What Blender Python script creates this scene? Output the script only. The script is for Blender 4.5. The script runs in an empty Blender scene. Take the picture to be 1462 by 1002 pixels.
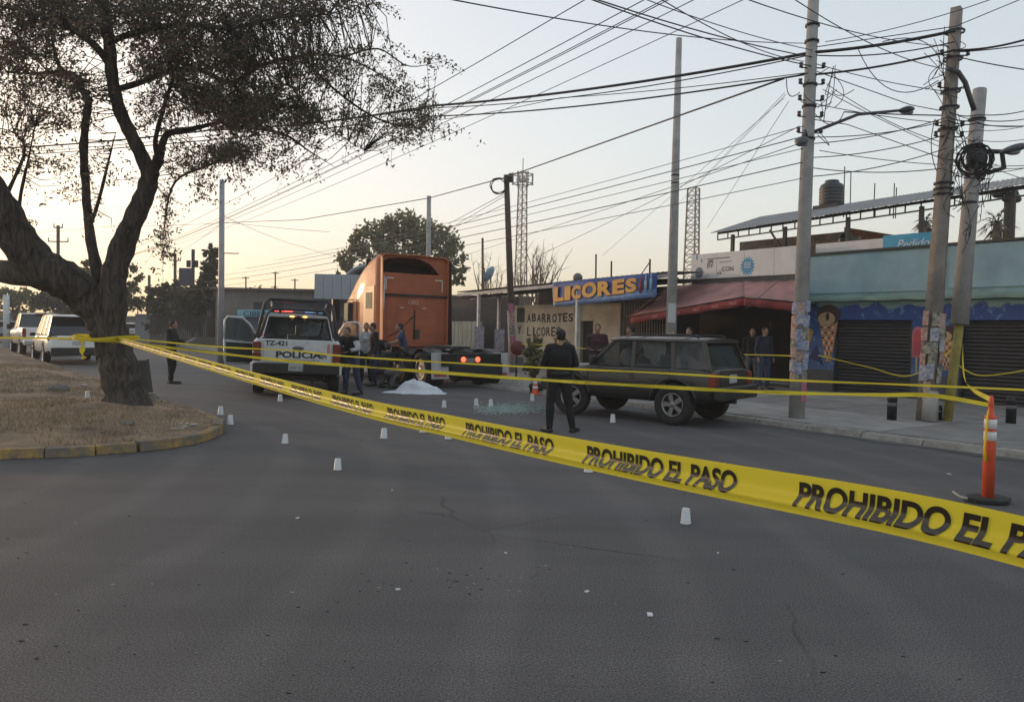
import bpy, bmesh, math, random
import numpy as np
from mathutils import Vector, Matrix, Quaternion
random.seed(7); rng = np.random.default_rng(7)
scn = bpy.context.scene
COL = scn.collection
# ------------------------------------------------------------ camera
FP = 1100.0; CAMH = 1.65; PITCH = math.atan(31/FP); ROLL = math.atan(.02)
fwd = Vector((0, math.cos(PITCH), -math.sin(PITCH)))
r0 = Vector((1, 0, 0)); u0 = r0.cross(fwd)
rt = r0*math.cos(ROLL) + u0*math.sin(ROLL)
up = -r0*math.sin(ROLL) + u0*math.cos(ROLL)
CAM = Vector((0, 0, CAMH))
cd = bpy.data.cameras.new('camera'); cam = bpy.data.objects.new('camera', cd); COL.objects.link(cam)
cd.sensor_width = 36; cd.lens = 36*FP/1462; cd.clip_end = 3000; cd.clip_start = .05
m3 = Matrix((rt, up, -fwd)).transposed()
cam.matrix_world = Matrix.Translation(CAM) @ m3.to_4x4()
scn.camera = cam
# ------------------------------------------------------------ sky and sun
SUN_AZ = math.radians(-52); SUN_EL = math.radians(5)     # azimuth from +Y, negative = left
w = bpy.data.worlds.new('World'); scn.world = w; w.use_nodes = True
nt = w.node_tree; nt.nodes.clear()
sky = nt.nodes.new('ShaderNodeTexSky'); sky.sky_type = 'NISHITA'; sky.sun_disc = False
sky.sun_elevation = SUN_EL; sky.sun_rotation = SUN_AZ
sky.altitude = 0; sky.air_density = 1.0; sky.dust_density = 3.0; sky.ozone_density = 2.0
hs = nt.nodes.new('ShaderNodeHueSaturation'); hs.inputs['Saturation'].default_value = 1.05
bg = nt.nodes.new('ShaderNodeBackground'); bg.inputs[1].default_value = .15
wo = nt.nodes.new('ShaderNodeOutputWorld')
gm = nt.nodes.new('ShaderNodeGamma'); gm.inputs[1].default_value = .36
nt.links.new(sky.outputs[0], gm.inputs[0]); nt.links.new(gm.outputs[0], hs.inputs['Color']); tn = nt.nodes.new('ShaderNodeMix'); tn.data_type = 'RGBA'; tn.blend_type = 'MULTIPLY'; tn.inputs[0].default_value = 1; tn.inputs[7].default_value = (1.06, .985, .935, 1); nt.links.new(hs.outputs[0], tn.inputs[6]); nt.links.new(tn.outputs[2], bg.inputs[0]); nt.links.new(bg.outputs[0], wo.inputs[0])
sl = bpy.data.lights.new('sun', 'SUN'); sl.energy = .32; sl.angle = math.radians(1.5); sl.color = (1, .62, .34)
so = bpy.data.objects.new('sun', sl); COL.objects.link(so)
sd = Vector((math.sin(SUN_AZ)*math.cos(SUN_EL), math.cos(SUN_AZ)*math.cos(SUN_EL), math.sin(SUN_EL)))
so.rotation_euler = sd.to_track_quat('Z', 'Y').to_euler(); so.location = (-20, 10, 20)
vs = scn.view_settings; vs.view_transform = 'Standard'; vs.look = 'None'; vs.gamma = 1; vs.exposure = 2.36
vs.use_curve_mapping = False
scn.cycles.max_bounces = 6; scn.cycles.transparent_max_bounces = 12
# ------------------------------------------------------------ pixel helpers (photo pixels -> points in the place)
AZ = math.radians(-55)
EX = Vector((math.cos(AZ), math.sin(AZ), 0)); EY = Vector((-math.sin(AZ), math.cos(AZ), 0))   # street frame: x toward the viewer along the street, t across
def ray(px, py): return fwd + rt*((px-731)/FP) - up*((py-501)/FP)
def G(px, py, z=0.0):
    v = ray(px, py); return CAM + v*((z-CAMH)/v.z)
def YP(px, py, y):
    v = ray(px, py); return CAM + v*(y/v.y)
def S3(px, py, t):
    v = ray(px, py); p = CAM + v*(t/v.dot(EY)); return Vector((p.dot(EX), t, p.z))
def SW(x, t, z=0): return EX*x + EY*t + Vector((0, 0, z))
# ------------------------------------------------------------ materials
MATS = {}
def M(name, col=None, rough=.7, var=.0, vs_=6, bump=0, bs=40, metal=0, spec=.5, emit=0, alpha=1, col2=None, trans=0, det=6, coat=0):
    if name in MATS: return MATS[name]
    m = bpy.data.materials.new(name); m.use_nodes = True; n = m.node_tree; b = n.nodes['Principled BSDF']
    c = (*col, 1)
    b.inputs['Base Color'].default_value = c; b.inputs['Roughness'].default_value = rough
    b.inputs['Metallic'].default_value = metal; b.inputs['Specular IOR Level'].default_value = spec
    if coat: b.inputs['Coat Weight'].default_value = coat; b.inputs['Coat Roughness'].default_value = .08
    if trans: b.inputs['Transmission Weight'].default_value = trans
    tc = n.nodes.new('ShaderNodeTexCoord')
    if var or col2:
        nz = n.nodes.new('ShaderNodeTexNoise'); nz.inputs['Scale'].default_value = vs_; nz.inputs['Detail'].default_value = det; nz.inputs['Roughness'].default_value = .65
        n.links.new(tc.outputs['Object'], nz.inputs['Vector'])
        cr = n.nodes.new('ShaderNodeValToRGB'); cr.color_ramp.elements[0].position = .35; cr.color_ramp.elements[1].position = .68
        c2 = col2 if col2 else tuple(x*(1-var) for x in col)
        c1 = col if col2 else tuple(min(1, x*(1+var*.6)) for x in col)
        cr.color_ramp.elements[0].color = (*c2, 1); cr.color_ramp.elements[1].color = (*c1, 1)
        n.links.new(nz.outputs['Fac'], cr.inputs['Fac']); n.links.new(cr.outputs['Color'], b.inputs['Base Color'])
        rr = n.nodes.new('ShaderNodeMapRange'); rr.inputs['To Min'].default_value = max(0, rough-.12); rr.inputs['To Max'].default_value = min(1, rough+.12)
        n.links.new(nz.outputs['Fac'], rr.inputs['Value']); n.links.new(rr.outputs[0], b.inputs['Roughness'])
    if bump:
        nb = n.nodes.new('ShaderNodeTexNoise'); nb.inputs['Scale'].default_value = bs; nb.inputs['Detail'].default_value = 5
        n.links.new(tc.outputs['Object'], nb.inputs['Vector'])
        bp = n.nodes.new('ShaderNodeBump'); bp.inputs['Strength'].default_value = bump; bp.inputs['Distance'].default_value = .02
        n.links.new(nb.outputs['Fac'], bp.inputs['Height']); n.links.new(bp.outputs[0], b.inputs['Normal'])
    if emit:
        b.inputs['Emission Color'].default_value = c; b.inputs['Emission Strength'].default_value = emit
    if alpha < 1:
        b.inputs['Alpha'].default_value = alpha
    MATS[name] = m; return m
def glass(name, tint=(.02, .025, .03), alpha=.55, rough=.05):
    m = M(name, tint, rough=rough, spec=.8, alpha=alpha); return m
# ------------------------------------------------------------ mesh builder
class MB:
    def __init__(s): s.v = []; s.f = []; s.mi = []; s.slots = []; s.cur = 0; s.sm = []; s.smooth = False
    def mat(s, m):
        if m not in s.slots: s.slots.append(m)
        s.cur = s.slots.index(m); return s
    def add(s, vs, fs, smooth=None):
        b = len(s.v); s.v += [tuple(v) for v in vs]
        for f in fs: s.f.append(tuple(b+i for i in f)); s.mi.append(s.cur); s.sm.append(s.smooth if smooth is None else smooth)
        return s
    def box(s, c, d, rz=0, M_=None):
        x, y, z = (k/2 for k in d); P = [Vector((a*x, b*y, e*z)) for e in (-1, 1) for b in (-1, 1) for a in (-1, 1)]
        R = M_ if M_ is not None else Matrix.Rotation(rz, 3, 'Z')
        return s.add([R @ p + Vector(c) for p in P], [(0, 2, 3, 1), (4, 5, 7, 6), (0, 1, 5, 4), (2, 6, 7, 3), (0, 4, 6, 2), (1, 3, 7, 5)])
    def b2(s, x0, x1, y0, y1, z0, z1): return s.box(((x0+x1)/2, (y0+y1)/2, (z0+z1)/2), (abs(x1-x0), abs(y1-y0), abs(z1-z0)))
    def hexa(s, P):   # 8 corners: bottom 4 (ccw), top 4
        return s.add(P, [(0, 3, 2, 1), (4, 5, 6, 7), (0, 1, 5, 4), (1, 2, 6, 5), (2, 3, 7, 6), (3, 0, 4, 7)])
    def quad(s, P, th=0.0):
        P = [Vector(p) for p in P]
        if not th: return s.add(P, [(0, 1, 2, 3)])
        n = (P[1]-P[0]).cross(P[3]-P[0]).normalized()*th
        return s.hexa([p-n for p in P] + P)
    def beam(s, p, q, w, d=None, upv=(0, 0, 1)):
        p = Vector(p); q = Vector(q); d = d or w; a = (q-p).normalized(); u = Vector(upv)
        if abs(a.dot(u)) > .95: u = Vector((0, 1, 0))
        x = a.cross(u).normalized(); y = x.cross(a).normalized(); x *= w/2; y *= d/2
        return s.hexa([p-x-y, p+x-y, p+x+y, p-x+y, q-x-y, q+x-y, q+x+y, q-x+y])
    def tube(s, pts, r, n=8, cap=True, ry=None, ref=None):
        pts = [Vector(p) for p in pts]; N = len(pts)
        rs = r if isinstance(r, (list, tuple)) else [r]*N
        ryy = ry if ry is not None else [1]*N
        vs = []; prev = None
        for i, p in enumerate(pts):
            a = (pts[min(i+1, N-1)] - pts[max(i-1, 0)])
            a = a.normalized() if a.length > 1e-9 else Vector((0, 0, 1))
            if ref is not None: x = Vector(ref) - a*a.dot(Vector(ref))
            elif prev is None:
                h = Vector((0, 0, 1)) if abs(a.z) < .9 else Vector((1, 0, 0)); x = a.cross(h)
            else: x = prev - a*a.dot(prev)
            x.normalize(); prev = x; y = a.cross(x)
            for k in range(n):
                t = 2*math.pi*k/n; vs.append(p + x*(math.cos(t)*rs[i]) + y*(math.sin(t)*rs[i]*ryy[i]))
        fs = [(i*n+k, i*n+(k+1) % n, (i+1)*n+(k+1) % n, (i+1)*n+k) for i in range(N-1) for k in range(n)]
        s.add(vs, fs, True)
        if cap:
            b = len(s.v)-len(vs); s.f.append(tuple(b+k for k in reversed(range(n)))); s.mi.append(s.cur); s.sm.append(False)
            s.f.append(tuple(b+(N-1)*n+k for k in range(n))); s.mi.append(s.cur); s.sm.append(False)
        return s
    def lathe(s, prof, n=16, M_=None, closed=False):   # prof (r,z), axis z
        M_ = M_ if M_ is not None else Matrix.Identity(4); N = len(prof)
        vs = [M_ @ Vector((r*math.cos(2*math.pi*k/n), r*math.sin(2*math.pi*k/n), z)) for r, z in prof for k in range(n)]
        R = N if closed else N-1
        fs = [(i*n+k, i*n+(k+1) % n, ((i+1) % N)*n+(k+1) % n, ((i+1) % N)*n+k) for i in range(R) for k in range(n)]
        return s.add(vs, fs, True)
    def ell(s, c, r, n=12, m=8, M_=None):
        c = Vector(c); prof = [(math.sin(math.pi*i/m), -math.cos(math.pi*i/m)) for i in range(m+1)]
        vs = []; R = M_ if M_ is not None else Matrix.Identity(3)
        for a, z in prof:
            for k in range(n):
                t = 2*math.pi*k/n; vs.append(c + R @ Vector((a*math.cos(t)*r[0], a*math.sin(t)*r[1], z*r[2])))
        return s.add(vs, [(i*n+k, i*n+(k+1) % n, (i+1)*n+(k+1) % n, (i+1)*n+k) for i in range(m) for k in range(n)], True)
    def loft(s, secs, caps=True, smooth=True, closed=True):
        n = len(secs[0]); vs = [p for sec in secs for p in sec]
        K = n if closed else n-1
        fs = [(i*n+k, i*n+(k+1) % n, (i+1)*n+(k+1) % n, (i+1)*n+k) for i in range(len(secs)-1) for k in range(K)]
        s.add(vs, fs, smooth)
        if caps:
            b = len(s.v)-len(vs); L = (len(secs)-1)*n
            s.f.append(tuple(b+k for k in reversed(range(n)))); s.mi.append(s.cur); s.sm.append(False)
            s.f.append(tuple(b+L+k for k in range(n))); s.mi.append(s.cur); s.sm.append(False)
        return s
    def prism(s, poly, z0, z1, M_=None):   # poly xy -> extruded z
        M_ = M_ if M_ is not None else Matrix.Identity(4); n = len(poly)
        vs = [M_ @ Vector((x, y, z0)) for x, y in poly] + [M_ @ Vector((x, y, z1)) for x, y in poly]
        return s.add(vs, [tuple(reversed(range(n))), tuple(range(n, 2*n))] + [(k, (k+1) % n, n+(k+1) % n, n+k) for k in range(n)])
    def mesh(s, name, off=None):
        me = bpy.data.meshes.new(name)
        vv = s.v if off is None else [(a-off[0], b-off[1], c-off[2]) for a, b, c in s.v]
        me.from_pydata(vv, [], s.f)
        for m in s.slots: me.materials.append(m)
        me.polygons.foreach_set('material_index', s.mi); me.polygons.foreach_set('use_smooth', s.sm)
        me.validate(); me.update(); return me
def link(o): COL.objects.link(o); return o
class Thing:
    def __init__(s, name, label, cat, loc=(0, 0, 0), rz=0, group=None, org=None):
        o = bpy.data.objects.new(name, None); o.empty_display_size = .3; link(o); o.location = loc; o.rotation_euler = (0, 0, rz)
        o['label'] = label; o['category'] = cat
        if group: o['group'] = group
        s.o = o; s.org = Vector(org) if org is not None else Vector((0, 0, 0))
    sx = 1.0
    def part(s, mb, name, mat=None, parent=None, label=None, bevel=0, stuff=False):
        if s.sx != 1.0: mb.v = [(a*s.sx, b, c) for a, b, c in mb.v]
        if mat is not None: mb.slots = [mat]; mb.mi = [0]*len(mb.mi)
        me = mb.mesh(name, s.org); o = bpy.data.objects.new(name, me); link(o); o.parent = parent or s.o
        if label: o['label'] = label
        if stuff: o['kind'] = 'stuff'
        if bevel:
            b = o.modifiers.new('b', 'BEVEL'); b.width = bevel; b.segments = 2; b.limit_method = 'ANGLE'; b.angle_limit = math.radians(40)
        return o
def WT(name, label, cat, base, group=None): return Thing(name, label, cat, base, 0, group, base)     # authored in world coordinates
def ST(name, label, cat, x, t, z=0, group=None): return Thing(name, label, cat, SW(x, t, z), AZ, group, (x, t, z))   # authored in street coordinates
def single(mb, name, mat, label, cat, base=(0, 0, 0), group=None, rz=0, org=None, kind=None):
    if mat is not None: mb.slots = [mat]; mb.mi = [0]*len(mb.mi)
    me = mb.mesh(name, base if org is None else org); o = bpy.data.objects.new(name, me); link(o); o.location = base; o.rotation_euler = (0, 0, rz)
    if kind: o['kind'] = kind
    if kind != 'structure': o['label'] = label; o['category'] = cat
    if group: o['group'] = group
    return o
def copy_tree(o, parent=None, **kw):
    c = o.copy(); COL.objects.link(c); c.parent = parent
    for k, v in kw.items(): c[k] = v
    for ch in list(o.children): copy_tree(ch, c)
    return c
def structure(mb, name, mat, parent=None):
    me = mb.mesh(name); 
    if mat is not None: me.materials.clear(); me.materials.append(mat)
    o = bpy.data.objects.new(name, me); link(o)
    if parent: o.parent = parent
    else: o['kind'] = 'structure'
    return o
def text_mesh(txt, size=1, bold=0.0, shear=0.0, xs=1.0, align='CENTER', ext=.002, spacing=1.0, res=3):
    c = bpy.data.curves.new('t', 'FONT'); c.body = txt; c.size = size; c.offset = bold; c.shear = shear; c.align_x = align
    c.extrude = ext; c.space_character = spacing; c.resolution_u = res
    o = bpy.data.objects.new('t', c); link(o)
    bpy.context.view_layer.update()
    me = bpy.data.meshes.new_from_object(o.evaluated_get(bpy.context.evaluated_depsgraph_get()))
    bpy.data.objects.remove(o)
    for v in me.vertices: v.co.x *= xs
    return me
def text_part(th, txt, mat, name, origin, xdir, ydir, size=1, parent=None, **kw):
    """text laid in the plane origin + x*xdir + y*ydir, in the authoring frame of th"""
    me = text_mesh(txt, size, **kw); me.materials.clear(); me.materials.append(mat)
    X = Vector(xdir); Yv = Vector(ydir); Z = X.normalized().cross(Yv.normalized()); O = Vector(origin) - th.org
    for v in me.vertices:
        c = v.co.copy(); v.co = O + X*c.x + Yv*c.y + Z*c.z
    o = bpy.data.objects.new(name, me); link(o); o.parent = parent or th.o; return o
def evaluated(o):
    bpy.context.view_layer.update()
    return bpy.data.meshes.new_from_object(o.evaluated_get(bpy.context.evaluated_depsgraph_get()))
# ------------------------------------------------------------ common materials
concrete = M('concrete', (.30, .29, .28), .9, var=.3, vs_=3, bump=.3, bs=60)
polecon = M('pole_concrete', (.34, .33, .32), .85, var=.25, vs_=2.5, bump=.2, bs=50)
blackp = M('black_plastic', (.012, .012, .014), .45, var=.3, vs_=8)
rubber = M('rubber', (.014, .014, .015), .8, var=.3, vs_=10, bump=.2)
blackm = M('black_metal', (.010, .010, .012), .35, var=.3, vs_=8)
chrome = M('bare_metal', (.45, .45, .46), .3, var=.2, vs_=10, metal=.9)
darkint = M('dark_interior', (.014, .014, .015), .8)
whitep = M('white_paint', (.62, .63, .65), .28, var=.12, vs_=2, coat=.5)
redlens = M('red_lens', (.15, .010, .010), .2, coat=.6)
carglass = glass('car_glass', (.018, .022, .026), .86)
clearg = glass('window_glass', (.05, .07, .07), .45)
wood = M('weathered_wood', (.085, .06, .045), .9, var=.4, vs_=4, bump=.5, bs=30)
whitepost = M('white_post_paint', (.55, .56, .57), .6, var=.25, vs_=6)
# ============================================================ ground, road, median, sidewalk
def road_material():
    m = bpy.data.materials.new('asphalt'); m.use_nodes = True; n = m.node_tree; L = n.links.new; b = n.nodes['Principled BSDF']
    tc = n.nodes.new('ShaderNodeTexCoord')
    def noise(sc, det=6, ro=.6, vec=None):
        z = n.nodes.new('ShaderNodeTexNoise'); z.inputs['Scale'].default_value = sc; z.inputs['Detail'].default_value = det; z.inputs['Roughness'].default_value = ro
        L(vec or tc.outputs['Object'], z.inputs['Vector']); return z.outputs['Fac']
    def ramp(f, p0, c0, p1, c1):
        r = n.nodes.new('ShaderNodeValToRGB'); e = r.color_ramp.elements; e[0].position = p0; e[1].position = p1; e[0].color = (*c0, 1); e[1].color = (*c1, 1); L(f, r.inputs['Fac']); return r.outputs['Color']
    def mix(f, a, c, mode='MIX'):
        x = n.nodes.new('ShaderNodeMix'); x.data_type = 'RGBA'; x.blend_type = mode
        if isinstance(f, float): x.inputs[0].default_value = f
        else: L(f, x.inputs[0])
        L(a, x.inputs[6]); L(c, x.inputs[7]); return x.outputs[2]
    mp = n.nodes.new('ShaderNodeMapping'); mp.inputs['Rotation'].default_value = (0, 0, math.radians(55)); mp.inputs['Scale'].default_value = (.12, .9, 1); L(tc.outputs['Object'], mp.inputs['Vector'])
    base = ramp(noise(.35, 5), .3, (.070, .068, .070), .7, (.088, .085, .086))
    streak = ramp(noise(1.6, 6, .6, mp.outputs[0]), .35, (.85, .85, .86), .66, (1.1, 1.09, 1.08))
    c = mix(1.0, base, streak, 'MULTIPLY')
    grain = ramp(noise(85, 4, .85), .38, (.25, .25, .25), .62, (1.85, 1.85, 1.85)); c = mix(.92, c, grain, 'MULTIPLY')
    vo = n.nodes.new('ShaderNodeTexVoronoi'); vo.inputs['Scale'].default_value = 45; L(tc.outputs['Object'], vo.inputs['Vector'])
    spk = ramp(vo.outputs['Distance'], .05, (1.9, 1.85, 1.8), .16, (1, 1, 1)); c = mix(.7, c, spk, 'MULTIPLY')
    st = ramp(noise(2.2, 8, .75), .64, (1, 1, 1), .72, (.45, .45, .46)); c = mix(.8, c, st, 'MULTIPLY')
    # thin tyre-wear arcs and hairline cracks
    wv = n.nodes.new('ShaderNodeTexWave'); wv.wave_type = 'RINGS'; wv.rings_direction = 'Z'; wv.inputs['Scale'].default_value = .28; wv.inputs['Distortion'].default_value = 2.5; wv.inputs['Detail'].default_value = 3; wv.inputs['Detail Scale'].default_value = .5
    mw = n.nodes.new('ShaderNodeMapping'); mw.inputs['Location'].default_value = (14, -6, 0); L(tc.outputs['Object'], mw.inputs['Vector']); L(mw.outputs[0], wv.inputs['Vector'])
    arc = ramp(wv.outputs['Fac'], .7, (1, 1, 1), .97, (1.22, 1.2, 1.19)); c = mix(.8, c, arc, 'MULTIPLY')
    vc = n.nodes.new('ShaderNodeTexVoronoi'); vc.feature = 'DISTANCE_TO_EDGE'; vc.inputs['Scale'].default_value = .55; dv = n.nodes.new('ShaderNodeMix'); dv.data_type = 'VECTOR'; dv.inputs[0].default_value = .12
    nzc = n.nodes.new('ShaderNodeTexNoise'); nzc.inputs['Scale'].default_value = 3; nzc.inputs['Detail'].default_value = 6; L(tc.outputs['Object'], nzc.inputs['Vector']); L(tc.outputs['Object'], dv.inputs[4]); L(nzc.outputs['Color'], dv.inputs[5]); L(dv.outputs[1], vc.inputs['Vector'])
    crk = ramp(vc.outputs['Distance'], .0, (.35, .35, .35), .008, (1, 1, 1)); msk = ramp(noise(.25, 3), .52, (0, 0, 0), .6, (1, 1, 1)); cm = mix(1.0, c, crk, 'MULTIPLY'); c = mix(msk, c, cm)
    dust = ramp(noise(.8, 8, .7), .56, (0, 0, 0), .78, (.5, .5, .5)); dc = n.nodes.new('ShaderNodeRGB'); dc.outputs[0].default_value = (.13, .125, .12, 1)
    c = mix(dust, c, dc.outputs[0])
    L(c, b.inputs['Base Color']); b.inputs['Roughness'].default_value = .82; b.inputs['Specular IOR Level'].default_value = .35
    bp = n.nodes.new('ShaderNodeBump'); bp.inputs['Strength'].default_value = .5; bp.inputs['Distance'].default_value = .012
    L(noise(120, 3, .7), bp.inputs['Height']); L(bp.outputs[0], b.inputs['Normal']); return m
asphalt = road_material()
mb = MB(); mb.add([(-226, -60, -.03), (226, -60, -.03), (226, 226, -.03), (-226, 226, -.03)], [(0, 1, 2, 3)])
structure(mb, 'ground', M('dry_earth', (.13, .105, .08), .95, var=.3, vs_=.5, bump=.4, bs=5))
# road sheet: street strip plus the intersection in front
def grid(poly_fn, nx, ny, zf):
    vs = []; fs = []
    for j in range(ny+1):
        for i in range(nx+1):
            x, y = poly_fn(i/nx, j/ny); vs.append((x, y, zf(x, y)))
    for j in range(ny):
        for i in range(nx):
            a = j*(nx+1)+i; fs.append((a, a+1, a+nx+2, a+nx+1))
    return vs, fs
mb = MB(); vs_, fs_ = grid(lambda u, v: (-90+180*u, -10+130*v), 60, 40, lambda x, y: 0.0); mb.add(vs_, fs_, True)
structure(mb, 'road', asphalt)
# cracks: thin tar lines along the kerb of the far side
tar = M('tar_seal', (.014, .014, .015), .6)
mb = MB(); P = []
for i in range(60):
    x = -11.8 + i*.16; P.append((x, 11.62 + .06*math.sin(i*.7) + random.uniform(-.035, .035), .03*0))
for i in range(len(P)-1):
    a = SW(P[i][0], P[i][1]); b = SW(P[i+1][0], P[i+1][1]); w0 = EY*(.022+.03*abs(math.sin(i*1.3))); w1 = EY*(.022+.03*abs(math.sin(i*1.3+1.3)))
    mb.add([a-w0+Vector((0, 0, .004)), b-w1+Vector((0, 0, .004)), b+w1+Vector((0, 0, .004)), a+w0+Vector((0, 0, .004))], [(0, 1, 2, 3)])
structure(mb, 'road_crack', tar)
# gutter apron (concrete strip between asphalt and slabs)
# median with dry grass
KB = .14
outer = [G(-330, 662), G(-200, 660), G(-60, 658), G(0, 656), G(60, 655), G(140, 651), G(200, 646), G(250, 640), G(285, 634), G(308, 627), G(322, 619), G(325, 611), G(312, 603), G(285, 594), G(255, 584), G(225, 575)]
far = [G(185, 562), G(140, 547), G(90, 531), G(50, 517), G(0, 500), G(-40, 487), G(-75, 476), G(-100, 468)]
path = outer + far
def resample(P, step):
    out = [P[0].copy()]; acc = 0
    for a, b in zip(P, P[1:]):
        L_ = (b-a).length; n = max(1, round(L_/step))
        for k in range(1, n+1): out.append(a.lerp(b, k/n))
    return out
med_o = bpy.data.objects.new('median', None); link(med_o); med_o['kind'] = 'structure'
rp = resample(path, .95)[:75]
rp = [rp[0]] + [(rp[i-1]+rp[i]*2+rp[i+1])/4 for i in range(1, len(rp)-1)] + [rp[-1]]
yk = bpy.data.materials.new('kerb_yellow'); yk.use_nodes = True
def kerb_mat(m):
    n = m.node_tree; L = n.links.new; b = n.nodes['Principled BSDF']; tc = n.nodes.new('ShaderNodeTexCoord')
    z = n.nodes.new('ShaderNodeTexNoise'); z.inputs['Scale'].default_value = 3.2; z.inputs['Detail'].default_value = 9; z.inputs['Roughness'].default_value = .75; L(tc.outputs['Object'], z.inputs['Vector'])
    r = n.nodes.new('ShaderNodeValToRGB'); e = r.color_ramp.elements; e[0].position = .44; e[0].color = (.13, .115, .095, 1); e[1].position = .58; e[1].color = (.30, .19, .06, 1)
    e2 = r.color_ramp.elements.new(.75); e2.color = (.46, .36, .17, 1)
    L(z.outputs['Fac'], r.inputs['Fac']); L(r.outputs['Color'], b.inputs['Base Color']); b.inputs['Roughness'].default_value = .9
kerb_mat(yk)
kgrey = M('kerb_concrete', (.26, .245, .22), .9, var=.35, vs_=5, bump=.4, bs=40)
def left_n(a, b):
    d = (b-a).normalized(); return Vector((-d.y, d.x, 0))
inner = []
for i, p in enumerate(rp):
    a = rp[max(i-1, 0)]; b = rp[min(i+1, len(rp)-1)]; inner.append(p + left_n(a, b)*.17)
for i in range(len(rp)-1):
    a, b, c, d = rp[i], rp[i+1], inner[i+1], inner[i]; g = .006; ab = (b-a).normalized()*g; h = KB + random.uniform(-.03, .012); a = a+Vector((random.uniform(-.02, .02), random.uniform(-.02, .02), 0)); b = b+Vector((random.uniform(-.02, .02), random.uniform(-.02, .02), 0))
    up_ = Vector((0, 0, h)); ins = (d-a)*.12
    mb = MB(); mb.hexa([a+ab, b-ab, c-ab, d+ab, a+ab+ins+up_, b-ab+ins+up_, c-ab+up_, d+ab+up_])
    me = mb.mesh('kerb_stone'); me.materials.append(yk if (i < 24 or random.random() < .2) else kgrey)
    o = bpy.data.objects.new('kerb_stone', me); link(o); o.parent = med_o
    bv = o.modifiers.new('b', 'BEVEL'); bv.width = .012; bv.segments = 2
# soil surface
cx = sum((p for p in inner[:24]), Vector())/24
soil = M('median_soil', (.24, .165, .105), .97, var=.62, vs_=1.1, bump=.9, bs=16)
sp = [p for p in inner] + [Vector((-75, 52, 0)), Vector((-75, 9, 0))]
bm = bmesh.new(); fv = [bm.verts.new((p.x, p.y, KB-.035)) for p in sp]; bm.faces.new(fv)
bmesh.ops.triangulate(bm, faces=bm.faces[:]); 
for _ in range(3):
    bmesh.ops.subdivide_edges(bm, edges=[e for e in bm.edges if e.calc_length() > .8], cuts=1); bmesh.ops.triangulate(bm, faces=bm.faces[:])
from mathutils import noise as mn
TB = G(182, 584, .18); TB.z = 0
inset = [(p.x, p.y) for p in inner]
for v in bm.verts:
    x, y = v.co.x, v.co.y; dk = min((x-a)**2+(y-b)**2 for a, b in inset)**.5
    k = min(1, dk/1.2); d = math.hypot(x-TB.x, y-TB.y)
    v.co.z += k*(.06 + .22*min(1, max(0, (-7.5-x)/4))*min(1, max(0, (y-10.5)/3)) + .05*mn.noise(Vector((x*.9, y*.9, 0))) + .16*math.exp(-d*d/2.2))
me = bpy.data.meshes.new('soil'); bm.to_mesh(me); bm.free(); me.materials.append(soil)
for p in me.polygons: p.use_smooth = True
so_ = bpy.data.objects.new('soil', me); link(so_); so_.parent = med_o
from mathutils.bvhtree import BVHTree
bvh = BVHTree.FromPolygons([v.co[:] for v in me.vertices], [p.vertices[:] for p in me.polygons])
def soil_z(x, y):
    h = bvh.ray_cast(Vector((x, y, 5)), Vector((0, 0, -1))); return h[0].z if h[0] else None
# dry grass tufts
gm = [M('dry_straw', (.38, .28, .17), .9), M('dead_grass', (.25, .18, .11), .9), M('green_weed', (.10, .10, .06), .9)]
mb = MB(); cnt = 0
for k in range(130000):
    x = random.uniform(-17, -4.2); y = random.uniform(8.9, 24) if random.random() < .8 else random.uniform(9, 14)
    if mn.noise(Vector((x*.55, y*.55, 3)))+.35*mn.noise(Vector((x*2.2, y*2.2, 1))) < .0 + random.uniform(-.3, .15): continue
    if x > TB.x+.3 and random.random() < min(.9, (x-TB.x)*.35): continue
    z = soil_z(x, y)
    if z is None: continue
    cnt += 1
    if cnt > 42000: break
    h = random.uniform(.025, .085)*(1+.5*mn.noise(Vector((x, y, 0)))); a = random.uniform(0, 6.28); ww = .006
    dx, dy = math.cos(a)*ww, math.sin(a)*ww; lx, ly = random.gauss(0, .6)*h, random.gauss(0, .6)*h
    mb.mat(random.choices(gm, (5, 4, 1))[0]); mb.add([(x-dx, y-dy, z-.01), (x+dx, y+dy, z-.01), (x+lx, y+ly, z+h)], [(0, 1, 2)])
o = single(mb, 'dry_grass', None, 'dry straw coloured grass and weeds covering the traffic island around the tree', 'grass', kind='stuff')
# stones / litter on the median
stone = M('stone', (.17, .155, .14), .95, var=.3, vs_=8, bump=.5)
for (px, py, r, lab) in [(84, 561, .16, 'grey brown rock lying in the dry grass left of the big tree'), (183, 604, .07, 'small dark stone on the bare soil under the big tree')]:
    g = G(px, py, .2); z = soil_z(g.x, g.y) or .14
    mb = MB(); mb.ell((g.x, g.y, z+.02), (r*1.4, r, r*.7), 10, 7)
    mb.v = [(x+random.uniform(-.2, .2)*r*.3, y+random.uniform(-1, 1)*r*.08, zz+random.uniform(-1, 1)*r*.08) for x, y, zz in mb.v]
    single(mb, 'rock', stone, lab, 'rock', (g.x, g.y, z))
mb = MB()
for (px, py) in [(25, 545), (33, 549), (60, 550), (18, 548), (118, 551), (268, 603), (262, 600)]:
    g = G(px, py, .2); z = soil_z(g.x, g.y) or .15
    for q in range(3): mb.box((g.x+random.uniform(-.15, .15), g.y+random.uniform(-.15, .15), z+.01), (random.uniform(.05, .16), random.uniform(.04, .1), .012), random.uniform(0, 3))
single(mb, 'litter', M('pale_litter', (.38, .36, .33), .8), 'scraps of pale litter scattered in the dry grass of the island', 'litter', kind='stuff')
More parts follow.
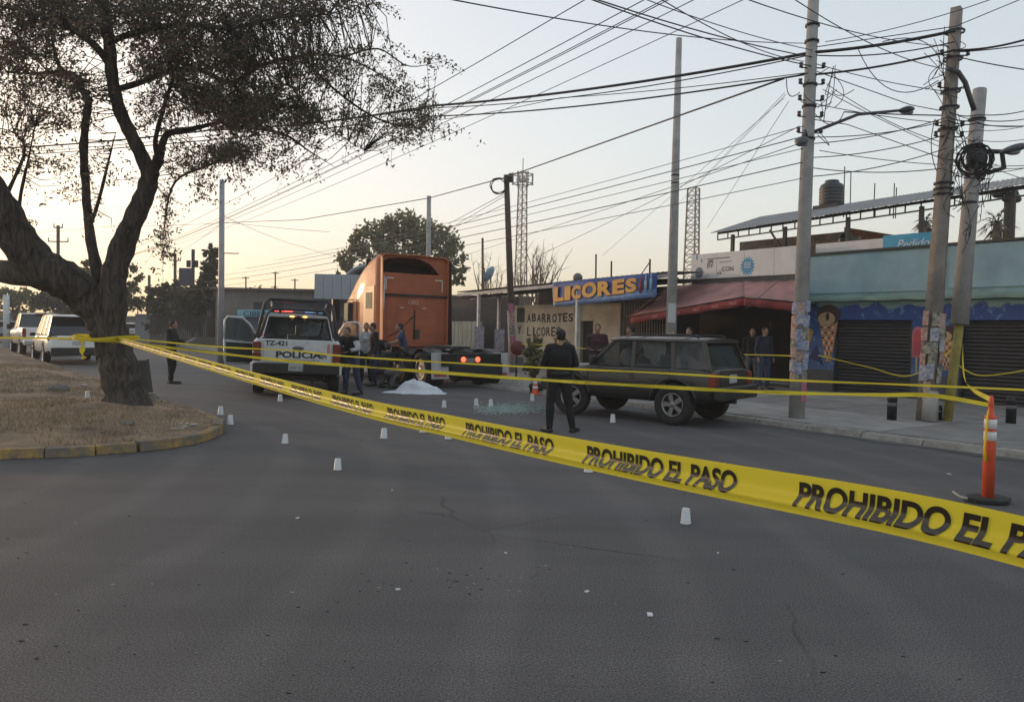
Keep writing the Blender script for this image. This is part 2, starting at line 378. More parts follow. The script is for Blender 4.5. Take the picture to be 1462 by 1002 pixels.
# stump and concrete block beside trunk
g = G(205, 572, .1)
mb = MB(); mb.hexa([g+Vector(p) for p in ((-.18, -.1, .1), (.14, -.1, .1), (.14, .12, .1), (-.18, .12, .1), (-.20, -.06, .78), (.06, -.06, .80), (.06, .08, .82), (-.20, .08, .78))])
single(mb, 'stone_slab', M('dark_slab', (.06, .058, .055), .8, var=.3, bump=.3), 'dark upright slab leaning against the right side of the big trunk', 'slab', g)
g = G(214, 582, .1)
mb = MB(); mb.box(g+Vector((0, 0, .13)), (.2, .16, .28), .3); 
single(mb, 'concrete_block', kgrey, 'small pale concrete block at the foot of the trunk beside the dark slab', 'block', g)
# sidewalk
sw = bpy.data.objects.new('sidewalk', None); link(sw); sw['kind'] = 'structure'; sw.rotation_euler = (0, 0, AZ)
slabm = [M('pavement_%s' % k, (.24*s, .23*s, .22*s), .92, var=.28, vs_=2.2, bump=.3, bs=40) for k, s in (('pale', 1.1), ('mid', .95), ('dusty', .82))]
x = -64.0; i = 0
while x < 6:
    for j, (t0, t1) in enumerate(((12.1, 14.4), (14.4, 16.8), (16.8, 19.6))):
        L_ = 2.6; dz = random.uniform(-.006, .006); z1 = .10 + .012*j + dz
        mb = MB(); mb.hexa([Vector((x+.012, t0+.012, -.02)), Vector((x+L_-.012, t0+.012, -.02)), Vector((x+L_-.012, t1-.012, -.02)), Vector((x+.012, t1-.012, -.02)),
                            Vector((x+.012, t0+.012, z1-.006)), Vector((x+L_-.012, t0+.012, z1)), Vector((x+L_-.012, t1-.012, z1+.01)), Vector((x+.012, t1-.012, z1+.01))])
        me = mb.mesh('paving_slab'); me.materials.append(slabm[(i*7+j*5+random.randint(0, 1)) % 3]); o = bpy.data.objects.new('paving_slab', me); link(o); o.parent = sw
    i += 1; x += 2.6
x = -64.0
while x < 6:
    z1 = .085+random.uniform(-.012, .008)
    mb = MB(); mb.hexa([Vector((x+.01, 11.86, -.02)), Vector((x+.99, 11.86, -.02)), Vector((x+.99, 12.1, -.02)), Vector((x+.01, 12.1, -.02)),
                        Vector((x+.01, 11.93, z1)), Vector((x+.99, 11.93, z1)), Vector((x+.99, 12.1, z1+.01)), Vector((x+.01, 12.1, z1+.01))])
    me = mb.mesh('kerb_stone'); me.materials.append(kgrey); o = bpy.data.objects.new('kerb_stone', me); link(o); o.parent = sw; x += 1.0
# ============================================================ the big tree
bark = M('bark', (.075, .062, .052), .95)
def bark_nodes(m):
    n = m.node_tree; L = n.links.new; b = n.nodes['Principled BSDF']; tc = n.nodes.new('ShaderNodeTexCoord')
    mp = n.nodes.new('ShaderNodeMapping'); mp.inputs['Scale'].default_value = (9, 9, 1.9); L(tc.outputs['Object'], mp.inputs['Vector'])
    a = n.nodes.new('ShaderNodeTexNoise'); a.inputs['Scale'].default_value = 1.3; a.inputs['Detail'].default_value = 8; a.inputs['Roughness'].default_value = .7; a.inputs['Distortion'].default_value = .8; L(mp.outputs[0], a.inputs['Vector'])
    r = n.nodes.new('ShaderNodeValToRGB'); e = r.color_ramp.elements; e[0].position = .36; e[0].color = (.022, .018, .015, 1); e[1].position = .66; e[1].color = (.135, .11, .092, 1); L(a.outputs['Fac'], r.inputs['Fac']); L(r.outputs['Color'], b.inputs['Base Color'])
    bp = n.nodes.new('ShaderNodeBump'); bp.inputs['Strength'].default_value = 1; bp.inputs['Distance'].default_value = .06; L(a.outputs['Fac'], bp.inputs['Height']); L(bp.outputs[0], b.inputs['Normal'])
bark_nodes(bark)
barkl = M('pale_bark', (.13, .115, .10), .95, var=.4, vs_=4, bump=.6, bs=20)
tree = WT('shade_tree', 'large leaning tree with forked trunk and dense dark crown on the traffic island', 'tree', TB)
Y0 = TB.y
def limb(pts, mat=bark, n=12, jit=.0):
    """pts (px,py,radius px,extra depth)"""
    P = []; R = []
    for px, py, r, dy in pts:
        p = YP(px, py, Y0+dy); P.append(p); R.append(r*.92*p.y/FP)
    Q = []; RR = []
    for i in range(len(P)-1):
        a = P[max(i-1, 0)]; b = P[i]; c = P[i+1]; d = P[min(i+2, len(P)-1)]
        for k in range(5):
            t = k/5; Q.append(.5*((2*b)+(-a+c)*t+(2*a-5*b+4*c-d)*t*t+(-a+3*b-3*c+d)*t**3)); RR.append((R[i]*(1-t)+R[i+1]*t)*(1+.06*math.sin(i*3+k*2.1)))
    Q.append(P[-1]); RR.append(R[-1])
    return Q, RR
LIMBS = [
 [(182, 600, 36, 0), (179, 582, 32, 0), (175, 555, 27, 0), (167, 515, 26, 0), (158, 480, 26, 0), (149, 450, 27, 0), (142, 430, 22, 0)],
 [(150, 462, 24, 0), (125, 427, 28, -.1), (95, 402, 30, -.3), (60, 382, 30, -.5), (28, 345, 28, -.7), (2, 300, 27, -.9), (-35, 240, 24, -1.2), (-85, 160, 20, -1.5), (-110, 60, 14, -1.8)],
 [(60, 392, 22, -.5), (10, 388, 18, -.2), (-50, 380, 16, .2), (-110, 350, 12, .5)],
 [(148, 470, 14, .2), (144, 430, 12, .2), (138, 385, 9, .2), (128, 330, 6.8, .3), (122, 260, 6, .3), (120, 200, 6, .3), (124, 165, 5.5, .3), (128, 140, 5, .3)],
 [(155, 470, 24, 0), (160, 430, 21, -.1), (163, 395, 19, -.1), (176, 350, 17.5, -.1), (192, 312, 15, -.2), (206, 280, 14, -.2), (214, 252, 13, -.2), (212, 240, 12, -.2)],
 [(214, 252, 12, -.2), (202, 222, 11, -.3), (186, 190, 10.5, -.4), (170, 155, 10, -.5), (160, 110, 9.5, -.6), (157, 70, 9, -.6), (150, 20, 8, -.7), (140, -50, 7, -.8), (150, -140, 4, -1)],
 [(214, 252, 10, -.2), (226, 228, 8.5, 0), (232, 205, 6, .1), (242, 190, 5.5, .2), (275, 184, 5, .3), (310, 176, 4.5, .4), (322, 178, 4, .5), (350, 215, 3, .6)],
 [(226, 230, 5, 0), (222, 200, 4, -.2), (235, 150, 3.5, -.4), (250, 100, 3, -.6), (262, 40, 3, -.8), (280, -30, 2.5, -1)],
 [(158, 95, 7, -.6), (135, 65, 6, -.6), (100, 40, 6, -.8), (50, 20, 5, -1), (-10, 10, 4, -1.2), (-80, 30, 3, -1.5)],
 [(160, 130, 6, -.5), (200, 118, 5, -.3), (240, 103, 5, 0), (285, 100, 4.5, .3), (330, 118, 4, .6), (370, 95, 3.5, .9), (430, 80, 3, 1.2), (490, 82, 2.6, 1.5), (545, 108, 2.2, 1.7), (580, 135, 1.6, 1.9), (605, 150, 1, 2)],
 [(156, 60, 6, -.6), (200, 45, 5, -.6), (260, 35, 4.5, -.8), (330, 40, 4, -1), (400, 25, 3, -1.2), (470, 20, 2.5, -1.4), (530, 0, 1.5, -1.5)],
 [(128, 145, 5, .3), (105, 115, 5, .3), (85, 95, 3.5, .2), (75, 60, 3, .2), (70, 10, 2.5, 0)],
 [(122, 140, 4, .3), (105, 105, 3, .5), (40, 105, 2.5, .8), (-20, 102, 2, 1)],
 [(330, 118, 3.5, .6), (370, 150, 3, .5), (410, 120, 2.2, .4), (440, 160, 2, .3), (480, 190, 1.5, .3), (520, 215, 1, .3)],
 [(430, 80, 2.4, 1.2), (480, 130, 2, 1), (540, 170, 1.6, .9), (600, 185, 1.2, .9), (640, 188, .8, .9)],
 [(490, 82, 2, 1.5), (540, 70, 1.5, 1.6), (585, 95, 1.2, 1.7), (640, 85, .8, 1.8)],
 [(350, 215, 3, .6), (300, 235, 2.5, .5), (250, 260, 2, .4), (235, 320, 1.6, .4), (232, 370, 1.2, .4)],
 [(126, 330, 3.5, .3), (140, 290, 3, .1), (155, 230, 2.5, 0), (165, 190, 2, 0)],
 [(-5, 305, 5, -.8), (18, 260, 3, -.8), (35, 215, 2.4, -.7), (20, 190, 2, -.7), (-20, 180, 2, -.7)],
 [(30, 350, 4, -.6), (28, 290, 3, -.5), (40, 230, 2.4, -.4), (50, 180, 2, -.3)],
 [(470, 20, 2, -1.4), (500, -20, 1.8, -1.4), (540, -60, 1, -1.4)],
 [(320, 178, 3, .5), (400, 190, 2.2, .6), (440, 215, 1.6, .7), (480, 240, 1, .7)],
]
allpts = []; mbt = MB(); mbb = MB()
for li, L_ in enumerate(LIMBS):
    Q, RR = limb(L_)
    if li in (0, 1): # knobbly
        RR = [r*(1+.07*mn.noise(q*2.2)) for r, q in zip(RR, Q)]
    if li > 5: nn = len(RR); RR = [r*(.9 if i < nn*.5 else .9*max(.15, 1-1.7*(i/nn-.5))) for i, r in enumerate(RR)]
    tgt = mbt if li < 5 else mbb
    tgt.tube(Q, RR, n=18 if li < 5 else 8)
    if li > 4: allpts += Q
    if li in (1, 3): allpts += Q[-12:]
def rough_up(mb, amp, sc):
    for i, v in enumerate(mb.v):
        p = Vector(v); n = mn.noise_vector(p*sc); mb.v[i] = tuple(p + n*amp + mn.noise_vector(p*sc*3)*amp*.4)
# root flare
for a in range(7):
    t = a/7*6.28; d = Vector((math.cos(t), math.sin(t), 0)); b0 = TB + Vector((-.02, 0, 0))
    mbt.tube([b0+Vector((-.1, 0, .75)), b0+d*.20+Vector((0, 0, .34)), b0+d*.42+Vector((0, 0, .12)), b0+d*.62+Vector((0, 0, .02))], [.15, .15, .10, .04], 8)
def rough_limb(mb, amp, sc):
    for i, v in enumerate(mb.v):
        p = Vector(v); k = 1 if p.z < 2.2 else .35; n = mn.noise_vector(p*sc); mb.v[i] = tuple(p + n*amp*k + mn.noise_vector(p*sc*3)*amp*.4*k)
rough_limb(mbt, .045, 4)
tr = tree.part(mbt, 'trunk', bark)
tree.part(mbb, 'branch', bark)
# leaf clusters: (px, py, sx, sy, n)
CL = [(60, 10, 120, 40, 260), (200, 20, 120, 40, 300), (330, 15, 110, 40, 230), (440, 15, 60, 35, 95), (510, 10, 30, 30, 32),
      (40, 70, 60, 20, 80), (250, 80, 60, 30, 150), (340, 75, 50, 30, 150), (420, 80, 50, 30, 110), (500, 95, 40, 30, 60), (560, 130, 30, 30, 48), (600, 160, 22, 20, 30),
      (300, 140, 55, 25, 130), (370, 140, 45, 28, 150), (340, 165, 35, 14, 80), (430, 160, 40, 28, 75), (500, 175, 35, 25, 45), (570, 185, 30, 20, 30),
      (230, 150, 40, 25, 60), (100, 130, 60, 25, 75), (20, 130, 40, 30, 60), (80, 170, 60, 20, 55), (330, 215, 45, 20, 70), (270, 225, 40, 20, 45), (400, 205, 40, 22, 42),
      (430, 238, 25, 5, 9), (240, 300, 14, 35, 16), (232, 350, 14, 22, 14), (20, 210, 40, 20, 26), (60, 235, 60, 20, 20), (150, 230, 30, 25, 16), (100, 265, 40, 25, 10),
      (290, 260, 40, 20, 18), (140, 290, 18, 40, 7), (60, 320, 40, 8, 5), (640, 185, 25, 6, 4), (620, 90, 25, 8, 6), (555, 60, 15, 15, 6), (-80, 60, 80, 90, 160), (100, -70, 200, 50, 260), (380, -60, 110, 40, 120)]
CL += [(335, 80, 26, 16, 70), (300, 140, 34, 14, 70), (375, 150, 30, 14, 70), (345, 168, 30, 9, 50), (250, 55, 34, 18, 60), (120, 38, 40, 18, 60), (50, 28, 40, 16, 50), (190, 15, 40, 14, 50), (400, 15, 40, 16, 45), (320, 215, 24, 10, 35), (460, 95, 26, 14, 36), (90, 110, 20, 9, 20), (20, 75, 30, 12, 26), (430, 165, 22, 14, 26), (215, 90, 26, 14, 30)]
AP = np.array([p[:] for p in allpts])
lp = []; twig = MB()
for (px, py, sx, sy, n) in CL:
    for _ in range(int(n*1.1)):
        x = random.gauss(px, sx*.62); y = random.gauss(py, sy*.62)
        yy = Y0 + random.gauss(0, 1.0) - .2
        c = YP(x, y, yy)
        if c.z < 2.2: continue
        d = np.sum((AP-np.array(c[:]))**2, 1); k = int(d.argmin()); s = Vector(AP[k])
        if (c-s).length > 2.6: c = s + (c-s)*.75
        mid = (s+c)/2 + Vector((random.gauss(0, .08), random.gauss(0, .08), random.gauss(.04, .1)))
        if random.random() < .6 and (c-s).length < 1.3: twig.tube([s, mid, c], [.010, .007, .003], 3, cap=False)
        dirn = (c-mid).normalized() if (c-mid).length > .01 else Vector((1, 0, 0))
        dirn = (dirn + Vector((random.gauss(0, .5), random.gauss(0, .5), random.gauss(-.1, .4)))).normalized()
        L_ = random.uniform(.2, .5); m_ = int(random.uniform(6, 34))
        for q in range(m_):
            t = random.uniform(-.5, 1); lp.append(c + dirn*L_*t + Vector((random.gauss(0, .04), random.gauss(0, .04), random.gauss(-.01, .035))))
        if random.random() < .5: twig.tube([c-dirn*L_*.5, c+dirn*L_], [.004, .002], 3, cap=False)
tree.part(twig, 'twigs', bark, stuff=True)
def leaf_part(th, pts, smin, smax, mats, name='foliage', aspect=.45, seed=1, parent=None):
    r = np.random.default_rng(seed); P = np.array([p[:] for p in pts]) - np.array(th.org[:]); n = len(P)
    a = r.normal(size=(n, 3)); a /= np.linalg.norm(a, axis=1)[:, None]; b = r.normal(size=(n, 3)); b -= a*np.sum(a*b, 1)[:, None]; b /= np.linalg.norm(b, axis=1)[:, None]
    s = r.uniform(smin, smax, n)[:, None]; a = a*s; b = b*s*aspect
    V = np.stack([P-a, P-b*.9+a*.1, P+a, P+b*.9+a*.1], 1).reshape(-1, 3)
    me = bpy.data.meshes.new(name); me.vertices.add(4*n); me.vertices.foreach_set('co', V.ravel())
    me.loops.add(4*n); me.loops.foreach_set('vertex_index', np.arange(4*n)); me.polygons.add(n)
    me.polygons.foreach_set('loop_start', np.arange(0, 4*n, 4)); me.polygons.foreach_set('loop_total', np.full(n, 4))
    for m in mats: me.materials.append(m)
    me.polygons.foreach_set('material_index', r.integers(0, len(mats), n)); me.update(); me.validate()
    o = bpy.data.objects.new(name, me); link(o); o.parent = parent or th.o; o['kind'] = 'stuff'; return o
def leafmat(name, col, tr=.25):
    m = bpy.data.materials.new(name); m.use_nodes = True; n = m.node_tree; b = n.nodes['Principled BSDF']; b.inputs['Base Color'].default_value = (*col, 1); b.inputs['Roughness'].default_value = .65
    t = n.nodes.new('ShaderNodeBsdfTranslucent'); t.inputs[0].default_value = (col[0]*1.5, col[1]*1.4, col[2], 1); mx = n.nodes.new('ShaderNodeMixShader'); mx.inputs[0].default_value = tr
    n.links.new(b.outputs[0], mx.inputs[1]); n.links.new(t.outputs[0], mx.inputs[2]); n.links.new(mx.outputs[0], n.nodes['Material Output'].inputs[0]); return m
lm = [leafmat('leaf_dark', (.045, .055, .030), .3), leafmat('leaf_mid', (.07, .075, .04), .35), leafmat('leaf_brown', (.11, .08, .06), .4), leafmat('leaf_rose', (.15, .10, .10), .45)]
leaf_part(tree, lp, .019, .040, lm, seed=3)
print('leaves', len(lp))
# ============================================================ background trees
def bush(name, label, cat, base, blobs, n, ls, mats, trunk=None, group=None, seed=1):
    """blobs (dx,dy,z,rx,ry,rz) relative to base; shell weighted leaf clumps"""
    th = WT(name, label, cat, base, group); r = np.random.default_rng(seed); pts = []
    W = np.array([b[3]*b[5] for b in blobs]); W = W/W.sum()
    for k, bl in enumerate(blobs):
        m = int(n*W[k]); nc = max(4, m//22)
        for c in range(nc):
            d = r.normal(size=3); d /= np.linalg.norm(d); rad = r.uniform(.45, 1.05)
            c0 = np.array([bl[0], bl[1], bl[2]]) + d*np.array(bl[3:6])*rad
            cs = min(bl[3:6])*.16
            for q in range(m//nc): pts.append(c0 + r.normal(size=3)*cs + np.array(base[:]))
    leaf_part(th, [Vector(p) for p in pts], ls*.6, ls*1.3, mats, aspect=.7, seed=seed)
    mb = MB(); b = Vector(base)
    tops = trunk or [(bl[0]*.7, bl[1]*.7, bl[2]) for bl in blobs]
    tw = max(.06, .05*max(bl[2] for bl in blobs)); fork = min(bl[2]-bl[5]*.6 for bl in blobs); fork = max(.3, fork)
    mb.tube([b+Vector((0, 0, -.05)), b+Vector((.05, 0, fork*.5)), b+Vector((0, 0, fork))], [tw*1.2, tw, tw*.85], 8)
    for t in tops: mb.tube([b+Vector((0, 0, fork*.95)), b+Vector((t[0]*.5, t[1]*.5, (fork+t[2])*.5+.1)), b+Vector(t)], [tw*.6, tw*.4, tw*.12], 6)
    th.part(mb, 'trunk', bark); return th
far_g = [leafmat('far_leaf_a', (.15, .155, .085), .45), leafmat('far_leaf_b', (.22, .205, .12), .45), leafmat('far_leaf_c', (.11, .12, .065), .4)]  # leaf colours lightened to stand for haze over the far trees
dark_g = [leafmat('hedge_a', (.055, .058, .036), .25), leafmat('hedge_b', (.085, .08, .05), .3)]
yel_g = [leafmat('sunlit_leaf', (.16, .13, .06), .4), leafmat('yellow_leaf_b', (.09, .085, .045), .4)]  # yellowish and olive leaf tones, mixed at random
def at(px, y, z=0): p = YP(px, 470, y); p.z = z; return p
def blob_px(base, y, L_):
    """list of (px,py,rpx_x,rpx_y) at depth y -> blobs relative to base"""
    out = []
    for px, py, rx, ry in L_:
        p = YP(px, py, y); out.append((p.x-base.x, random.uniform(-.3, .3)*rx*y/FP, p.z, rx*y/FP, rx*y/FP*.8, ry*y/FP))
    return out
b = at(575, 62); bush('leafy_tree', 'big rounded pale green tree behind the orange truck', 'tree', b, blob_px(b, 62, [(500, 366, 20, 18), (520, 345, 22, 20), (545, 335, 30, 28), (575, 322, 32, 22), (600, 335, 30, 26), (625, 350, 30, 28), (650, 372, 20, 26), (490, 385, 14, 10), (560, 370, 50, 26), (655, 398, 12, 14)]), 8000, .17, far_g, seed=11)
b = at(301, 55); bush('cypress_tree', 'tall narrow dark cypress beside the grey lamp pole', 'tree', b, blob_px(b, 55, [(301, 362, 9, 16), (301, 385, 13, 18), (298, 405, 13, 16), (304, 425, 14, 16)]), 3600, .13, dark_g, seed=12)
for i, (px, y, L_, n, lab) in enumerate([
    (240, 58, [(225, 428, 18, 22), (245, 422, 20, 22), (262, 432, 18, 22), (235, 452, 24, 24)], 3600, 'dark bushy tree above the fence behind the officer with the paper'),
    (285, 56, [(280, 425, 22, 18), (300, 440, 22, 22), (270, 450, 22, 22)], 3200, 'dark bushy tree under the billboard behind the fence'),
    (345, 66, [(335, 432, 24, 16), (365, 430, 26, 16), (390, 436, 18, 14)], 3000, 'low dark green tree above the light blue shop sign')]):
    b = at(px, y); bush('street_tree', lab, 'tree', b, blob_px(b, y, L_), n, .16, dark_g, group='dark trees along the far side of the street', seed=20+i)
b = at(150, 60); bush('street_tree', 'yellow green tree seen between the trunk forks', 'tree', b, blob_px(b, 60, [(125, 385, 14, 16), (185, 395, 18, 18), (160, 415, 24, 20), (195, 425, 20, 18), (130, 420, 24, 24)]), 3000, .16, yel_g, seed=31)
for i, (px, L_, lab) in enumerate([(20, [(-30, 430, 30, 22), (10, 425, 26, 18), (40, 432, 26, 18)], 'tree mass behind the parked white pickup, farthest left'),
                                 (100, [(75, 428, 26, 18), (105, 436, 24, 20), (140, 448, 24, 20)], 'dark green tree behind the parked white SUV')]):
    b = at(px, 70); bush('street_tree', lab, 'tree', b, blob_px(b, 70, L_), 3000, .18, dark_g if i else far_g, group='dark trees along the far side of the street', seed=40+i)
# bare trees behind the shop
for i, (px, y, top, n) in enumerate([(768, 46, 352, 26), (690, 52, 360, 14), (745, 50, 375, 12)]):
    b = at(px, y); th = WT('bare_tree', ['brown leafless tree top rising over the shop roof right of the lattice mast', 'thin leafless tree behind the satellite dish', 'sparse leafless tree left of the lattice mast'][i], 'tree', b, group='leafless trees behind the shop roof')
    mb = MB(); mb.tube([b, b+Vector((.1, 0, 3))], [.14, .1], 6); mt = MB()
    for k in range(n):
        tip = YP(px+random.gauss(0, 16), random.uniform(top, top+40), y+random.gauss(0, .8)); s = b+Vector((random.gauss(0, .2), 0, random.uniform(2.4, 3.6))); mid = s.lerp(tip, .5)+Vector((random.gauss(0, .25), 0, -.2))
        mt.tube([s, mid, tip], [.05, .035, .008], 4, cap=False)
        for q in range(6):
            s2 = mid.lerp(tip, random.random()); mt.tube([s2, s2+Vector((random.gauss(0, .25), random.gauss(0, .2), random.uniform(.2, .7)))], [.018, .006], 3, cap=False)
    th.part(mb, 'trunk', M('dry_twig', (.20, .15, .11), .95)); th.part(mt, 'branches', MATS['dry_twig'])
# palms at right
pg = [leafmat('palm_green', (.07, .085, .045), .2), leafmat('palm_dry', (.16, .12, .07), .2)]
for i, (px, py, y, r_) in enumerate([(1424, 318, 27, 26), (1322, 318, 33, 18)]):
    b = at(px, y); top = YP(px, py, y); th = WT('palm_tree', ['fan palm with drooping dry fronds behind the light blue wall', 'small palm top showing between the poles above the blue sign'][i], 'tree', b)
    mb = MB(); mb.tube([b, b.lerp(top, .5), top], [.2, .16, .14], 8); th.part(mb, 'trunk', bark)
    R = r_*y/FP
    for k in range(22):
        a = k*2.4; el = 1.2-2.2*(k/22); d = Vector((math.cos(a)*math.cos(el), math.sin(a)*math.cos(el), math.sin(el))); mid = top+d*R*.6; sd_ = d.cross(Vector((0, 0, 1))).normalized()
        mb = MB()
        for q in range(-4, 5):
            tip = mid + (d*1.0+sd_*q*.22).normalized()*R*.6 + Vector((0, 0, -.10*abs(q)*.4-.12)); mb.add([mid-sd_*.02+sd_*q*.006, mid+sd_*.03+sd_*q*.006, tip], [(0, 1, 2)])
        mb.tube([top, mid], [.02, .012], 4); th.part(mb, 'frond', pg[0 if k < 14 else 1])
# ============================================================ buildings right side (street frame)
def slab(mb, P, n, th):   # quad with thickness along vector n
    P = [Vector(p) for p in P]; n = Vector(n); return mb.hexa(P + [p+n*th for p in P])
teal = M('teal_wall', (.20, .33, .36), .85, var=.3, vs_=1.1, bump=.12, bs=30)
tealg = M('pale_green_wall', (.16, .25, .22), .85, var=.2, vs_=2)
dado = M('dark_grey_dado', (.055, .06, .07), .8, var=.2)
shutm = M('shutter_metal', (.017, .018, .021), .6, var=.3, vs_=3)
T0 = 19.15
tb = ST('teal_shop', 'light blue shop with two closed dark roller shutters and a painted ice cream mural', 'building', -10, T0, .1)
xL = S3(1152, 400, T0).x; xR = -2.0; zt = 3.86
s1l = S3(1192, 455, T0).x; s1r = S3(1303, 455, T0).x; s2l = S3(1372, 455, T0).x; s2r = -4.6
mb = MB().mat(teal); mb.b2(xL, xR, T0+.0, T0+.25, 2.66, zt)
o_par = tb.part(mb, 'parapet', bevel=.01)
mb = MB(); mb.b2(xL-.02, xR, T0-.06, T0+.3, zt+.002, zt+.06); tb.part(mb, 'parapet_cap', M('dark_cap', (.05, .05, .05), .8))
mb = MB(); mb.b2(xL+.12, s2l-.5, T0-.03, T0-.003, 2.8, zt-.06); tb.part(mb, 'fascia_panel', M('blue_panel', (.22, .35, .41), .7, var=.2, vs_=1.0))
mb = MB(); mb.b2(s2l-.3, xR, T0-.03, T0-.003, 2.84, zt-.02); tb.part(mb, 'fascia_panel', MATS['blue_panel'])
# wall with openings
wallm = bpy.data.materials.new('wave_mural_wall'); wallm.use_nodes = True
def wave_mat(m):
    n = m.node_tree; L = n.links.new; b = n.nodes['Principled BSDF']; tc = n.nodes.new('ShaderNodeTexCoord'); sp = n.nodes.new('ShaderNodeSeparateXYZ'); L(tc.outputs['Object'], sp.inputs[0])
    nz = n.nodes.new('ShaderNodeTexNoise'); nz.inputs['Scale'].default_value = 1.6; nz.inputs['Detail'].default_value = 5; L(tc.outputs['Object'], nz.inputs['Vector'])
    a = n.nodes.new('ShaderNodeMath'); a.operation = 'MULTIPLY_ADD'; a.inputs[1].default_value = -1.1; L(nz.outputs['Fac'], a.inputs[0]); L(sp.outputs['Z'], a.inputs[2])
    r = n.nodes.new('ShaderNodeValToRGB'); e = r.color_ramp.elements; e[0].position = 0; e[0].color = (.045, .10, .22, 1); e[1].position = 1; e[1].color = (.15, .25, .23, 1)
    x = e.new(.575); x.color = (.018, .05, .19, 1); x = e.new(.60); x.color = (.16, .26, .24, 1)
    mr = n.nodes.new('ShaderNodeMapRange'); mr.inputs['From Min'].default_value = 0; mr.inputs['From Max'].default_value = 3.0; L(a.outputs[0], mr.inputs['Value']); L(mr.outputs[0], r.inputs['Fac'])
    n2 = n.nodes.new('ShaderNodeTexNoise'); n2.inputs['Scale'].default_value = 5; n2.inputs['Detail'].default_value = 4; n2.inputs['Distortion'].default_value = 1.5; L(tc.outputs['Object'], n2.inputs['Vector'])
    r2 = n.nodes.new('ShaderNodeValToRGB'); r2.color_ramp.elements[0].position = .57; r2.color_ramp.elements[0].color = (0, 0, 0, 1); r2.color_ramp.elements[1].position = .68; r2.color_ramp.elements[1].color = (.6, .6, .6, 1); L(n2.outputs['Fac'], r2.inputs['Fac'])
    mx = n.nodes.new('ShaderNodeMix'); mx.data_type = 'RGBA'; L(r2.outputs['Color'], mx.inputs[0]); L(r.outputs['Color'], mx.inputs[6]); mx.inputs[7].default_value = (.12, .28, .42, 1)
    L(mx.outputs[2], b.inputs['Base Color']); b.inputs['Roughness'].default_value = .85
wave_mat(wallm)
mb = MB(); SHT = 2.08
mb.b2(xL, xR, T0, T0+.22, SHT, 2.655); tb.part(mb, 'lintel_wall', wallm)
for a, b_ in ((xL, s1l), (s1r, s2l), (s2r, xR)):
    mb = MB(); mb.b2(a, b_, T0, T0+.22, .72, SHT-.002); tb.part(mb, 'wall_pier', wallm)
    mb = MB(); mb.b2(a, b_, T0-.006, T0+.22, 0.0, .718); tb.part(mb, 'dado', dado)
mb = MB(); mb.b2(xL, xR, T0+.3, T0+8, .1, zt-.3); tb.part(mb, 'building_body', concrete)
# scalloped painted ledge
mb = MB(); n_ = 60
secs = []
for i in range(n_+1):
    x = xL-.35+(xR-xL+.35)*i/n_; d = .16+.05*abs(math.sin(i*.55)); zz = 2.60-.03*abs(math.sin(i*.55))
    secs.append([Vector((x, T0-d, zz)), Vector((x, T0-d, zz+.07)), Vector((x, T0-.001, 2.72)), Vector((x, T0-.001, 2.56))])
mb.loft(secs, smooth=False); tb.part(mb, 'ledge', tealg)
# shutters: slats as parts
sl_mesh = {}
for (a, b_) in ((s1l, s1r), (s2l, s2r)):
    rows = 22; h = (SHT-.12)/rows
    for i in range(rows):
        key = round(b_-a, 3)
        if key not in sl_mesh:
            mb = MB(); w2 = (b_-a)/2-.04
            pr = [(-.012, 0), (-.03, .25*h), (-.035, .5*h), (-.02, .8*h), (-.004, .93*h), (.01, .95*h), (.01, 0)]
            mb.loft([[Vector((-w2, y, z)) for y, z in pr], [Vector((w2, y, z)) for y, z in pr]], smooth=False); me = mb.mesh('shutter_slat'); me.materials.append(shutm); sl_mesh[key] = me
        o = bpy.data.objects.new('shutter_slat', sl_mesh[key]); link(o); o.parent = tb.o; o.location = Vector(((a+b_)/2, T0+.12, .12+i*h)) - tb.org
    mb = MB(); mb.b2(a, a+.05, T0+.02, T0+.18, .1, SHT); mb.b2(b_-.05, b_, T0+.02, T0+.18, .1, SHT); mb.b2(a+.05, b_-.05, T0+.16, T0+.21, .1, SHT); tb.part(mb, 'shutter_guide', shutm)
# murals (flat paint): cones and lolly
def mural(th, polys, name):
    for k, (poly, m, lay) in enumerate(polys):
        mb = MB(); y = T0-.004-lay*.003; n = len(poly)
        mb.add([(x, y, z) for x, z in poly], [tuple(range(n))]); th.part(mb, name, m)
def circ(cx, cz, rx, rz, n=20, a0=0, a1=6.2832): return [(cx+rx*math.cos(a0+(a1-a0)*k/n), cz+rz*math.sin(a0+(a1-a0)*k/n)) for k in range(n)]
choc = M('mural_chocolate', (.045, .022, .02), .85, var=.3); cream = M('mural_cream', (.42, .29, .16), .85, var=.2); conem = M('mural_cone', (.40, .20, .10), .85, var=.2)
pinkm = M('mural_pink', (.42, .12, .14), .85, var=.2); yelm = M('mural_yellow', (.42, .24, .04), .85, var=.2); whm = M('mural_white', (.5, .45, .4), .85); navy = M('mural_navy', (.015, .03, .10), .85)
def cone_art(cx, cz, s):
    L_ = [([(cx-.05*s, cz-1.0*s), (cx+.1*s, cz-1.0*s), (cx+.27*s, cz+.02*s), (cx-.25*s, cz+.02*s)], conem, 1), (circ(cx, cz+.18*s, .34*s, .26*s), choc, 2), (circ(cx-.05*s, cz+.08*s, .24*s, .17*s), cream, 3), (circ(cx-.02*s, cz+.13*s, .05*s, .1*s), choc, 4)]
    for r_ in range(7):
        for c_ in range(5):
            z = cz-.92*s+r_*.13*s; hw = (.06+.22*(r_*.13+.08))*s; x = cx+.02*s+(-hw+.04*s)+c_*hw*.45
            if x < cx+hw: L_.append(([(x, z-.04*s), (x+.035*s, z), (x, z+.04*s), (x-.035*s, z)], whm if (r_+c_) % 2 else choc, 3))
    return L_
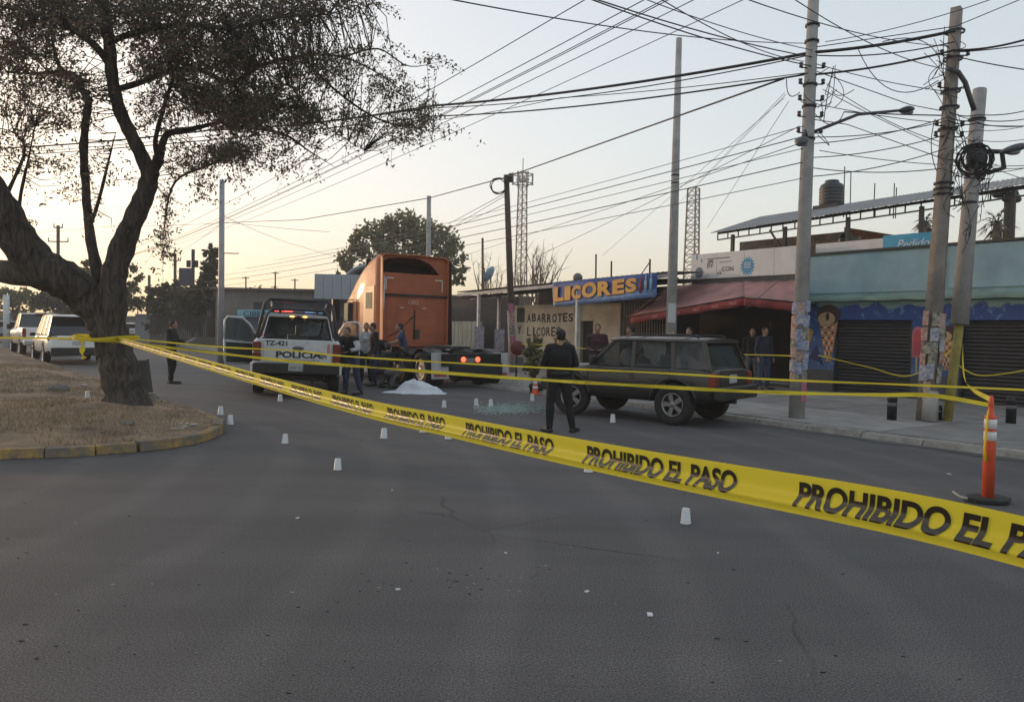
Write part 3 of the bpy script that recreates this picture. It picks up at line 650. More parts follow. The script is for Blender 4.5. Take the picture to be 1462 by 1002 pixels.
cxx = S3(1180, 470, T0); mural(tb, cone_art(cxx.x+.05, 2.02, 1.08), 'painted_cone')
cxx = S3(1350, 500, T0); mural(tb, cone_art(cxx.x, 1.62, .75), 'painted_cone')
px_ = S3(1308, 490, T0).x
mural(tb, [([(px_-.0, .78), (px_+.05, .78), (px_+.05, 1.2), (px_, 1.2)], cream, 1), ([(px_-.10, 1.15), (px_+.16, 1.15)] + circ(px_+.03, 1.72, .13, .2, 10, 0, 3.14), pinkm, 2), ([(px_-.06, 1.22), (px_+.12, 1.22)] + circ(px_+.03, 1.68, .09, .15, 10, 0, 3.14), M('mural_red', (.36, .06, .07), .85), 3)], 'painted_lolly')
px_ = S3(1153, 480, T0).x
mural(tb, [([(px_+.02, 1.2)]+circ(px_+.08, 1.7, .09, .14, 8, 0, 3.14)+[(px_+.0, 1.2)], yelm, 1), ([(px_+.05, 1.0), (px_+.3, .95), (px_+.55, .8), (px_+.3, 1.4)], navy, 1)], 'painted_lolly')
# ---- red awning shop
ra = ST('awning_shop', 'open dark shop under a faded red awning with a long white sign above it', 'building', -16.5, T0, .1)
xa = S3(898, 450, T0).x; xb = xL
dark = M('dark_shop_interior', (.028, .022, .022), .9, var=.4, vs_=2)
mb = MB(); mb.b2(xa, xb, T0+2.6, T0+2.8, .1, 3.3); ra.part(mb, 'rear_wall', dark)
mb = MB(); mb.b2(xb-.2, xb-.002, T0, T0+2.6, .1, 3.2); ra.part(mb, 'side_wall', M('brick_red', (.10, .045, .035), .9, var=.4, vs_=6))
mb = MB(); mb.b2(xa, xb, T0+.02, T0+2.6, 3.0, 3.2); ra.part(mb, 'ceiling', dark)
mb = MB(); xs0 = S3(985, 400, T0-.1).x; xs1 = S3(1335, 350, T0).x
mb.b2(xs0, xb-.002, T0-.02, T0+.12, 2.95, 3.36); ra.part(mb, 'beam', M('beam_grey', (.10, .095, .09), .8, var=.3))
signw = M('sign_white', (.64, .63, .62), .6, var=.12, vs_=1.5)
for i in range(4):
    x0 = xs0+(xb-xs0)*i/4; x1 = xs0+(xb-xs0)*(i+1)/4
    mb = MB(); mb.hexa([Vector((x0+.005, T0-.06, 3.37)), Vector((x1-.005, T0-.06, 3.37)), Vector((x1-.005, T0+.1, 3.37)), Vector((x0+.005, T0+.1, 3.37)), Vector((x0+.005, T0-.06, 4.17)), Vector((x1-.005, T0-.06, 4.17)), Vector((x1-.005, T0+.1, 4.17)), Vector((x0+.005, T0+.1, 4.17))])
    ra.part(mb, 'sign_panel', signw, bevel=.006)
xc = S3(1262, 345, T0+.4).x
mb = MB(); mb.b2(xb+.01, xc, T0+.36, T0+.44, 3.8, 4.22); ra.part(mb, 'sign_panel', signw)
mb = MB(); mb.b2(xc, S3(1334, 345, T0+.4).x, T0+.355, T0+.44, 3.84, 4.28); ra.part(mb, 'sign_panel', M('sign_cyan', (.06, .34, .52), .6, var=.1), label='cyan end panel of the sign')
text_part(ra, 'Pedidos', M('text_white', (.7, .7, .7), .6), 'lettering', (S3(1306, 345, T0+.35).x, T0+.35, 3.93), (1, 0, 0), (0, 0, 1), size=.3, shear=.3)
# starburst + small print
pc = S3(1067, 380, T0-.07); poly = []
for k in range(32):
    a = k/32*6.2832; r_ = .30 if k % 2 else .21; poly.append((pc.x+r_*math.cos(a)*.95, pc.z+r_*math.sin(a)))
cy = M('print_blue', (.06, .27, .45), .6)
mb = MB(); mb.add([(x, T0-.064, z) for x, z in poly], [tuple(range(32))]); ra.part(mb, 'starburst', cy)
for dz in (-.03, .04, .1):
    mb = MB(); mb.b2(pc.x-.12, pc.x+.12, T0-.069, T0-.066, pc.z+dz-.012, pc.z+dz+.012); ra.part(mb, 'print_line', signw)
pg_ = M('print_grey', (.16, .17, .18), .7)
p0 = S3(993, 393, T0-.07); mb = MB(); mb.add([(x, T0-.064, z) for x, z in circ(p0.x+.14, 3.58, .17, .17)], [tuple(range(20))]); ra.part(mb, 'print_disc', M('print_slate', (.13, .16, .22), .7, var=.5, vs_=15))
for k, (x, z, w_, h_) in enumerate([(.0, 4.0, .06, .16), (.2, 3.9, .05, .12), (.45, 3.98, .9, .03), (.5, 3.88, .2, .08), (.95, 3.86, .5, .02)]):
    mb = MB(); mb.b2(p0.x+x, p0.x+x+w_, T0-.066, T0-.0635, z, z+h_); ra.part(mb, 'print_line', pg_ if k > 1 else MATS['print_blue'])
for (tx, x, z, sz) in (('BV', 1024-24, 3.72, .22), ('CON', 1045-24, 3.58, .2), ('a la', 1015, 3.5, .12)):
    text_part(ra, tx, pg_, 'lettering', (S3(x, 388, T0-.07).x+.25, T0-.0635, z), (1, 0, 0), (0, 0, 1), size=sz, align='LEFT', bold=.004)
text_part(ra, '...................', pg_, 'lettering', (p0.x+.95, T0-.0635, 3.6), (1, 0, 0), (0, 0, 1), size=.14, align='LEFT')
# awning
awn = M('awning_red', (.36, .18, .165), .85, var=.28, vs_=1.5); awn2 = M('awning_valance', (.22, .03, .035), .8, var=.2)
FT = 17.7
A0 = S3(900, 452, FT); A1 = S3(1062, 424, FT-.1); A2 = S3(1140, 432, FT+.25)
B0 = S3(955, 408, T0-.06); B1 = S3(1062, 402, T0-.06); B2 = S3(1140, 400, T0-.06)
aw = ST('awning', 'faded red fabric awning with a darker lettered valance over the dark shop front', 'awning', A1.x, FT, 0)
def cloth(mb, a, b, c, d, n=14, m=8, sag=.05):
    V = []; F = []
    for j in range(m+1):
        for i in range(n+1):
            u, v = i/n, j/m; p = a.lerp(b, u).lerp(d.lerp(c, u), v); s = sag*math.sin(math.pi*v)*(1+.3*math.sin(u*14)); V.append(p-Vector((0, 0, s+.012*math.sin(u*23+v*3)))) 
    for j in range(m):
        for i in range(n): k = j*(n+1)+i; F.append((k, k+1, k+n+2, k+n+1))
    mb.add(V, F, True)
for (a, b, c, d) in ((A0, A1, B1, B0), (A1, A2, B2, B1)):
    mb = MB(); cloth(mb, a, b, c, d); o = aw.part(mb, 'canopy_panel', awn); sm = o.modifiers.new('s', 'SOLIDIFY'); sm.thickness = .006
    dz = Vector((0, 0, -.24)); mb = MB(); cloth(mb, a+dz, b+dz, b+Vector((0, 0, -.008)), a+Vector((0, 0, -.008)), 24, 2, 0.0)
    for i, v in enumerate(mb.v): mb.v[i] = (v[0], v[1]+.012*math.sin(v[0]*9), v[2])
    o = aw.part(mb, 'valance', awn2); sm = o.modifiers.new('s', 'SOLIDIFY'); sm.thickness = .005
    mb = MB(); mb.tube([a, b], .022, 6); aw.part(mb, 'front_rail', blackm)
for k in (.25, .45, .62, .78, .92):
    p = A0.lerp(A1, k); text_part(aw, 'PAN', M('faded_print', (.45, .22, .22), .8), 'lettering', p+Vector((0, -.02, -.18)), (A1-A0).normalized(), (0, 0, 1), size=.13)
mb = MB(); S0 = S3(898, 452, T0-.05); cloth(mb, A0, A0+Vector((0, .02, 0)), B0, S0, 3, 4, 0); aw.part(mb, 'side_panel', awn)
for p in (A0, A1, A2):
    mb = MB(); q = Vector((p.x, T0, p.z-.15)); mb.beam(p, q, .04); aw.part(mb, 'arm', blackm)
# vertical bars fence left of the opening
gf = ST('barred_gate', 'tall pale vertical bar gate under the left end of the red awning', 'gate', S3(920, 480, T0-.1).x, T0-.1, .12)
ga = S3(888, 470, T0-.1).x; gb = S3(966, 470, T0-.1).x; nb = 22; barm = M('gate_bar_paint', (.15, .145, .13), .7, var=.2)
for i in range(nb):
    x = ga+(gb-ga)*i/(nb-1); mb = MB(); mb.b2(x-.013, x+.013, T0-.12, T0-.09, .14, 2.75); gf.part(mb, 'bar', barm)
for z in (.2, 1.2, 2.2, 2.75):
    mb = MB(); mb.b2(ga, gb, T0-.078, T0-.05, z-.03, z+.03); gf.part(mb, 'rail', barm)
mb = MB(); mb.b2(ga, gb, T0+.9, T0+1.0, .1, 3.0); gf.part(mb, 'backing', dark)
# upper storey with metal roof
us = ST('roof_terrace', 'upper terrace of unpainted block walls under a long sloping grey metal roof', 'building', -13, T0+1, 3.4)
R0 = S3(1014, 333, 20.6); R1 = S3(1470, 262, 20.6); R1.z = min(R1.z, 6.5); Q0 = S3(1085, 310, 24.5); Q1 = S3(1470, 252, 24.5)
roofm = M('metal_roof', (.27, .26, .255), .85, var=.2, vs_=1.5)
nsheet = 12
for i in range(nsheet):
    a = R0.lerp(R1, i/nsheet); b = R0.lerp(R1, (i+1)/nsheet); c = Q0.lerp(Q1, (i+1)/nsheet); d = Q0.lerp(Q1, i/nsheet); g = (b-a).normalized()*.01
    mb = MB(); secs = []
    for j in range(13):
        u = j/12; zz = .025*(1 if j % 2 else 0); secs.append([(a+g).lerp(b-g, u)+Vector((0, 0, zz)), (d+g).lerp(c-g, u)+Vector((0, 0, zz)), (d+g).lerp(c-g, u)+Vector((0, 0, zz-.012)), (a+g).lerp(b-g, u)+Vector((0, 0, zz-.012))])
    mb.loft(secs, smooth=False); us.part(mb, 'roof_sheet', roofm)
steel = M('dark_steel', (.03, .028, .027), .6, var=.3)
def off(p, dy, dz): return p+Vector((0, dy, dz))
for k, dy in ((0, .3), (0, 3.4)):
    a = R0.lerp(Q0, dy/3.9); b = R1.lerp(Q1, dy/3.9); a, b = a+Vector((.15, 0, -.07)), b+Vector((0, 0, -.07))
    mb = MB(); mb.beam(a, b, .06, .07); mb.beam(a+Vector((0, 0, -.22)), b+Vector((0, 0, -.22)), .04)
    for q in range(22): u = q/22; mb.beam(a.lerp(b, u)+Vector((0, 0, -.03)), a.lerp(b, u)+Vector((0, 0, -.22)), .03)
    us.part(mb, 'truss', steel)
for u in (.07, .28, .50, .72, .95):
    a = R0.lerp(R1, u)+Vector((0, .35, -.1)); mb = MB(); mb.beam(Vector((a.x, a.y, 3.3)), a, .1, .1, (0, 1, 0)); us.part(mb, 'post', steel if u > .1 else M('green_post', (.07, .08, .05), .7))
mb = MB(); a = R0.lerp(R1, .28)+Vector((-.02, .35, -.9)); mb.beam(a, a+Vector((-.55, 0, .75)), .05); us.part(mb, 'brace', steel)
blk = [M('block_%d' % i, (.20*k, .19*k, .18*k), .95, var=.3, vs_=9, bump=.4, bs=30) for i, k in enumerate((1, .85, .7))]
# block wall: individual blocks
wx0 = S3(1056, 340, 22.6).x; wx1 = S3(1200, 335, 22.6).x; bmesh_ = {}
for r_ in range(8):
    x = wx0 - (.2 if r_ % 2 else 0)
    while x < wx1:
        z0 = 3.35+r_*.2
        if (r_, ) and x+.4 > wx0:
            mb = MB(); mb.b2(max(x, wx0)+.006, x+.394, 22.6, 22.75, z0+.006, z0+.194); us.part(mb, 'block', blk[random.randint(0, 2)])
        x += .4
mb = MB(); mb.b2(wx0+.01, wx1+.2, 22.62, 22.9, 3.35, 4.93); us.part(mb, 'mortar_core', M('mortar', (.16, .15, .14), .95))
mb = MB(); hx0 = S3(1205, 335, 24).x; hx1 = S3(1300, 345, 24).x; mb.hexa([Vector((hx0, 24, 3.3)), Vector((hx1, 24, 3.3)), Vector((hx1, 24.3, 3.3)), Vector((hx0, 24.3, 3.3)), Vector((hx0, 24, 5.3)), Vector((hx1+1.5, 24, 4.4)), Vector((hx1+1.5, 24.3, 4.4)), Vector((hx0, 24.3, 5.3))]); us.part(mb, 'gable_wall', M('raw_brick', (.19, .11, .08), .95, var=.4, vs_=8))
mb = MB(); mb.b2(xs0+.5, -3, T0+.5, T0+9, 3.1, 3.3); us.part(mb, 'terrace_floor', concrete)
# thing on the terrace: dark machine
g = S3(1205, 340, 21.5); mb = MB(); mb.ell((g.x, 21.5, g.z-.08), (.16, .2, .22), 10, 8); mb.b2(g.x+.1, g.x+.5, 21.4, 21.6, g.z-.2, g.z); mb.b2(g.x-.2, g.x+.5, 21.3, 21.7, 3.3, g.z-.2)
single(mb, 'compressor', blackm, 'dark compressor unit standing on the roof terrace under the metal roof', 'machine', SW(g.x, 21.5, 3.3), rz=AZ, org=(g.x, 21.5, 3.3))
# water tank
tk = S3(1187, 292, 24.2); tw_ = 16.5*YP(1187, 292, 10).length/10
rr_ = 15.5/FP*(SW(tk.x, 24.2).y)/math.cos(math.atan((1187-731)/FP))*.98; hh = 36/FP*SW(tk.x, 24.2).y
wt = ST('water_tank', 'black domed plastic water tank standing on the sloping metal roof', 'water tank', tk.x, 24.2, tk.z-.05)
mb = MB(); pr = [(0, 0), (rr_*.97, 0), (rr_, .04)]
for q in range(5): z = .08+q*hh*.13; pr += [(rr_, z), (rr_*1.03, z+.03), (rr_*1.03, z+.06), (rr_, z+.09)]
pr += [(rr_, hh*.72), (rr_*.9, hh*.82), (rr_*.6, hh*.9), (rr_*.55, hh*.92)]
mb.lathe(pr, 24, Matrix.Translation((tk.x, 24.2, tk.z-.05))); wt.part(mb, 'shell', M('tank_black', (.028, .032, .038), .5, var=.3, vs_=4))
mb = MB(); mb.lathe([(rr_*.58, hh*.90), (rr_*.58, hh*.98), (rr_*.5, hh), (0, hh*1.01)], 20, Matrix.Translation((tk.x, 24.2, tk.z-.05))); wt.part(mb, 'lid', MATS['tank_black'])
mb = MB(); mb.b2(tk.x-.45, tk.x+.45, 23.8, 24.6, tk.z-.3, tk.z-.05); wt.part(mb, 'stand', steel)
for i, px in enumerate((1205, 1214, 1248, 1276, 1279)):
    a = S3(px, 290, 24.8); b = S3(px+1, (238, 245, 262, 262, 268)[i], 24.8); mb = MB(); mb.tube([a-Vector((0, 0, .5)), b], .018, 5)
    single(mb, 'rebar_rod', steel, 'thin upright rod over the sloping roof, %s' % ('nearest the water tank', 'second from the water tank', 'middle of five', 'left of the close pair', 'right of the close pair')[i], 'rod', SW(a.x, 24.8, a.z-.5), group='upright rods over the metal roof', rz=AZ, org=(a.x, 24.8, a.z-.5))
# ---- liquor store
cc = S3(700, 415, 17.6)
lq = ST('liquor_store', 'low shop with a long dark tin canopy and hand painted words on its pale wall', 'building', -25, 18, .1)
# canopy roof, sheet parts
C0 = S3(652, 417, 17.4); C1 = S3(958, 388, 17.4)
tin = M('old_tin', (.085, .07, .06), .7, var=.4, vs_=3)
for i in range(11):
    a = C0.lerp(C1, i/11)+Vector((.01, 0, 0)); b = C0.lerp(C1, (i+1)/11)-Vector((.01, 0, 0)); u = Vector((0, 7, .35))*(1 if i < 8 else .22); mb = MB(); secs = []
    for j in range(11):
        zz = .03*(j % 2); p = a.lerp(b, j/10)+Vector((0, 0, zz)); secs.append([p, p+u, p+u-Vector((0, 0, .015)), p-Vector((0, 0, .015))])
    mb.loft(secs, smooth=False); lq.part(mb, 'roof_sheet', tin)
mb = MB(); mb.beam(C0+Vector((0, .05, -.12)), C1+Vector((0, .05, -.10)), .05, .12); lq.part(mb, 'fascia', M('fascia_pale', (.42, .42, .42), .6, var=.4, vs_=1.5))  # pale tone paints in the light catching the metal edge
mb = MB(); mb.beam(C0+Vector((0, .3, -.25)), C1+Vector((0, .3, -.22)), .1, .12); lq.part(mb, 'beam', dark)
for px, pt, zb in ((683, 17.5, .1), (712, 18.6, .1), (824, 17.3, .1)):
    p = S3(px, 460, pt); zt_ = C0.lerp(C1, (p.x-C0.x)/(C1.x-C0.x)).z-.14
    mb = MB(); mb.b2(p.x-.055, p.x+.055, pt-.055, pt+.055, zb, zt_); lq.part(mb, 'post', whitepost)
# soffit edge beam at left, white colour standing for light on it
p = S3(700, 425, 18.3); mb = MB(); a = S3(672, 426, 18.3); b = S3(712, 420, 18.3); mb.beam(a, b, .06, .1); lq.part(mb, 'cross_beam', whitepost)
# text wall: near parallel to the picture, depth 25
beige = M('cream_wall', (.44, .40, .32), .9, var=.28, vs_=1.2, bump=.15)
W0 = YP(733, 436, 33.0); W1 = YP(886, 436, 27.6)
def wl(p): return Vector((p.dot(EX), p.dot(EY), p.z))
a, b = wl(W0), wl(W1); d_ = (b-a); d_.z = 0; nrm = Vector((-d_.y, d_.x, 0)).normalized()
def wp(px, py, o_=.006):
    v = ray(px, py); v = Vector((v.dot(EX), v.dot(EY), v.z)); c0 = Vector((0, 0, CAMH)); return c0+v*((a-c0).dot(nrm)/v.dot(nrm))-nrm*o_
du = wp(829, 458, 0); dv = wp(847, 458, 0); u0_ = (du-a).dot(d_)/d_.dot(d_); u1_ = (dv-a).dot(d_)/d_.dot(d_); zt_ = W0.z
def wseg(u, v, z0, z1, m, name, dpt=.2, o_=0.0):
    p = a+d_*u-nrm*o_; q = a+d_*v-nrm*o_; p.z = z0; q.z = z0; mb = MB(); w_ = nrm*dpt
    P = [p, q, q+w_, p+w_]; mb.hexa(P+[x+Vector((0, 0, z1-z0)) for x in P]); return lq.part(mb, name, m)
zd = du.z
wseg(0, u0_, .1, zt_, beige, 'wall'); wseg(u0_, u1_, zd, zt_, beige, 'wall'); wseg(u1_, 1, .1, zt_, beige, 'wall')
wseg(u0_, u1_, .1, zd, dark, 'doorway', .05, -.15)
wseg(0, .12, .1, .5, dado, 'wall_base', .02, .02)
e_ = d_.normalized(); blk_t = M('hand_paint_black', (.02, .018, .018), .85, var=.4)
def wp(px, py, o_=.006):
    v = ray(px, py); v = Vector((v.dot(EX), v.dot(EY), v.z)); c0 = Vector((0, 0, CAMH)); return c0+v*((a-c0).dot(nrm)/v.dot(nrm))-nrm*o_
def fit_text(th, txt, P0, P1, hgt, mat, nm, upd=(0, 0, 1), **kw):
    me = text_mesh(txt, 1, align='LEFT', **kw); xs = [v.co.x for v in me.vertices]; ys = [v.co.y for v in me.vertices]; x0, x1, y0, y1 = min(xs), max(xs), min(ys), max(ys)
    me.materials.clear(); me.materials.append(mat); X = (P1-P0); U = Vector(upd)*hgt; Z = X.normalized().cross(Vector(upd).normalized()); O = P0-th.org
    for v in me.vertices: c = v.co.copy(); v.co = O+X*((c.x-x0)/(x1-x0))+U*((c.y-y0)/(y1-y0))+Z*c.z
    o = bpy.data.objects.new(nm, me); link(o); o.parent = th.o; return o
def word(th, txt, P0, P1, hgt, mat, jit=.0, **kw):
    """one mesh per letter"""
    n = len(txt); X = (P1-P0)
    for k, ch in enumerate(txt):
        if ch == ' ': continue
        p = P0+X*(k+.08)/n; q = P0+X*(k+.9)/n; j = random.uniform(-jit, jit); p.z += j*hgt; q.z += j*hgt
        if ch == 'I': p, q = p.lerp(q, .3), p.lerp(q, .7)
        fit_text(th, ch, p, q, hgt*random.uniform(1-jit, 1+jit), mat, 'letter', **kw)
word(lq, 'ABARROTES', wp(752, 460), wp(819, 460), 12.5*30.5/FP, blk_t, .06, bold=.03)
word(lq, 'Y', wp(738, 476), wp(745, 476), 11*32/FP, blk_t, .0, bold=.02)
word(lq, 'LICORES', wp(752, 480), wp(801, 480), 13*31/FP, blk_t, .06, bold=.02)
p = wp(738, 460); q = wp(749, 460); mb = MB(); mb.hexa([p, q, q+nrm*.005, p+nrm*.005]+[x+Vector((0, 0, .60)) for x in (p, q, q+nrm*.005, p+nrm*.005)]); lq.part(mb, 'painted_patch', M('dark_olive_patch', (.03, .04, .025), .9))
# banner
bn = ST('banner', 'blue banner with the word LICORES in big yellow orange letters hung under the canopy edge', 'sign', S3(863, 430, 17.2).x, 17.2, 3)
b0, b1, b2_, b3 = S3(790, 438, 17.25), S3(937, 424, 17.25), S3(938, 389.5, 17.25), S3(788, 404, 17.25)
bblue = M('banner_blue', (.015, .06, .27), .55, var=.35, vs_=2.5); bl2 = M('banner_light_blue', (.14, .26, .52), .55, var=.35, vs_=4)
mb = MB(); V = []; F = []
for j in range(7):
    for i in range(31): u, v = i/30, j/6; p = b0.lerp(b1, u).lerp(b3.lerp(b2_, u), v); V.append(p+Vector((0, .02*math.sin(u*13)*math.sin(v*2), 0)))
for j in range(6):
    for i in range(30): k = j*31+i; mb.slots = []; F.append((k, k+1, k+32, k+31))
mb.slots = [bblue]; mb.add(V, F, True); o = bn.part(mb, 'cloth'); o.data.materials.append(bl2)
for i, p in enumerate(o.data.polygons): p.material_index = 1 if i < 30 or (i < 60 and i % 30 > 12) else 0
o.modifiers.new('s', 'SOLIDIFY').thickness = .008
orr = M('letter_orange', (.72, .30, .06), .6, col2=(.70, .42, .07), vs_=3)
L0 = b0.lerp(b3, .2)+(b1-b0)*.015; L1 = b1.lerp(b2_, .3)-(b1-b0)*.17
L0.y -= .03; L1.y -= .03; ky = M('letter_shadow', (.01, .01, .03), .6)
w0 = (L1-L0)
xs_ = [0, .145, .235, .37, .565, .74, .885, 1.02]
for k, ch in enumerate('LICORES'):
    hh_ = (b3-b0).length*(.60, .56, .54, .60, .56, .54, .52)[k]
    p = L0+w0*xs_[k]; q = L0+w0*(xs_[k+1]-.012)
    if ch == 'I': q = L0+w0*(xs_[k+1]-.012)
    fit_text(bn, ch, p, q, hh_, orr, 'letter', bold=.05)
    fit_text(bn, ch, p+Vector((.02, .012, -.02)), q+Vector((.02, .012, -.02)), hh_, ky, 'letter_shadow', bold=.07)
for k in range(3):
    p = b1.lerp(b2_, .25)-(b1-b0)*(.13-.045*k)+Vector((0, -.03, 0)); mb = MB(); mb.tube([p, p+Vector((0, 0, .28+.05*k)), p+Vector((0, 0, .33+.05*k)), p+Vector((0, 0, .48+.05*k))], [.045, .045, .018, .018], 8)
    bn.part(mb, 'painted_bottle', (M('bottle_red', (.4, .05, .03), .5), M('bottle_pale', (.45, .5, .5), .5), M('bottle_cyan', (.2, .45, .55), .5))[k])
# darkness behind canopy & side room
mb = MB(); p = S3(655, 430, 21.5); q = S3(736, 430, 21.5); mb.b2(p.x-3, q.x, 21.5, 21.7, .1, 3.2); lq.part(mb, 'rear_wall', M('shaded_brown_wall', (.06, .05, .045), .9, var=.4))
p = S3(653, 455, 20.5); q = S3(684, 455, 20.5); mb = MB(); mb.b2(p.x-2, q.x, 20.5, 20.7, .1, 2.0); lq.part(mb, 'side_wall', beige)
for i in range(6):
    mb = MB(); x = p.x+(q.x-p.x)*i/5; mb.b2(x-.02, x+.02, 20.3, 20.34, .1, 2.0); lq.part(mb, 'window_bar', M('bar_cream', (.35, .33, .25), .7))
# near-black rear wall added to stand for the shade under the canopy
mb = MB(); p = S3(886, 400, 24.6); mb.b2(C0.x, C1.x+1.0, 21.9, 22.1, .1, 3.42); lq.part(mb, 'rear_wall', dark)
# satellite dish
dc_ = S3(701, 393, 22); th = ST('satellite_dish', 'pale blue satellite dish on the tin roof beside the orange truck', 'dish', dc_.x, 22, 3.4)
mb = MB(); Rm = Matrix.Translation(dc_) @ Matrix.Rotation(math.radians(-60), 4, 'Z') @ Matrix.Rotation(math.radians(62), 4, 'X')
rd = .46; mb.lathe([(0, 0), (rd*.4, .02), (rd*.75, .07), (rd, .13), (rd*.98, .14), (rd*.7, .09), (0, .02)], 20, Rm); th.part(mb, 'reflector', M('dish_blue', (.25, .36, .45), .5))
mb = MB(); mb.tube([dc_, Vector((dc_.x, 22, 3.3))], .03, 6); th.part(mb, 'mount', steel)
# round vent on the roof, antenna bits
for i, (px, top, bot, lab) in enumerate(((851, 363, 393, 'thin short pole above the banner, left of two'), (873, 373, 390, 'short dark stub pole above the banner'), (928, 370, 386, 'short bracketed pole near the concrete pole above the banner'))):
    a = S3(px, bot, 20); b_ = S3(px, top, 20); mb = MB(); mb.tube([a-Vector((0, 0, .6)), b_], .035, 6)
    if i == 2: mb.tube([b_-Vector((0, 0, .1)), b_+Vector((-.4, 0, -.5))], .02, 5)
    single(mb, 'roof_pole', steel, lab, 'pole', SW(a.x, 20, a.z-.6), rz=AZ, org=(a.x, 20, a.z-.6))
a = S3(825, 395, 20); mb = MB(); mb.ell((a.x, 20, a.z-.05), (.2, .2, .2), 12, 8); single(mb, 'roof_vent', M('vent_grey', (.13, .12, .11), .6), 'small rounded grey vent on the roof above the white post', 'vent', SW(a.x, 20, a.z-.2), rz=AZ, org=(a.x, 20, a.z-.2))
# potted shrubs before the text wall
for i, (px, w_, h_, lab) in enumerate(((762, 15, 34, 'leafy green shrub in front of the painted words, left of two'), (800, 14, 36, 'yellowish green shrub in front of the painted wall, beside the white post'))):
    b = at(px, 23.6, .1); rng2 = np.random.default_rng(60+i)
    bush('garden_shrub', lab, 'shrub', b, [(0, 0, .55, w_*.021, .35, .5), (.05, .05, 1.0, w_*.015, .25, .35)], 1500, .07, far_g, group='shrubs before the painted wall', seed=60+i)
# small things by the canopy: round red sign, posters on posts, crates
g = at(738, 24.5, .1); th = WT('round_sign', 'round dark red sign on a short stand by the wooden pole', 'sign', g); c_ = YP(739, 497, 24.5)
mb = MB(); Rm = Matrix.Translation(c_) @ Matrix.Rotation(math.radians(90), 4, 'X'); mb.lathe([(0, -.03), (.22, -.03), (.24, 0), (.22, .03), (0, .03)], 24, Rm); th.part(mb, 'disc', M('sign_red', (.14, .02, .02), .6))
mb = MB(); mb.tube([g, Vector((g.x, g.y+.03, c_.z-.2))], .03, 6); mb.b2(g.x-.25, g.x+.25, g.y-.2, g.y+.2, .1, .14); th.part(mb, 'stand', steel)
cards = M('poster_print', (.34, .34, .36), .7, col2=(.20, .15, .18), vs_=9, det=2)
for i, (px, py, y, w_, h_, lab) in enumerate(((684, 488, 23.9, .30, .95, 'tall printed card hung on the left white canopy post'), (713, 486, 25.9, .34, .75, 'pale printed card hung on the second canopy post'))):
    c_ = YP(px, py, y); mb = MB(); mb.box(c_, (w_, .03, h_)); single(mb, 'poster_board', cards, lab, 'poster', c_)
g = at(751, 21, 0); mb = MB(); mb.box((g.x, g.y, .16), (.3, .3, .32), .5); single(mb, 'white_block', M('painted_block', (.45, .43, .42), .8, var=.2), 'small whitish block standing on the pavement left of the officer', 'block', g)
# far shops in the centre background
fb = [('far_shop', 'low grey block building with a flat roof far behind the police truck', [(310, 412, 446, 3)], 52, M('far_grey', (.17, .155, .14), .9, var=.3, vs_=.8)),
      ('far_shop', 'pale metal clad box shed behind the orange truck cab', [(449, 391, 522, 3)], 50, M('far_panel', (.30, .33, .36), .6, var=.1))]
def xbox(mb, px0, px1, ptop, y, dep, zb=0):
    a = YP(px0, ptop, y); b = YP(px1, ptop, y); z = (a.z+b.z)/2; mb.b2(a.x, b.x, y, y+dep, zb, z); return a.x, b.x, z
th = WT('far_shop', fb[0][1], 'building', at(380, 52)); mb = MB(); xbox(mb, 308, 452, 413, 52, 8); th.part(mb, 'wall', fb[0][4])
mb = MB(); a = YP(300, 410, 51.9); b = YP(455, 410, 51.9); mb.b2(a.x, b.x, 51.7, 60, a.z-.15, a.z); th.part(mb, 'roof', M('far_roof', (.12, .10, .085), .9))
for px in (365, 402, 420):
    a = YP(px, 440, 51.95); mb = MB(); mb.b2(a.x-.5, a.x+.5, 51.9, 51.98, 1.2, 2.4); th.part(mb, 'window', M('far_window', (.03, .03, .035), .3))
th = WT('far_shed', fb[1][1], 'building', at(485, 50))
a = YP(449, 391, 50); b = YP(590, 391, 50); N_ = 11
for i in range(N_):
    mb = MB(); x0 = a.x+(b.x-a.x)*i/N_; x1 = a.x+(b.x-a.x)*(i+1)/N_; mb.b2(x0+.01, x1-.01, 50, 50.1, a.z-1.6, a.z); th.part(mb, 'panel', fb[1][4])
mb = MB(); mb.b2(a.x, b.x, 50.1, 58, 0, a.z-.05); th.part(mb, 'body', fb[0][4])
mb = MB(); mb.b2(a.x-1, b.x, 49.4, 50, 0.0, 2.9); th.part(mb, 'lower_wall', M('slate_wall', (.05, .05, .06), .8, var=.3))
c_ = YP(556, 378, 50.5); mb = MB()   # curved roof
secs = []
for i in range(13):
    t = math.pi*i/12; secs.append([Vector((c_.x-2.8*math.cos(t), 50.2, a.z-.1+1.0*math.sin(t))), Vector((c_.x-2.8*math.cos(t), 57, a.z-.1+1.0*math.sin(t))), Vector((c_.x-2.7*math.cos(t), 57, a.z-.2+.9*math.sin(t))), Vector((c_.x-2.7*math.cos(t), 50.2, a.z-.2+.9*math.sin(t)))])
mb.loft(secs); th.part(mb, 'curved_roof', fb[1][4])
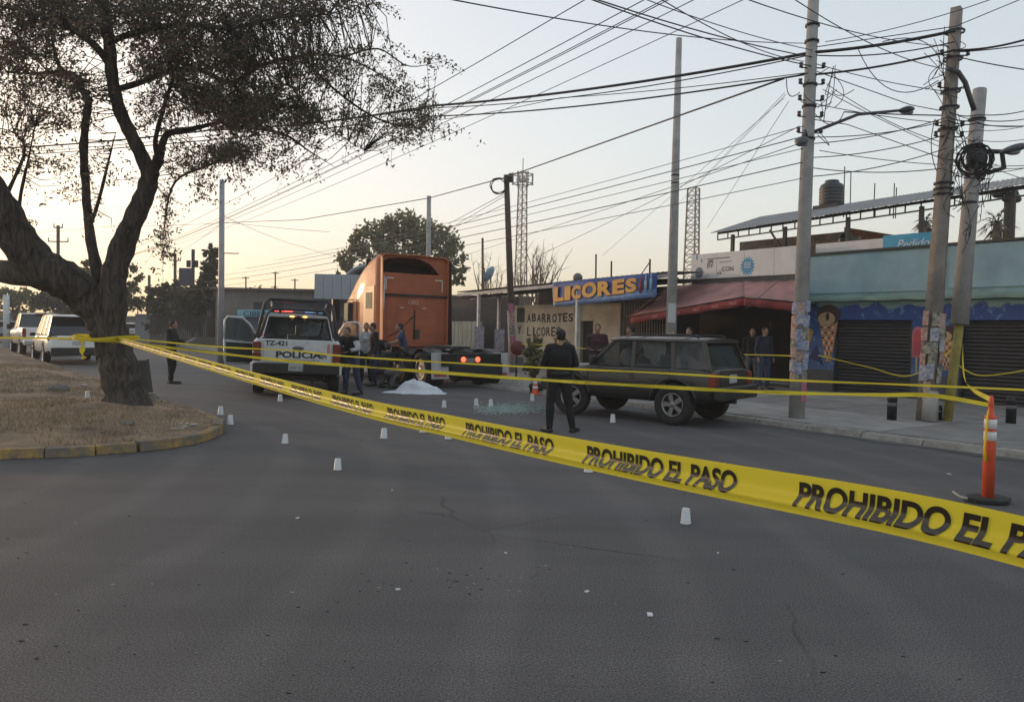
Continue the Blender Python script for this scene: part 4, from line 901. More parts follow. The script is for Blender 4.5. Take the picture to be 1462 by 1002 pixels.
# dark shopfront with posters & "BO" sign
th = WT('sign_shop', 'dark shop front with white printed panels between police truck and orange truck', 'building', at(490, 44))
a = YP(462, 428, 44); b = YP(530, 428, 44); mb = MB(); mb.b2(a.x-4, b.x+2, 44, 48, 0, a.z-.2); th.part(mb, 'wall', M('slate_wall2', (.035, .035, .045), .8))
mb = MB(); mb.b2(a.x-.5, b.x+2, 43.2, 44, a.z-.2, a.z); th.part(mb, 'canopy', dark)
for (p0, p1, q0, q1, m) in ((473, 484, 433, 456, cards), (486, 493, 433, 452, M('grey_board', (.10, .11, .10), .8)), (493, 520, 433, 447, M('violet_board', (.20, .19, .27), .7, var=.3)), (492, 512, 448, 454, M('navy_board', (.02, .03, .12), .6))):
    A_ = YP(p0, q1, 43.9); B_ = YP(p1, q0, 43.9); mb = MB(); mb.b2(A_.x, B_.x, 43.85, 43.95, A_.z, B_.z); th.part(mb, 'sign_board', m)
A_ = YP(494, 444, 43.8); text_part(th, 'BO', M('text_dark', (.02, .02, .03), .7), 'lettering', A_, (1, 0, 0), (0, 0, 1), size=.62, align='LEFT', bold=.02)
A_ = YP(496, 453.5, 43.8); text_part(th, '24', MATS['text_white'], 'lettering', A_, (1, 0, 0), (0, 0, 1), size=.3, align='LEFT')
# light blue CIBER sign shop
th = WT('blue_sign_shop', 'low shop with a light blue sign reading CIBER behind the open truck door', 'building', at(365, 40))
A_ = YP(341, 452, 40); B_ = YP(398, 443, 40); mb = MB(); mb.b2(A_.x, B_.x, 39.8, 39.95, A_.z, B_.z); th.part(mb, 'sign_board', M('sky_blue_board', (.22, .42, .50), .6, var=.15))
mb = MB(); mb.b2(A_.x-.3, B_.x+1, 40, 44, 0, A_.z-.02); th.part(mb, 'wall', M('shop_blue_wall', (.07, .09, .13), .8, var=.3))
T_ = YP(347, 451, 39.7); text_part(th, 'CIBER', M('text_dark_teal', (.03, .09, .12), .7), 'lettering', T_, (1, 0, 0), (0, 0, 1), size=.37, align='LEFT', bold=.005, xs=1.25)
# fence and gate under the left hedge
th = WT('wall_fence', 'dark barred fence on a low wall behind the officer with the paper', 'fence', at(260, 54))
a = YP(214, 460, 54); b = YP(318, 460, 54); mb = MB(); mb.b2(a.x, b.x, 54, 54.2, 0, .7); th.part(mb, 'low_wall', M('fence_wall', (.10, .09, .08), .9, var=.3)); nbar = 40
for i in range(nbar):
    mb = MB(); x = a.x+(b.x-a.x)*i/(nbar-1); mb.b2(x-.03, x+.03, 54.05, 54.1, .7, 2.1); th.part(mb, 'bar', blackm)
mb = MB(); mb.b2(a.x, b.x, 54.11, 54.15, 2.0, 2.08); th.part(mb, 'rail', blackm)
th = WT('pale_wall', 'pale wall with a brown gate seen right of the big trunk', 'wall', at(208, 60))
for (p0, p1, pt, m, nm) in ((193, 214, 448, M('pale_plaster', (.26, .26, .27), .9, var=.2), 'wall'), (214, 224, 455, M('brown_gate', (.13, .08, .06), .8), 'gate'), (224, 228, 452, MATS['pale_plaster'], 'pillar')):
    a = YP(p0, pt, 60); b = YP(p1, pt, 60); mb = MB(); mb.b2(a.x, b.x, 60, 60.4, 0, a.z); th.part(mb, nm, m)
# billboard
g = at(276, 56); th = WT('billboard', 'small dark billboard on a pole rising above the hedge', 'sign', g)
a = YP(256, 408, 56); b = YP(275, 383, 56); mb = MB(); mb.b2(a.x, b.x, 55.9, 56.1, a.z, b.z); th.part(mb, 'panel', M('billboard_blue', (.07, .07, .10), .7, var=.3))
t_ = YP(275, 356, 56.2); mb = MB(); mb.tube([Vector((t_.x, 56.3, 0)), Vector((t_.x, 56.3, t_.z))], .13, 8); mb.b2(t_.x-.45, t_.x-.2, 56.2, 56.4, t_.z-1.3, t_.z-.8); mb.b2(t_.x+.15, t_.x+.35, 56.2, 56.4, t_.z-1.3, t_.z-.8); th.part(mb, 'pole', steel)
# far low skyline of buildings left and right to close the horizon
for i, (p0, p1, pt, y, lab) in enumerate(((-300, -60, 440, 90, 'low grey building beyond the left edge trees'), (-40, 60, 447, 95, 'low grey building behind the parked cars'), (90, 230, 452, 100, 'low building far down the street behind the trunk'), (225, 330, 418, 75, 'flat roofed building behind the cypress'), (640, 760, 425, 70, 'low building hidden behind the tin roof'))):
    a = YP(p0, pt, y); b = YP(p1, pt, y); th = WT('far_building', lab, 'building', at((p0+p1)/2, y)); mb = MB(); mb.b2(a.x, b.x, y, y+8, 0, a.z); th.part(mb, 'wall', MATS['far_grey'])
    mb = MB(); mb.b2(a.x-.2, b.x+.2, y-.2, y+8.2, a.z+.002, a.z+.25); th.part(mb, 'roof', MATS['far_roof'])
    for k in range(max(2, int((b.x-a.x)/4))):
        x = a.x+2+k*4
        if x+1 < b.x: mb = MB(); mb.b2(x, x+1.2, y-.03, y+.05, 1, 2.2); th.part(mb, 'window', MATS['far_window'])
# ============================================================ poles
def pole(name, label, cat, base, top, r0, r1, mat, n=8, group=None):
    th = WT(name, label, cat, base, group); mb = MB(); mb.tube([base-Vector((0, 0, .1)), base.lerp(top, .5), top], [r0, (r0+r1)/2, r1], n); th.part(mb, 'shaft', mat); return th
def pt_on(base, top, z): return base.lerp(top, (z-base.z)/(top.z-base.z))
pA = G(1137, 600, .05); pAt = YP(1166, -110, pA.y+.1)
PA = pole('utility_pole', 'tall tapered pale concrete pole with posters at its foot, left of the light blue shop', 'utility pole', pA, pAt, .155, .095, polecon, 8)
pB = G(1322, 600, .12); pBt = YP(1366, 12, pB.y+.2)
PB = pole('utility_pole', 'thick squared concrete pole wrapped in posters in front of the pier between the shutters', 'utility pole', pB, pBt, .2, .115, M('pole_brownish', (.25, .22, .195), .9, var=.3, vs_=3, bump=.3), 4)
pC = G(1352, 600, .12); mid = YP(1370, 462, pC.y+.15); pCt = YP(1399, 128, pC.y+.5)
PC = WT('utility_pole', 'shorter leaning pole with a yellow painted lower part and a black cable bundle on top', 'utility pole', pC)
mb = MB(); mb.tube([pC-Vector((0, 0, .1)), mid], [.085, .08], 10); PC.part(mb, 'lower_shaft', M('pole_yellow', (.30, .25, .06), .8, var=.35, vs_=4))
mb = MB(); mb.tube([mid-Vector((0, 0, .02)), pCt], [.16, .12], 10); PC.part(mb, 'shaft', polecon)
pD = at(958, 19.9, .1); pDt = YP(969.5, 55, 20.1)
PD = pole('utility_pole', 'slender concrete pole rising behind the dark off-roader', 'utility pole', pD, pDt, .15, .075, polecon, 10)
pE = G(733, 532, .1); pEt = YP(723, 250, pE.y)
PE = pole('utility_pole', 'brown wooden pole with a coil of cable near its top, pale painted foot', 'utility pole', pE, pEt, .14, .10, wood, 10)
mb = MB(); mb.tube([pE-Vector((0, 0, .05)), pt_on(pE, pEt, 2.3)], [.15, .142], 12); PE.part(mb, 'painted_foot', M('pole_foot_white', (.40, .39, .38), .8, col2=(.28, .2, .2), vs_=5))
pF = at(611, 40); pFt = YP(612.5, 280, 40); PF = pole('utility_pole', 'plain grey pole in front of the big pale tree', 'utility pole', pF, pFt, .14, .11, polecon)
pG = G(315, 530); pGt = YP(317, 257, pG.y); PG = pole('lamp_pole', 'straight grey metal pole beside the open truck door', 'lamp pole', pG, pGt, .115, .085, M('galvanised', (.33, .34, .37), .5, var=.2, vs_=4, metal=.2), 10)
mb = MB(); mb.beam(pt_on(pG, pGt, pGt.z-2.5), pt_on(pG, pGt, pGt.z-2.5)+Vector((.6, 0, 0)), .03); PG.part(mb, 'bracket', blackm)
# white-grey post left and distant H poles
for i, (px, top, y, arm) in enumerate(((83, 322, 70, [(345, 14), (325, 6)]), (250, 362, 75, [(372, 8)]), (213, 393, 80, []), (-25, 300, 60, []))):
    b = at(px, y); t_ = YP(px, top, y); th = WT('distant_pole', ['distant pole with crossarms seen left of the forked trunk', 'distant wooden pole left of the billboard', 'distant pole right of the trunk', 'distant pole off the left edge'][i], 'utility pole', b); mb = MB(); mb.tube([b, t_], .14, 6); th.part(mb, 'shaft', wood)
    for py, hw in arm:
        c_ = YP(px, py, y); w_ = hw*y/FP; mb = MB(); mb.beam(c_-Vector((w_, 0, 0)), c_+Vector((w_, 0, 0)), .1)
        for s in (-1, 1): mb.tube([c_+Vector((s*w_, 0, 0)), c_+Vector((s*w_, 0, .35))], .05, 5)
        th.part(mb, 'crossarm', wood)
b = at(690, 62); t_ = YP(689, 340, 62); pole('distant_pole', 'thin distant pole left of the wooden pole', 'utility pole', b, t_, .12, .1, wood, 6)
b = G(9, 492, 0); b = at(9, 45); t_ = YP(9, 421, 45); pole('short_post', 'short pale post beyond the parked pickup', 'post', b, t_, .16, .16, whitepost, 8)
for i, (px, pt, pb) in enumerate(((351, 395, 420), (393, 388, 415), (421, 398, 420), (392, 408, 415))):
    a = YP(px, pb, 53); b = YP(px, pt, 53); mb = MB(); mb.tube([a-Vector((0, 0, .5)), b], .05, 5); mb.beam(b-Vector((.25, 0, .1)), b+Vector((.25, 0, -.1)), .05)
    single(mb, 'roof_aerial', steel, ('small aerial on the far flat roof, nearest the grey pole', 'tall aerial on the far flat roof above the roll cage', 'small aerial at the right end of the far flat roof', 'shortest aerial on the far flat roof above the roll cage')[i], 'aerial', a-Vector((0, 0, .5)), group='aerials on the far flat roof')
# lattice masts
def lattice(name, label, px, top, base_px, y, w0, w1, plat=None):
    b = at(px, y); t_ = YP(px, top, y); th = WT(name, label, 'mast', b); mb = MB(); mt = M('mast_steel', (.24, .19, .15), .6, var=.3)
    n = 22; H_ = t_.z
    def cor(k, z): w_ = (w0+(w1-w0)*z/H_); a = k*math.pi*2/3+.5; return Vector((b.x+w_*math.cos(a), b.y+w_*math.sin(a), z))
    for k in range(3): mb.tube([cor(k, 0), cor(k, H_)], .09, 4)
    for i in range(n):
        z0, z1 = H_*i/n, H_*(i+1)/n
        for k in range(3): mb.beam(cor(k, z0), cor((k+1) % 3, z1), .06); mb.beam(cor(k, z1), cor((k+1) % 3, z1), .05)
    th.part(mb, 'lattice', mt)
    if plat:
        mb = MB(); zp = H_*plat; 
        for rr, zz in ((1.15, 0), (1.15, 1.1), (.8, .5)):
            P = [Vector((b.x+rr*math.cos(k/10*6.283), b.y+rr*math.sin(k/10*6.283), zp+zz)) for k in range(11)]; mb.tube(P, .07, 4)
        th.part(mb, 'platform', mt)
        for k in range(6):
            a = k/6*6.283; c_ = Vector((b.x+1.2*math.cos(a), b.y+1.2*math.sin(a), zp+.55)); mb = MB(); mb.box(c_, (.22, .16, 1.5), a); th.part(mb, 'antenna', M('antenna_grey', (.35, .35, .36), .6))
        mb = MB(); mb.tube([Vector((b.x, b.y, H_)), Vector((b.x, b.y, H_+1.6))], .05, 4); th.part(mb, 'rod', mt)
lattice('lattice_mast', 'tall thin telephone mast with a ring of antennas right of the wooden pole', 742, 245, 0, 95, 1.0, .55, .93)
lattice('lattice_mast', 'lattice mast without ring beside the slender concrete pole', 986, 268, 0, 75, 1.0, .65)
# posters on poles
pcols = [M('poster_%d' % i, c, .75, col2=d, vs_=16, det=3) for i, (c, d) in enumerate([((.42, .42, .46), (.10, .14, .28)), ((.42, .38, .34), (.30, .08, .05)), ((.34, .16, .12), (.42, .38, .34)), ((.40, .14, .2), (.34, .10, .14)), ((.14, .17, .30), (.45, .42, .40)), ((.42, .38, .28), (.07, .07, .07))])]
def poster(th, base, top, z, h, ang, wd, rad, m, n=6, rot=0):
    mb = MB(); secs = []
    for i in range(n+1):
        a = ang+(i/n-.5)*wd/rad; row = []
        for zz in (z, z+h):
            c_ = pt_on(base, top, zz); k = 1.0
            row.append(c_+Vector((math.cos(a)*rad, math.sin(a)*rad, 0)))
        c1 = [p+(Vector((math.cos(a), math.sin(a), 0))*.004) for p in row]; secs.append([row[0], row[1], c1[1], c1[0]])
    mb.loft(secs, smooth=False); th.part(mb, 'poster', m)
for (P_, b_, t_, rad, z0, z1, seed) in ((PA, pA, pAt, .165, .8, 2.15, 1), (PB, pB, pBt, .205, .85, 2.0, 2)):
    rr = random.Random(seed); z = z0
    while z < z1:
        h = rr.uniform(.14, .3)
        for ang in (-1.9, -1.1, -2.7):
            poster(P_, b_, t_, z+rr.uniform(-.05, .05), h*.95, ang+rr.uniform(-.15, .15), rr.uniform(.12, .17), rad+rr.uniform(.0, .006), pcols[rr.choice((0, 1, 1, 2, 4, 4, 5, 5))])
        z += h
poster(PA, pA, pAt, .42, .42, -1.15, .13, .165, pcols[3]); poster(PB, pB, pBt, .5, .35, -2.2, .12, .21, pcols[2])
poster(PD, pD, pDt, 1.9, .5, -1.7, .2, .155, M('sticker_white', (.5, .5, .52), .7)); poster(PD, pD, pDt, 1.4, .3, -1.7, .2, .156, pcols[5])
for k in range(5): poster(PE, pE, pEt, .7+k*.38, .34, -1.6+.2*(k % 2), .2, .152, pcols[(k*2+1) % 6])
# bases: dark tar collar, pale base of B
mb = MB(); mb.tube([pB+Vector((-.02, -.16, 0)), pB+Vector((.02, -.12, .55))], [.16, .14], 4); PB.part(mb, 'pale_base', M('base_pale', (.33, .32, .30), .85))
# bands
for (P_, b_, t_, r_, zs) in ((PA, pA, pAt, .135, (5.9, 6.3, 7.1, 7.4, 5.3)), (PB, pB, pBt, .17, (4.3, 4.4, 4.5, 5.5, 6.2, 7.3, 6.8, 5.9)), (PC, pC, pCt, .155, (4.9, 5.2, 5.8, 4.2)), (PD, pD, pDt, .11, (5.7, 5.5))):
    for z in zs:
        c_ = pt_on(b_, t_, z); mb = MB(); mb.lathe([(r_*.9, -.02), (r_*1.0, -.02), (r_*1.0, .02), (r_*.9, .02)], 10, Matrix.Translation(c_), closed=True); P_.part(mb, 'band', blackm)
# insulators on A and B
for (P_, b_, t_, xs, zs) in ((PA, pA, pAt, (-.2, .22), (5.45, 5.75, 6.05, 6.35, 6.65)), (PB, pB, pBt, (-.24, .24), (5.4, 5.6, 6.3, 6.9))):
    for z in zs:
        for x in xs:
            c_ = pt_on(b_, t_, z)+Vector((x, -.05, 0)); mb = MB(); mb.beam(pt_on(b_, t_, z)+Vector((0, -.05, -.05)), c_+Vector((0, 0, -.05)), .02); P_.part(mb, 'insulator_bracket', steel); mb = MB(); mb.lathe([(0, -.045), (.033, -.045), (.04, -.02), (.024, 0), (.04, .02), (.033, .045), (0, .045)], 8, Matrix.Translation(c_)); P_.part(mb, 'insulator', M('insulator_brown', (.04, .03, .03), .35))
# cable bundle on C, coils
mb = MB(); c_ = pt_on(pC, pCt, 5.0)
def coil(mb, c, R, turns, r, rndz=.1, axis=None):
    P = []
    for i in range(turns*14):
        a = i/14*6.283; rr = R*(1+.12*math.sin(i*.7)); p = Vector((rr*math.cos(a), random.gauss(0, .02), rr*math.sin(a)))
        P.append(c+(Matrix.Rotation(axis, 3, 'Z') @ p if axis is not None else p)+Vector((0, 0, random.gauss(0, .006))))
    mb.tube(P, r, 4)
for k in range(4): coil(mb, c_+Vector((random.gauss(0, .1), -.12, random.gauss(0, .08))), .14+.05*k, 4, .014, axis=random.uniform(-.6, .6))
mb.ell(c_+Vector((0, -.14, .02)), (.2, .12, .2), 10, 8); mb.tube([c_+Vector((.1, -.15, .15)), c_+Vector((.45, -.15, .15)), c_+Vector((.5, -.15, -.15)), c_+Vector((.2, -.15, -.25))], .05, 6)
PC.part(mb, 'cable_bundle', M('cable_black', (.012, .012, .014), .6))
mb = MB(); coil(mb, pt_on(pE, pEt, 6.7)+Vector((-.3, -.1, 0)), .27, 3, .018); PE.part(mb, 'cable_coil', MATS['cable_black'])
mb = MB(); c_ = pt_on(pE, pEt, 7.0); mb.box(c_+Vector((.15, -.05, 0)), (.15, .15, .3)); PE.part(mb, 'fitting', steel)
# dark cable post at right with junction mass
b = at(1440, 29.5, .1); t_ = YP(1441, 275, 29.5); th = WT('cable_post', 'dark post with a tangled black cable junction rising behind the light blue parapet', 'post', b)
mb = MB(); mb.tube([b, t_], [.19, .17], 8); th.part(mb, 'shaft', M('cable_dark_wood', (.02, .018, .016), .9)); mb = MB()
for k in range(9): mb.ell(t_+Vector((random.gauss(0, .25), random.gauss(0, .06), random.gauss(-.05, .14))), (.24, .15, .14), 8, 6)
for k in range(8): coil(mb, t_+Vector((random.gauss(0, .15), -.1, random.gauss(-.05, .1))), random.uniform(.08, .2), 2, .012, axis=random.uniform(-1, 1))
th.part(mb, 'junction', MATS['cable_black'])
# street lamps
def cobra(th, base, tip, headlen, r=.03):
    mb = MB(); m_ = base.lerp(tip, .5)+Vector((0, 0, .12)); mb.tube([base, m_, tip], [r, r, r*.9], 8); arm = th.part(mb, 'lamp_arm', M('lamp_arm_grey', (.05, .05, .055), .5))
    d = (tip-m_).normalized(); mb = MB(); N_ = 8; P = [tip+d*headlen*i/N_ for i in range(N_+1)]; R_ = [.04, .07, .10, .12, .125, .12, .10, .07, .02]
    mb.tube(P, R_, 10, ry=[.55]*(N_+1)); h = th.part(mb, 'lamp_head', M('lamp_head_grey', (.06, .06, .065), .4)); mb = MB(); mb.ell(tip+d*headlen*.55+Vector((0, 0, -.05)), (.12, .08, .05), 10, 6); th.part(mb, 'lamp_lens', M('lamp_lens', (.25, .27, .3), .2), parent=None)
cobra(PA, YP(1163, 188, pA.y), YP(1284, 158, pA.y+.6), .36)
cobra(PA, YP(1152, 196, pA.y), YP(1146, 197, pA.y-.6), .3)
th = WT('street_lamp', 'dark street lamp head reaching in at the right edge below the concrete poles', 'street lamp', at(1600, 12.5)); 
mb = MB(); b = at(1600, 12.5); tp = YP(1600, 190, 12.5); mb.tube([b, tp], [.1, .07], 8); th.part(mb, 'shaft', polecon); cobra(th, tp, YP(1470, 206, 12.5), .5, .04)
mb = MB(); P = [YP(1352, 98, pB.y), YP(1368, 103, pB.y), YP(1378, 118, pB.y), YP(1385, 140, pB.y), YP(1391, 158, pB.y)]; mb.tube(P, .045, 8); PB.part(mb, 'bent_conduit', M('lamp_arm_grey'))
# ============================================================ cables
cab = MATS['cable_black']; cabg = M('cable_grey', (.05, .05, .055), .6)
def cable(pts, r, label, sag=0.0, m=None, group='overhead cables', n=14, base=None):
    P = []
    for a, b in zip(pts, pts[1:]):
        for k in range(n): u = k/n; p = a.lerp(b, u); p.z -= sag*4*u*(1-u); P.append(p)
    P.append(pts[-1]); mb = MB(); mb.tube(P, r, 4); return single(mb, 'overhead_cable', m or cab, label, 'cable', pts[0].copy(), group)
yA, yB, yC = pA.y, pB.y, pC.y
A = lambda py, dx=0: YP(1164-(py+0)*.045+dx, py, yA)
B_ = lambda py, dx=0: YP(1366-(py-12)*.075+dx, py, yB)
C_ = lambda py, dx=0: YP(1399-(py-128)*.09+dx, py, yC)
E_ = lambda py: YP(723+(py-250)*.035, py, pE.y)
def along(p, L_, dz=0, turn=0):   # continue along the street away from the viewer
    d = -EX; d = Matrix.Rotation(turn, 3, 'Z') @ d; return p+d*L_+Vector((0, 0, dz))
cable([A(75), YP(620, 151, 21), YP(300, 186, 27), YP(-60, 214, 33)], .030, 'thickest black cable crossing the picture from the concrete pole into the tree', .12)
cable([A(78), YP(620, 154, 21), YP(-60, 222, 33)], .012, 'thin cable lashed just under the thickest black cable', .2)
cable([A(105), YP(620, 166, 22), YP(-60, 226, 34)], .018, 'second heavy cable from the tall concrete pole to the tree, below the thickest one', .15)
cable([A(103), YP(800, 140, 19), YP(620, 172, 24)], .009, 'thin cable under the second heavy cable', .05)
cable([A(75), B_(44)], .030, 'heavy black cable between the two big concrete poles, upper', .05); cable([A(79), B_(60)], .012, 'thin cable between the two big concrete poles under the upper heavy one', .1)
cable([A(107), B_(72), YP(1480, 52, 13)], .02, 'heavy cable from the tall pole past the squared pole to the upper right edge', .06)
p = YP(1120, 112, yA); cable([A(104, -3), p], .012, 'short hooked cable end left of the tall concrete pole', 0)
cable([p, YP(765, 238, 25), E_(253), YP(612, 283, 36), YP(430, 314, 48), YP(322, 318, 60)], .020, 'bundled cable dropping from the tall concrete pole to the wooden pole and the grey pole', .0)
for i, (x0, y0, y_) in enumerate(((785, -3, 9.5), (865, -3, 9.5), (893, -2, 10), (899, -2, 10), (936, -2, 10.5), (1008, -2, 11.5))):
    p = YP(x0, y0, y_); cable([p-(along(p, 6)-p), along(p, 45, -.6)], .007, 'thin grey street wire meeting the top edge %s' % ('farthest left, nearest the tree crown', 'second from the left', 'third from the left, close beside its twin', 'fourth from the left, close beside its twin', 'fifth from the left', 'farthest right of the parallel set')[i], .5, cabg, 'thin parallel street wires')
for i, (x0, y0, y1) in enumerate(((875, -2, 82), (893, -2, 95), (985, -2, 72), (1132, -2, 40))):
    cable([YP(x0-300, y0-100, 8.5), A(y1)] if i < 3 else [YP(1132, -2, 9), B_(100)], .011 if i < 2 else .008, 'black wire from the top edge to the poles, %s' % ('farthest left', 'second from the left', 'third from the left', 'farthest right, ending at the squared pole')[i], .15, None, 'wires falling from the top edge')
for i, (y0, ty, L_) in enumerate(((180, 0, 38), (195, 0, 40), (212, 0, 40), (232, 0, 40), (255, 0, 42))):
    p = A(y0, -8); cable([p, along(p, L_, -.25*i, .03*(i-2))], .010 if i in (1, 3) else .007, 'service wire leaving the tall pole leftwards, %s of five' % ('highest', 'second highest', 'middle', 'second lowest', 'lowest')[i], .25, cabg, 'low service wires along the street')
for i, (a_, b_) in enumerate(((196, 172), (225, 192), (252, 212), (205, 167), (240, 240))):
    cable([A(a_, 8), B_(b_)], .009, 'service wire between the two big concrete poles, starting %s' % ('highest', 'third from the top', 'fourth from the top', 'second from the top', 'lowest')[i], .08, cabg, 'service wires between the concrete poles')
for i, y0 in enumerate((160, 167, 172, 182, 196, 232, 242)):
    cable([B_(y0), C_(y0+4), YP(1480, y0+(i % 3)*6-6, 13)], .011 if i < 3 else .007, 'wire from squared pole to right edge, %s' % ('highest of seven', 'second from the top', 'third from the top', 'fourth from the top', 'fifth from the top', 'second lowest', 'lowest of seven')[i], .05, None, 'wires to the right edge')
cable([B_(75), YP(1480, 62, 13)], .01, 'upper wire from the squared pole to the right edge', .02); cable([B_(38), YP(1480, -10, 14)], .008, 'top wire from the squared pole to the top right corner', 0); cable([A(68), B_(38)], .009, 'topmost wire between the two concrete poles', 0)
cable([B_(80), YP(1480, 102, 13)], .01, 'wire sloping down from the squared pole to the right edge', .02)
cable([A(100), YP(1300, 150, 15), YP(1342, 158, yB)], .009, 'wire sloping down from the tall pole past the lamp head', 0); cable([A(90), YP(1345, 130, yB)], .008, 'second sloping wire from the tall pole to the squared pole', .05)
cable([A(170), YP(1210, 178, 15), B_(228)], .009, 'slack wire crossing below the lamp arm', 0); cable([YP(1205, 160, 15), YP(1345, 165, yB)], .012, 'dark wire level with the lamp head', .01)
for i, (x0, y0, x1, y1, dy) in enumerate(((1122, 135, 998, 262, 26), (1120, 133, 960, 300, 30), (1126, 145, 1010, 325, 25), (1120, 140, 860, 365, 34))):
    cable([YP(x0, y0, yA), YP(x1, y1, dy)], .006, 'thin drop wire slanting from the tall pole to the roofs, %s' % ('steepest', 'second from the left', 'second steepest', 'flattest')[i], .0, cabg, 'slanting drop wires')
for i, (y0, y1, x1) in enumerate(((275, 350, 640), (278, 352, 650), (290, 360, 640))):
    cable([E_(y0), YP(x1, y1*.9+5, 45)], .012, 'short wire from the wooden pole down to the big pale tree, %s' % ('upper', 'middle', 'lower')[i], .0, cabg, 'wires from the wooden pole')
cable([YP(-40, 338, 60), YP(160, 323, 50), YP(330, 318, 42), YP(470, 331, 45)], .010, 'thin far wire across the sky behind the trunk', .05, cabg)
cable([pt_on(pG, pGt, pGt.z-1.2), YP(430, 352, 50), YP(510, 372, 60)], .009, 'thin wire from the grey pole towards the big pale tree', .1, cabg); cable([pt_on(pG, pGt, pGt.z-1.5), YP(250, 362, 75)], .012, 'thin wire from the grey pole to the far pole', .1, cabg)
cable([YP(1118, 395, 17.5), YP(1065, 440, 16.5)], .008, 'thin slanting wire across the white sign and awning', .01, cabg)
for i, (p0, p1) in enumerate((((620, -5, 8.0), (1150, 62, 14.9)), ((940, -3, 8.5), (1148, 88, 14.9)), ((1060, -3, 9), (1352, 66, 15.3)), ((1180, 120, 14.9), (1350, 205, 15.3)), ((1178, 60, 14.9), (1480, -25, 13)), ((1170, 215, 14.9), (1480, 236, 16)), ((1175, 128, 14.9), (1480, 262, 17)), ((700, 395, 45), (1142, 180, 14.9)), ((560, 395, 60), (1142, 205, 14.9)), ((1172, 150, 14.9), (1480, 180, 15)))):
    cable([YP(*p0), YP(*p1)], .008, 'extra thin wire crossing by the concrete poles, ' + ('from the top left edge', 'second from the top edge', 'to the squared pole from the top edge', 'dipping between the poles', 'rising to the top right corner', 'nearly level toward the right edge', 'falling toward the right edge', 'from the far roofs, steeper', 'from the far trees, flatter', 'just under the lamp arm')[i], .12, cabg, 'thin crossing wires')
# tangles near B and A: loops
def loops(P_, c_, n, R, name, seed):
    rr = random.Random(seed); mb = MB()
    for k in range(n):
        a = rr.uniform(0, 6.28); s = c_+Vector((rr.gauss(0, R*.4), rr.gauss(-.12, .05), rr.gauss(0, R*.9))); e = c_+Vector((rr.gauss(0, R*.5), rr.gauss(-.12, .05), rr.gauss(0, R*.9))); m_ = (s+e)/2+Vector((rr.gauss(0, R*.6), 0, -abs(rr.gauss(0, R*.5))))
        Q = [s.lerp(m_, t).lerp(m_.lerp(e, t), t) for t in [i/10 for i in range(11)]]; mb.tube(Q, .007, 4)
    P_.part(mb, name, cab)
loops(PB, pt_on(pB, pBt, 5.0)+Vector((.25, 0, 0)), 26, .45, 'cable_tangle', 1); loops(PB, pt_on(pB, pBt, 6.6)+Vector((-.3, 0, 0)), 14, .5, 'cable_tangle', 2); loops(PA, pt_on(pA, pAt, 6.0)+Vector((.3, 0, 0)), 10, .35, 'cable_tangle', 3); loops(PC, pt_on(pC, pCt, 4.4)+Vector((.1, 0, 0)), 18, .4, 'cable_tangle', 4); loops(PB, pt_on(pB, pBt, 3.9)+Vector((.3, 0, 0)), 14, .4, 'cable_tangle', 5)
for (a, m_, b) in (((1225, 70), (1265, 165), (1340, 115)), ((1260, 60), (1330, 40), (1345, 95)), ((1155, 152), (1190, 200), (1205, 160)), ((1190, 95), (1178, 150), (1176, 175)), ((1123, 113), (1122, 150), (1142, 132)), ((1335, 170), (1322, 215), (1340, 250))):
    s, mm, e = YP(*a, 14.9), YP(*m_, 14.9), YP(*b, 15.0); mb = MB(); mb.tube([s.lerp(mm, t).lerp(mm.lerp(e, t), t) for t in [i/12 for i in range(13)]], .009, 4)
    single(mb, 'slack_cable', cab, ('slack cable loop hanging highest between the concrete poles', 'slack cable loop close left of the squared pole', 'slack cable loop under the lamp arm beside the tall pole', 'slack cable hook just right of the tall pole', 'slack cable hook just left of the tall pole', 'slack cable loop at half height left of the squared pole')[[1225, 1260, 1155, 1190, 1123, 1335].index(a[0])], 'cable', s, 'slack cable loops')
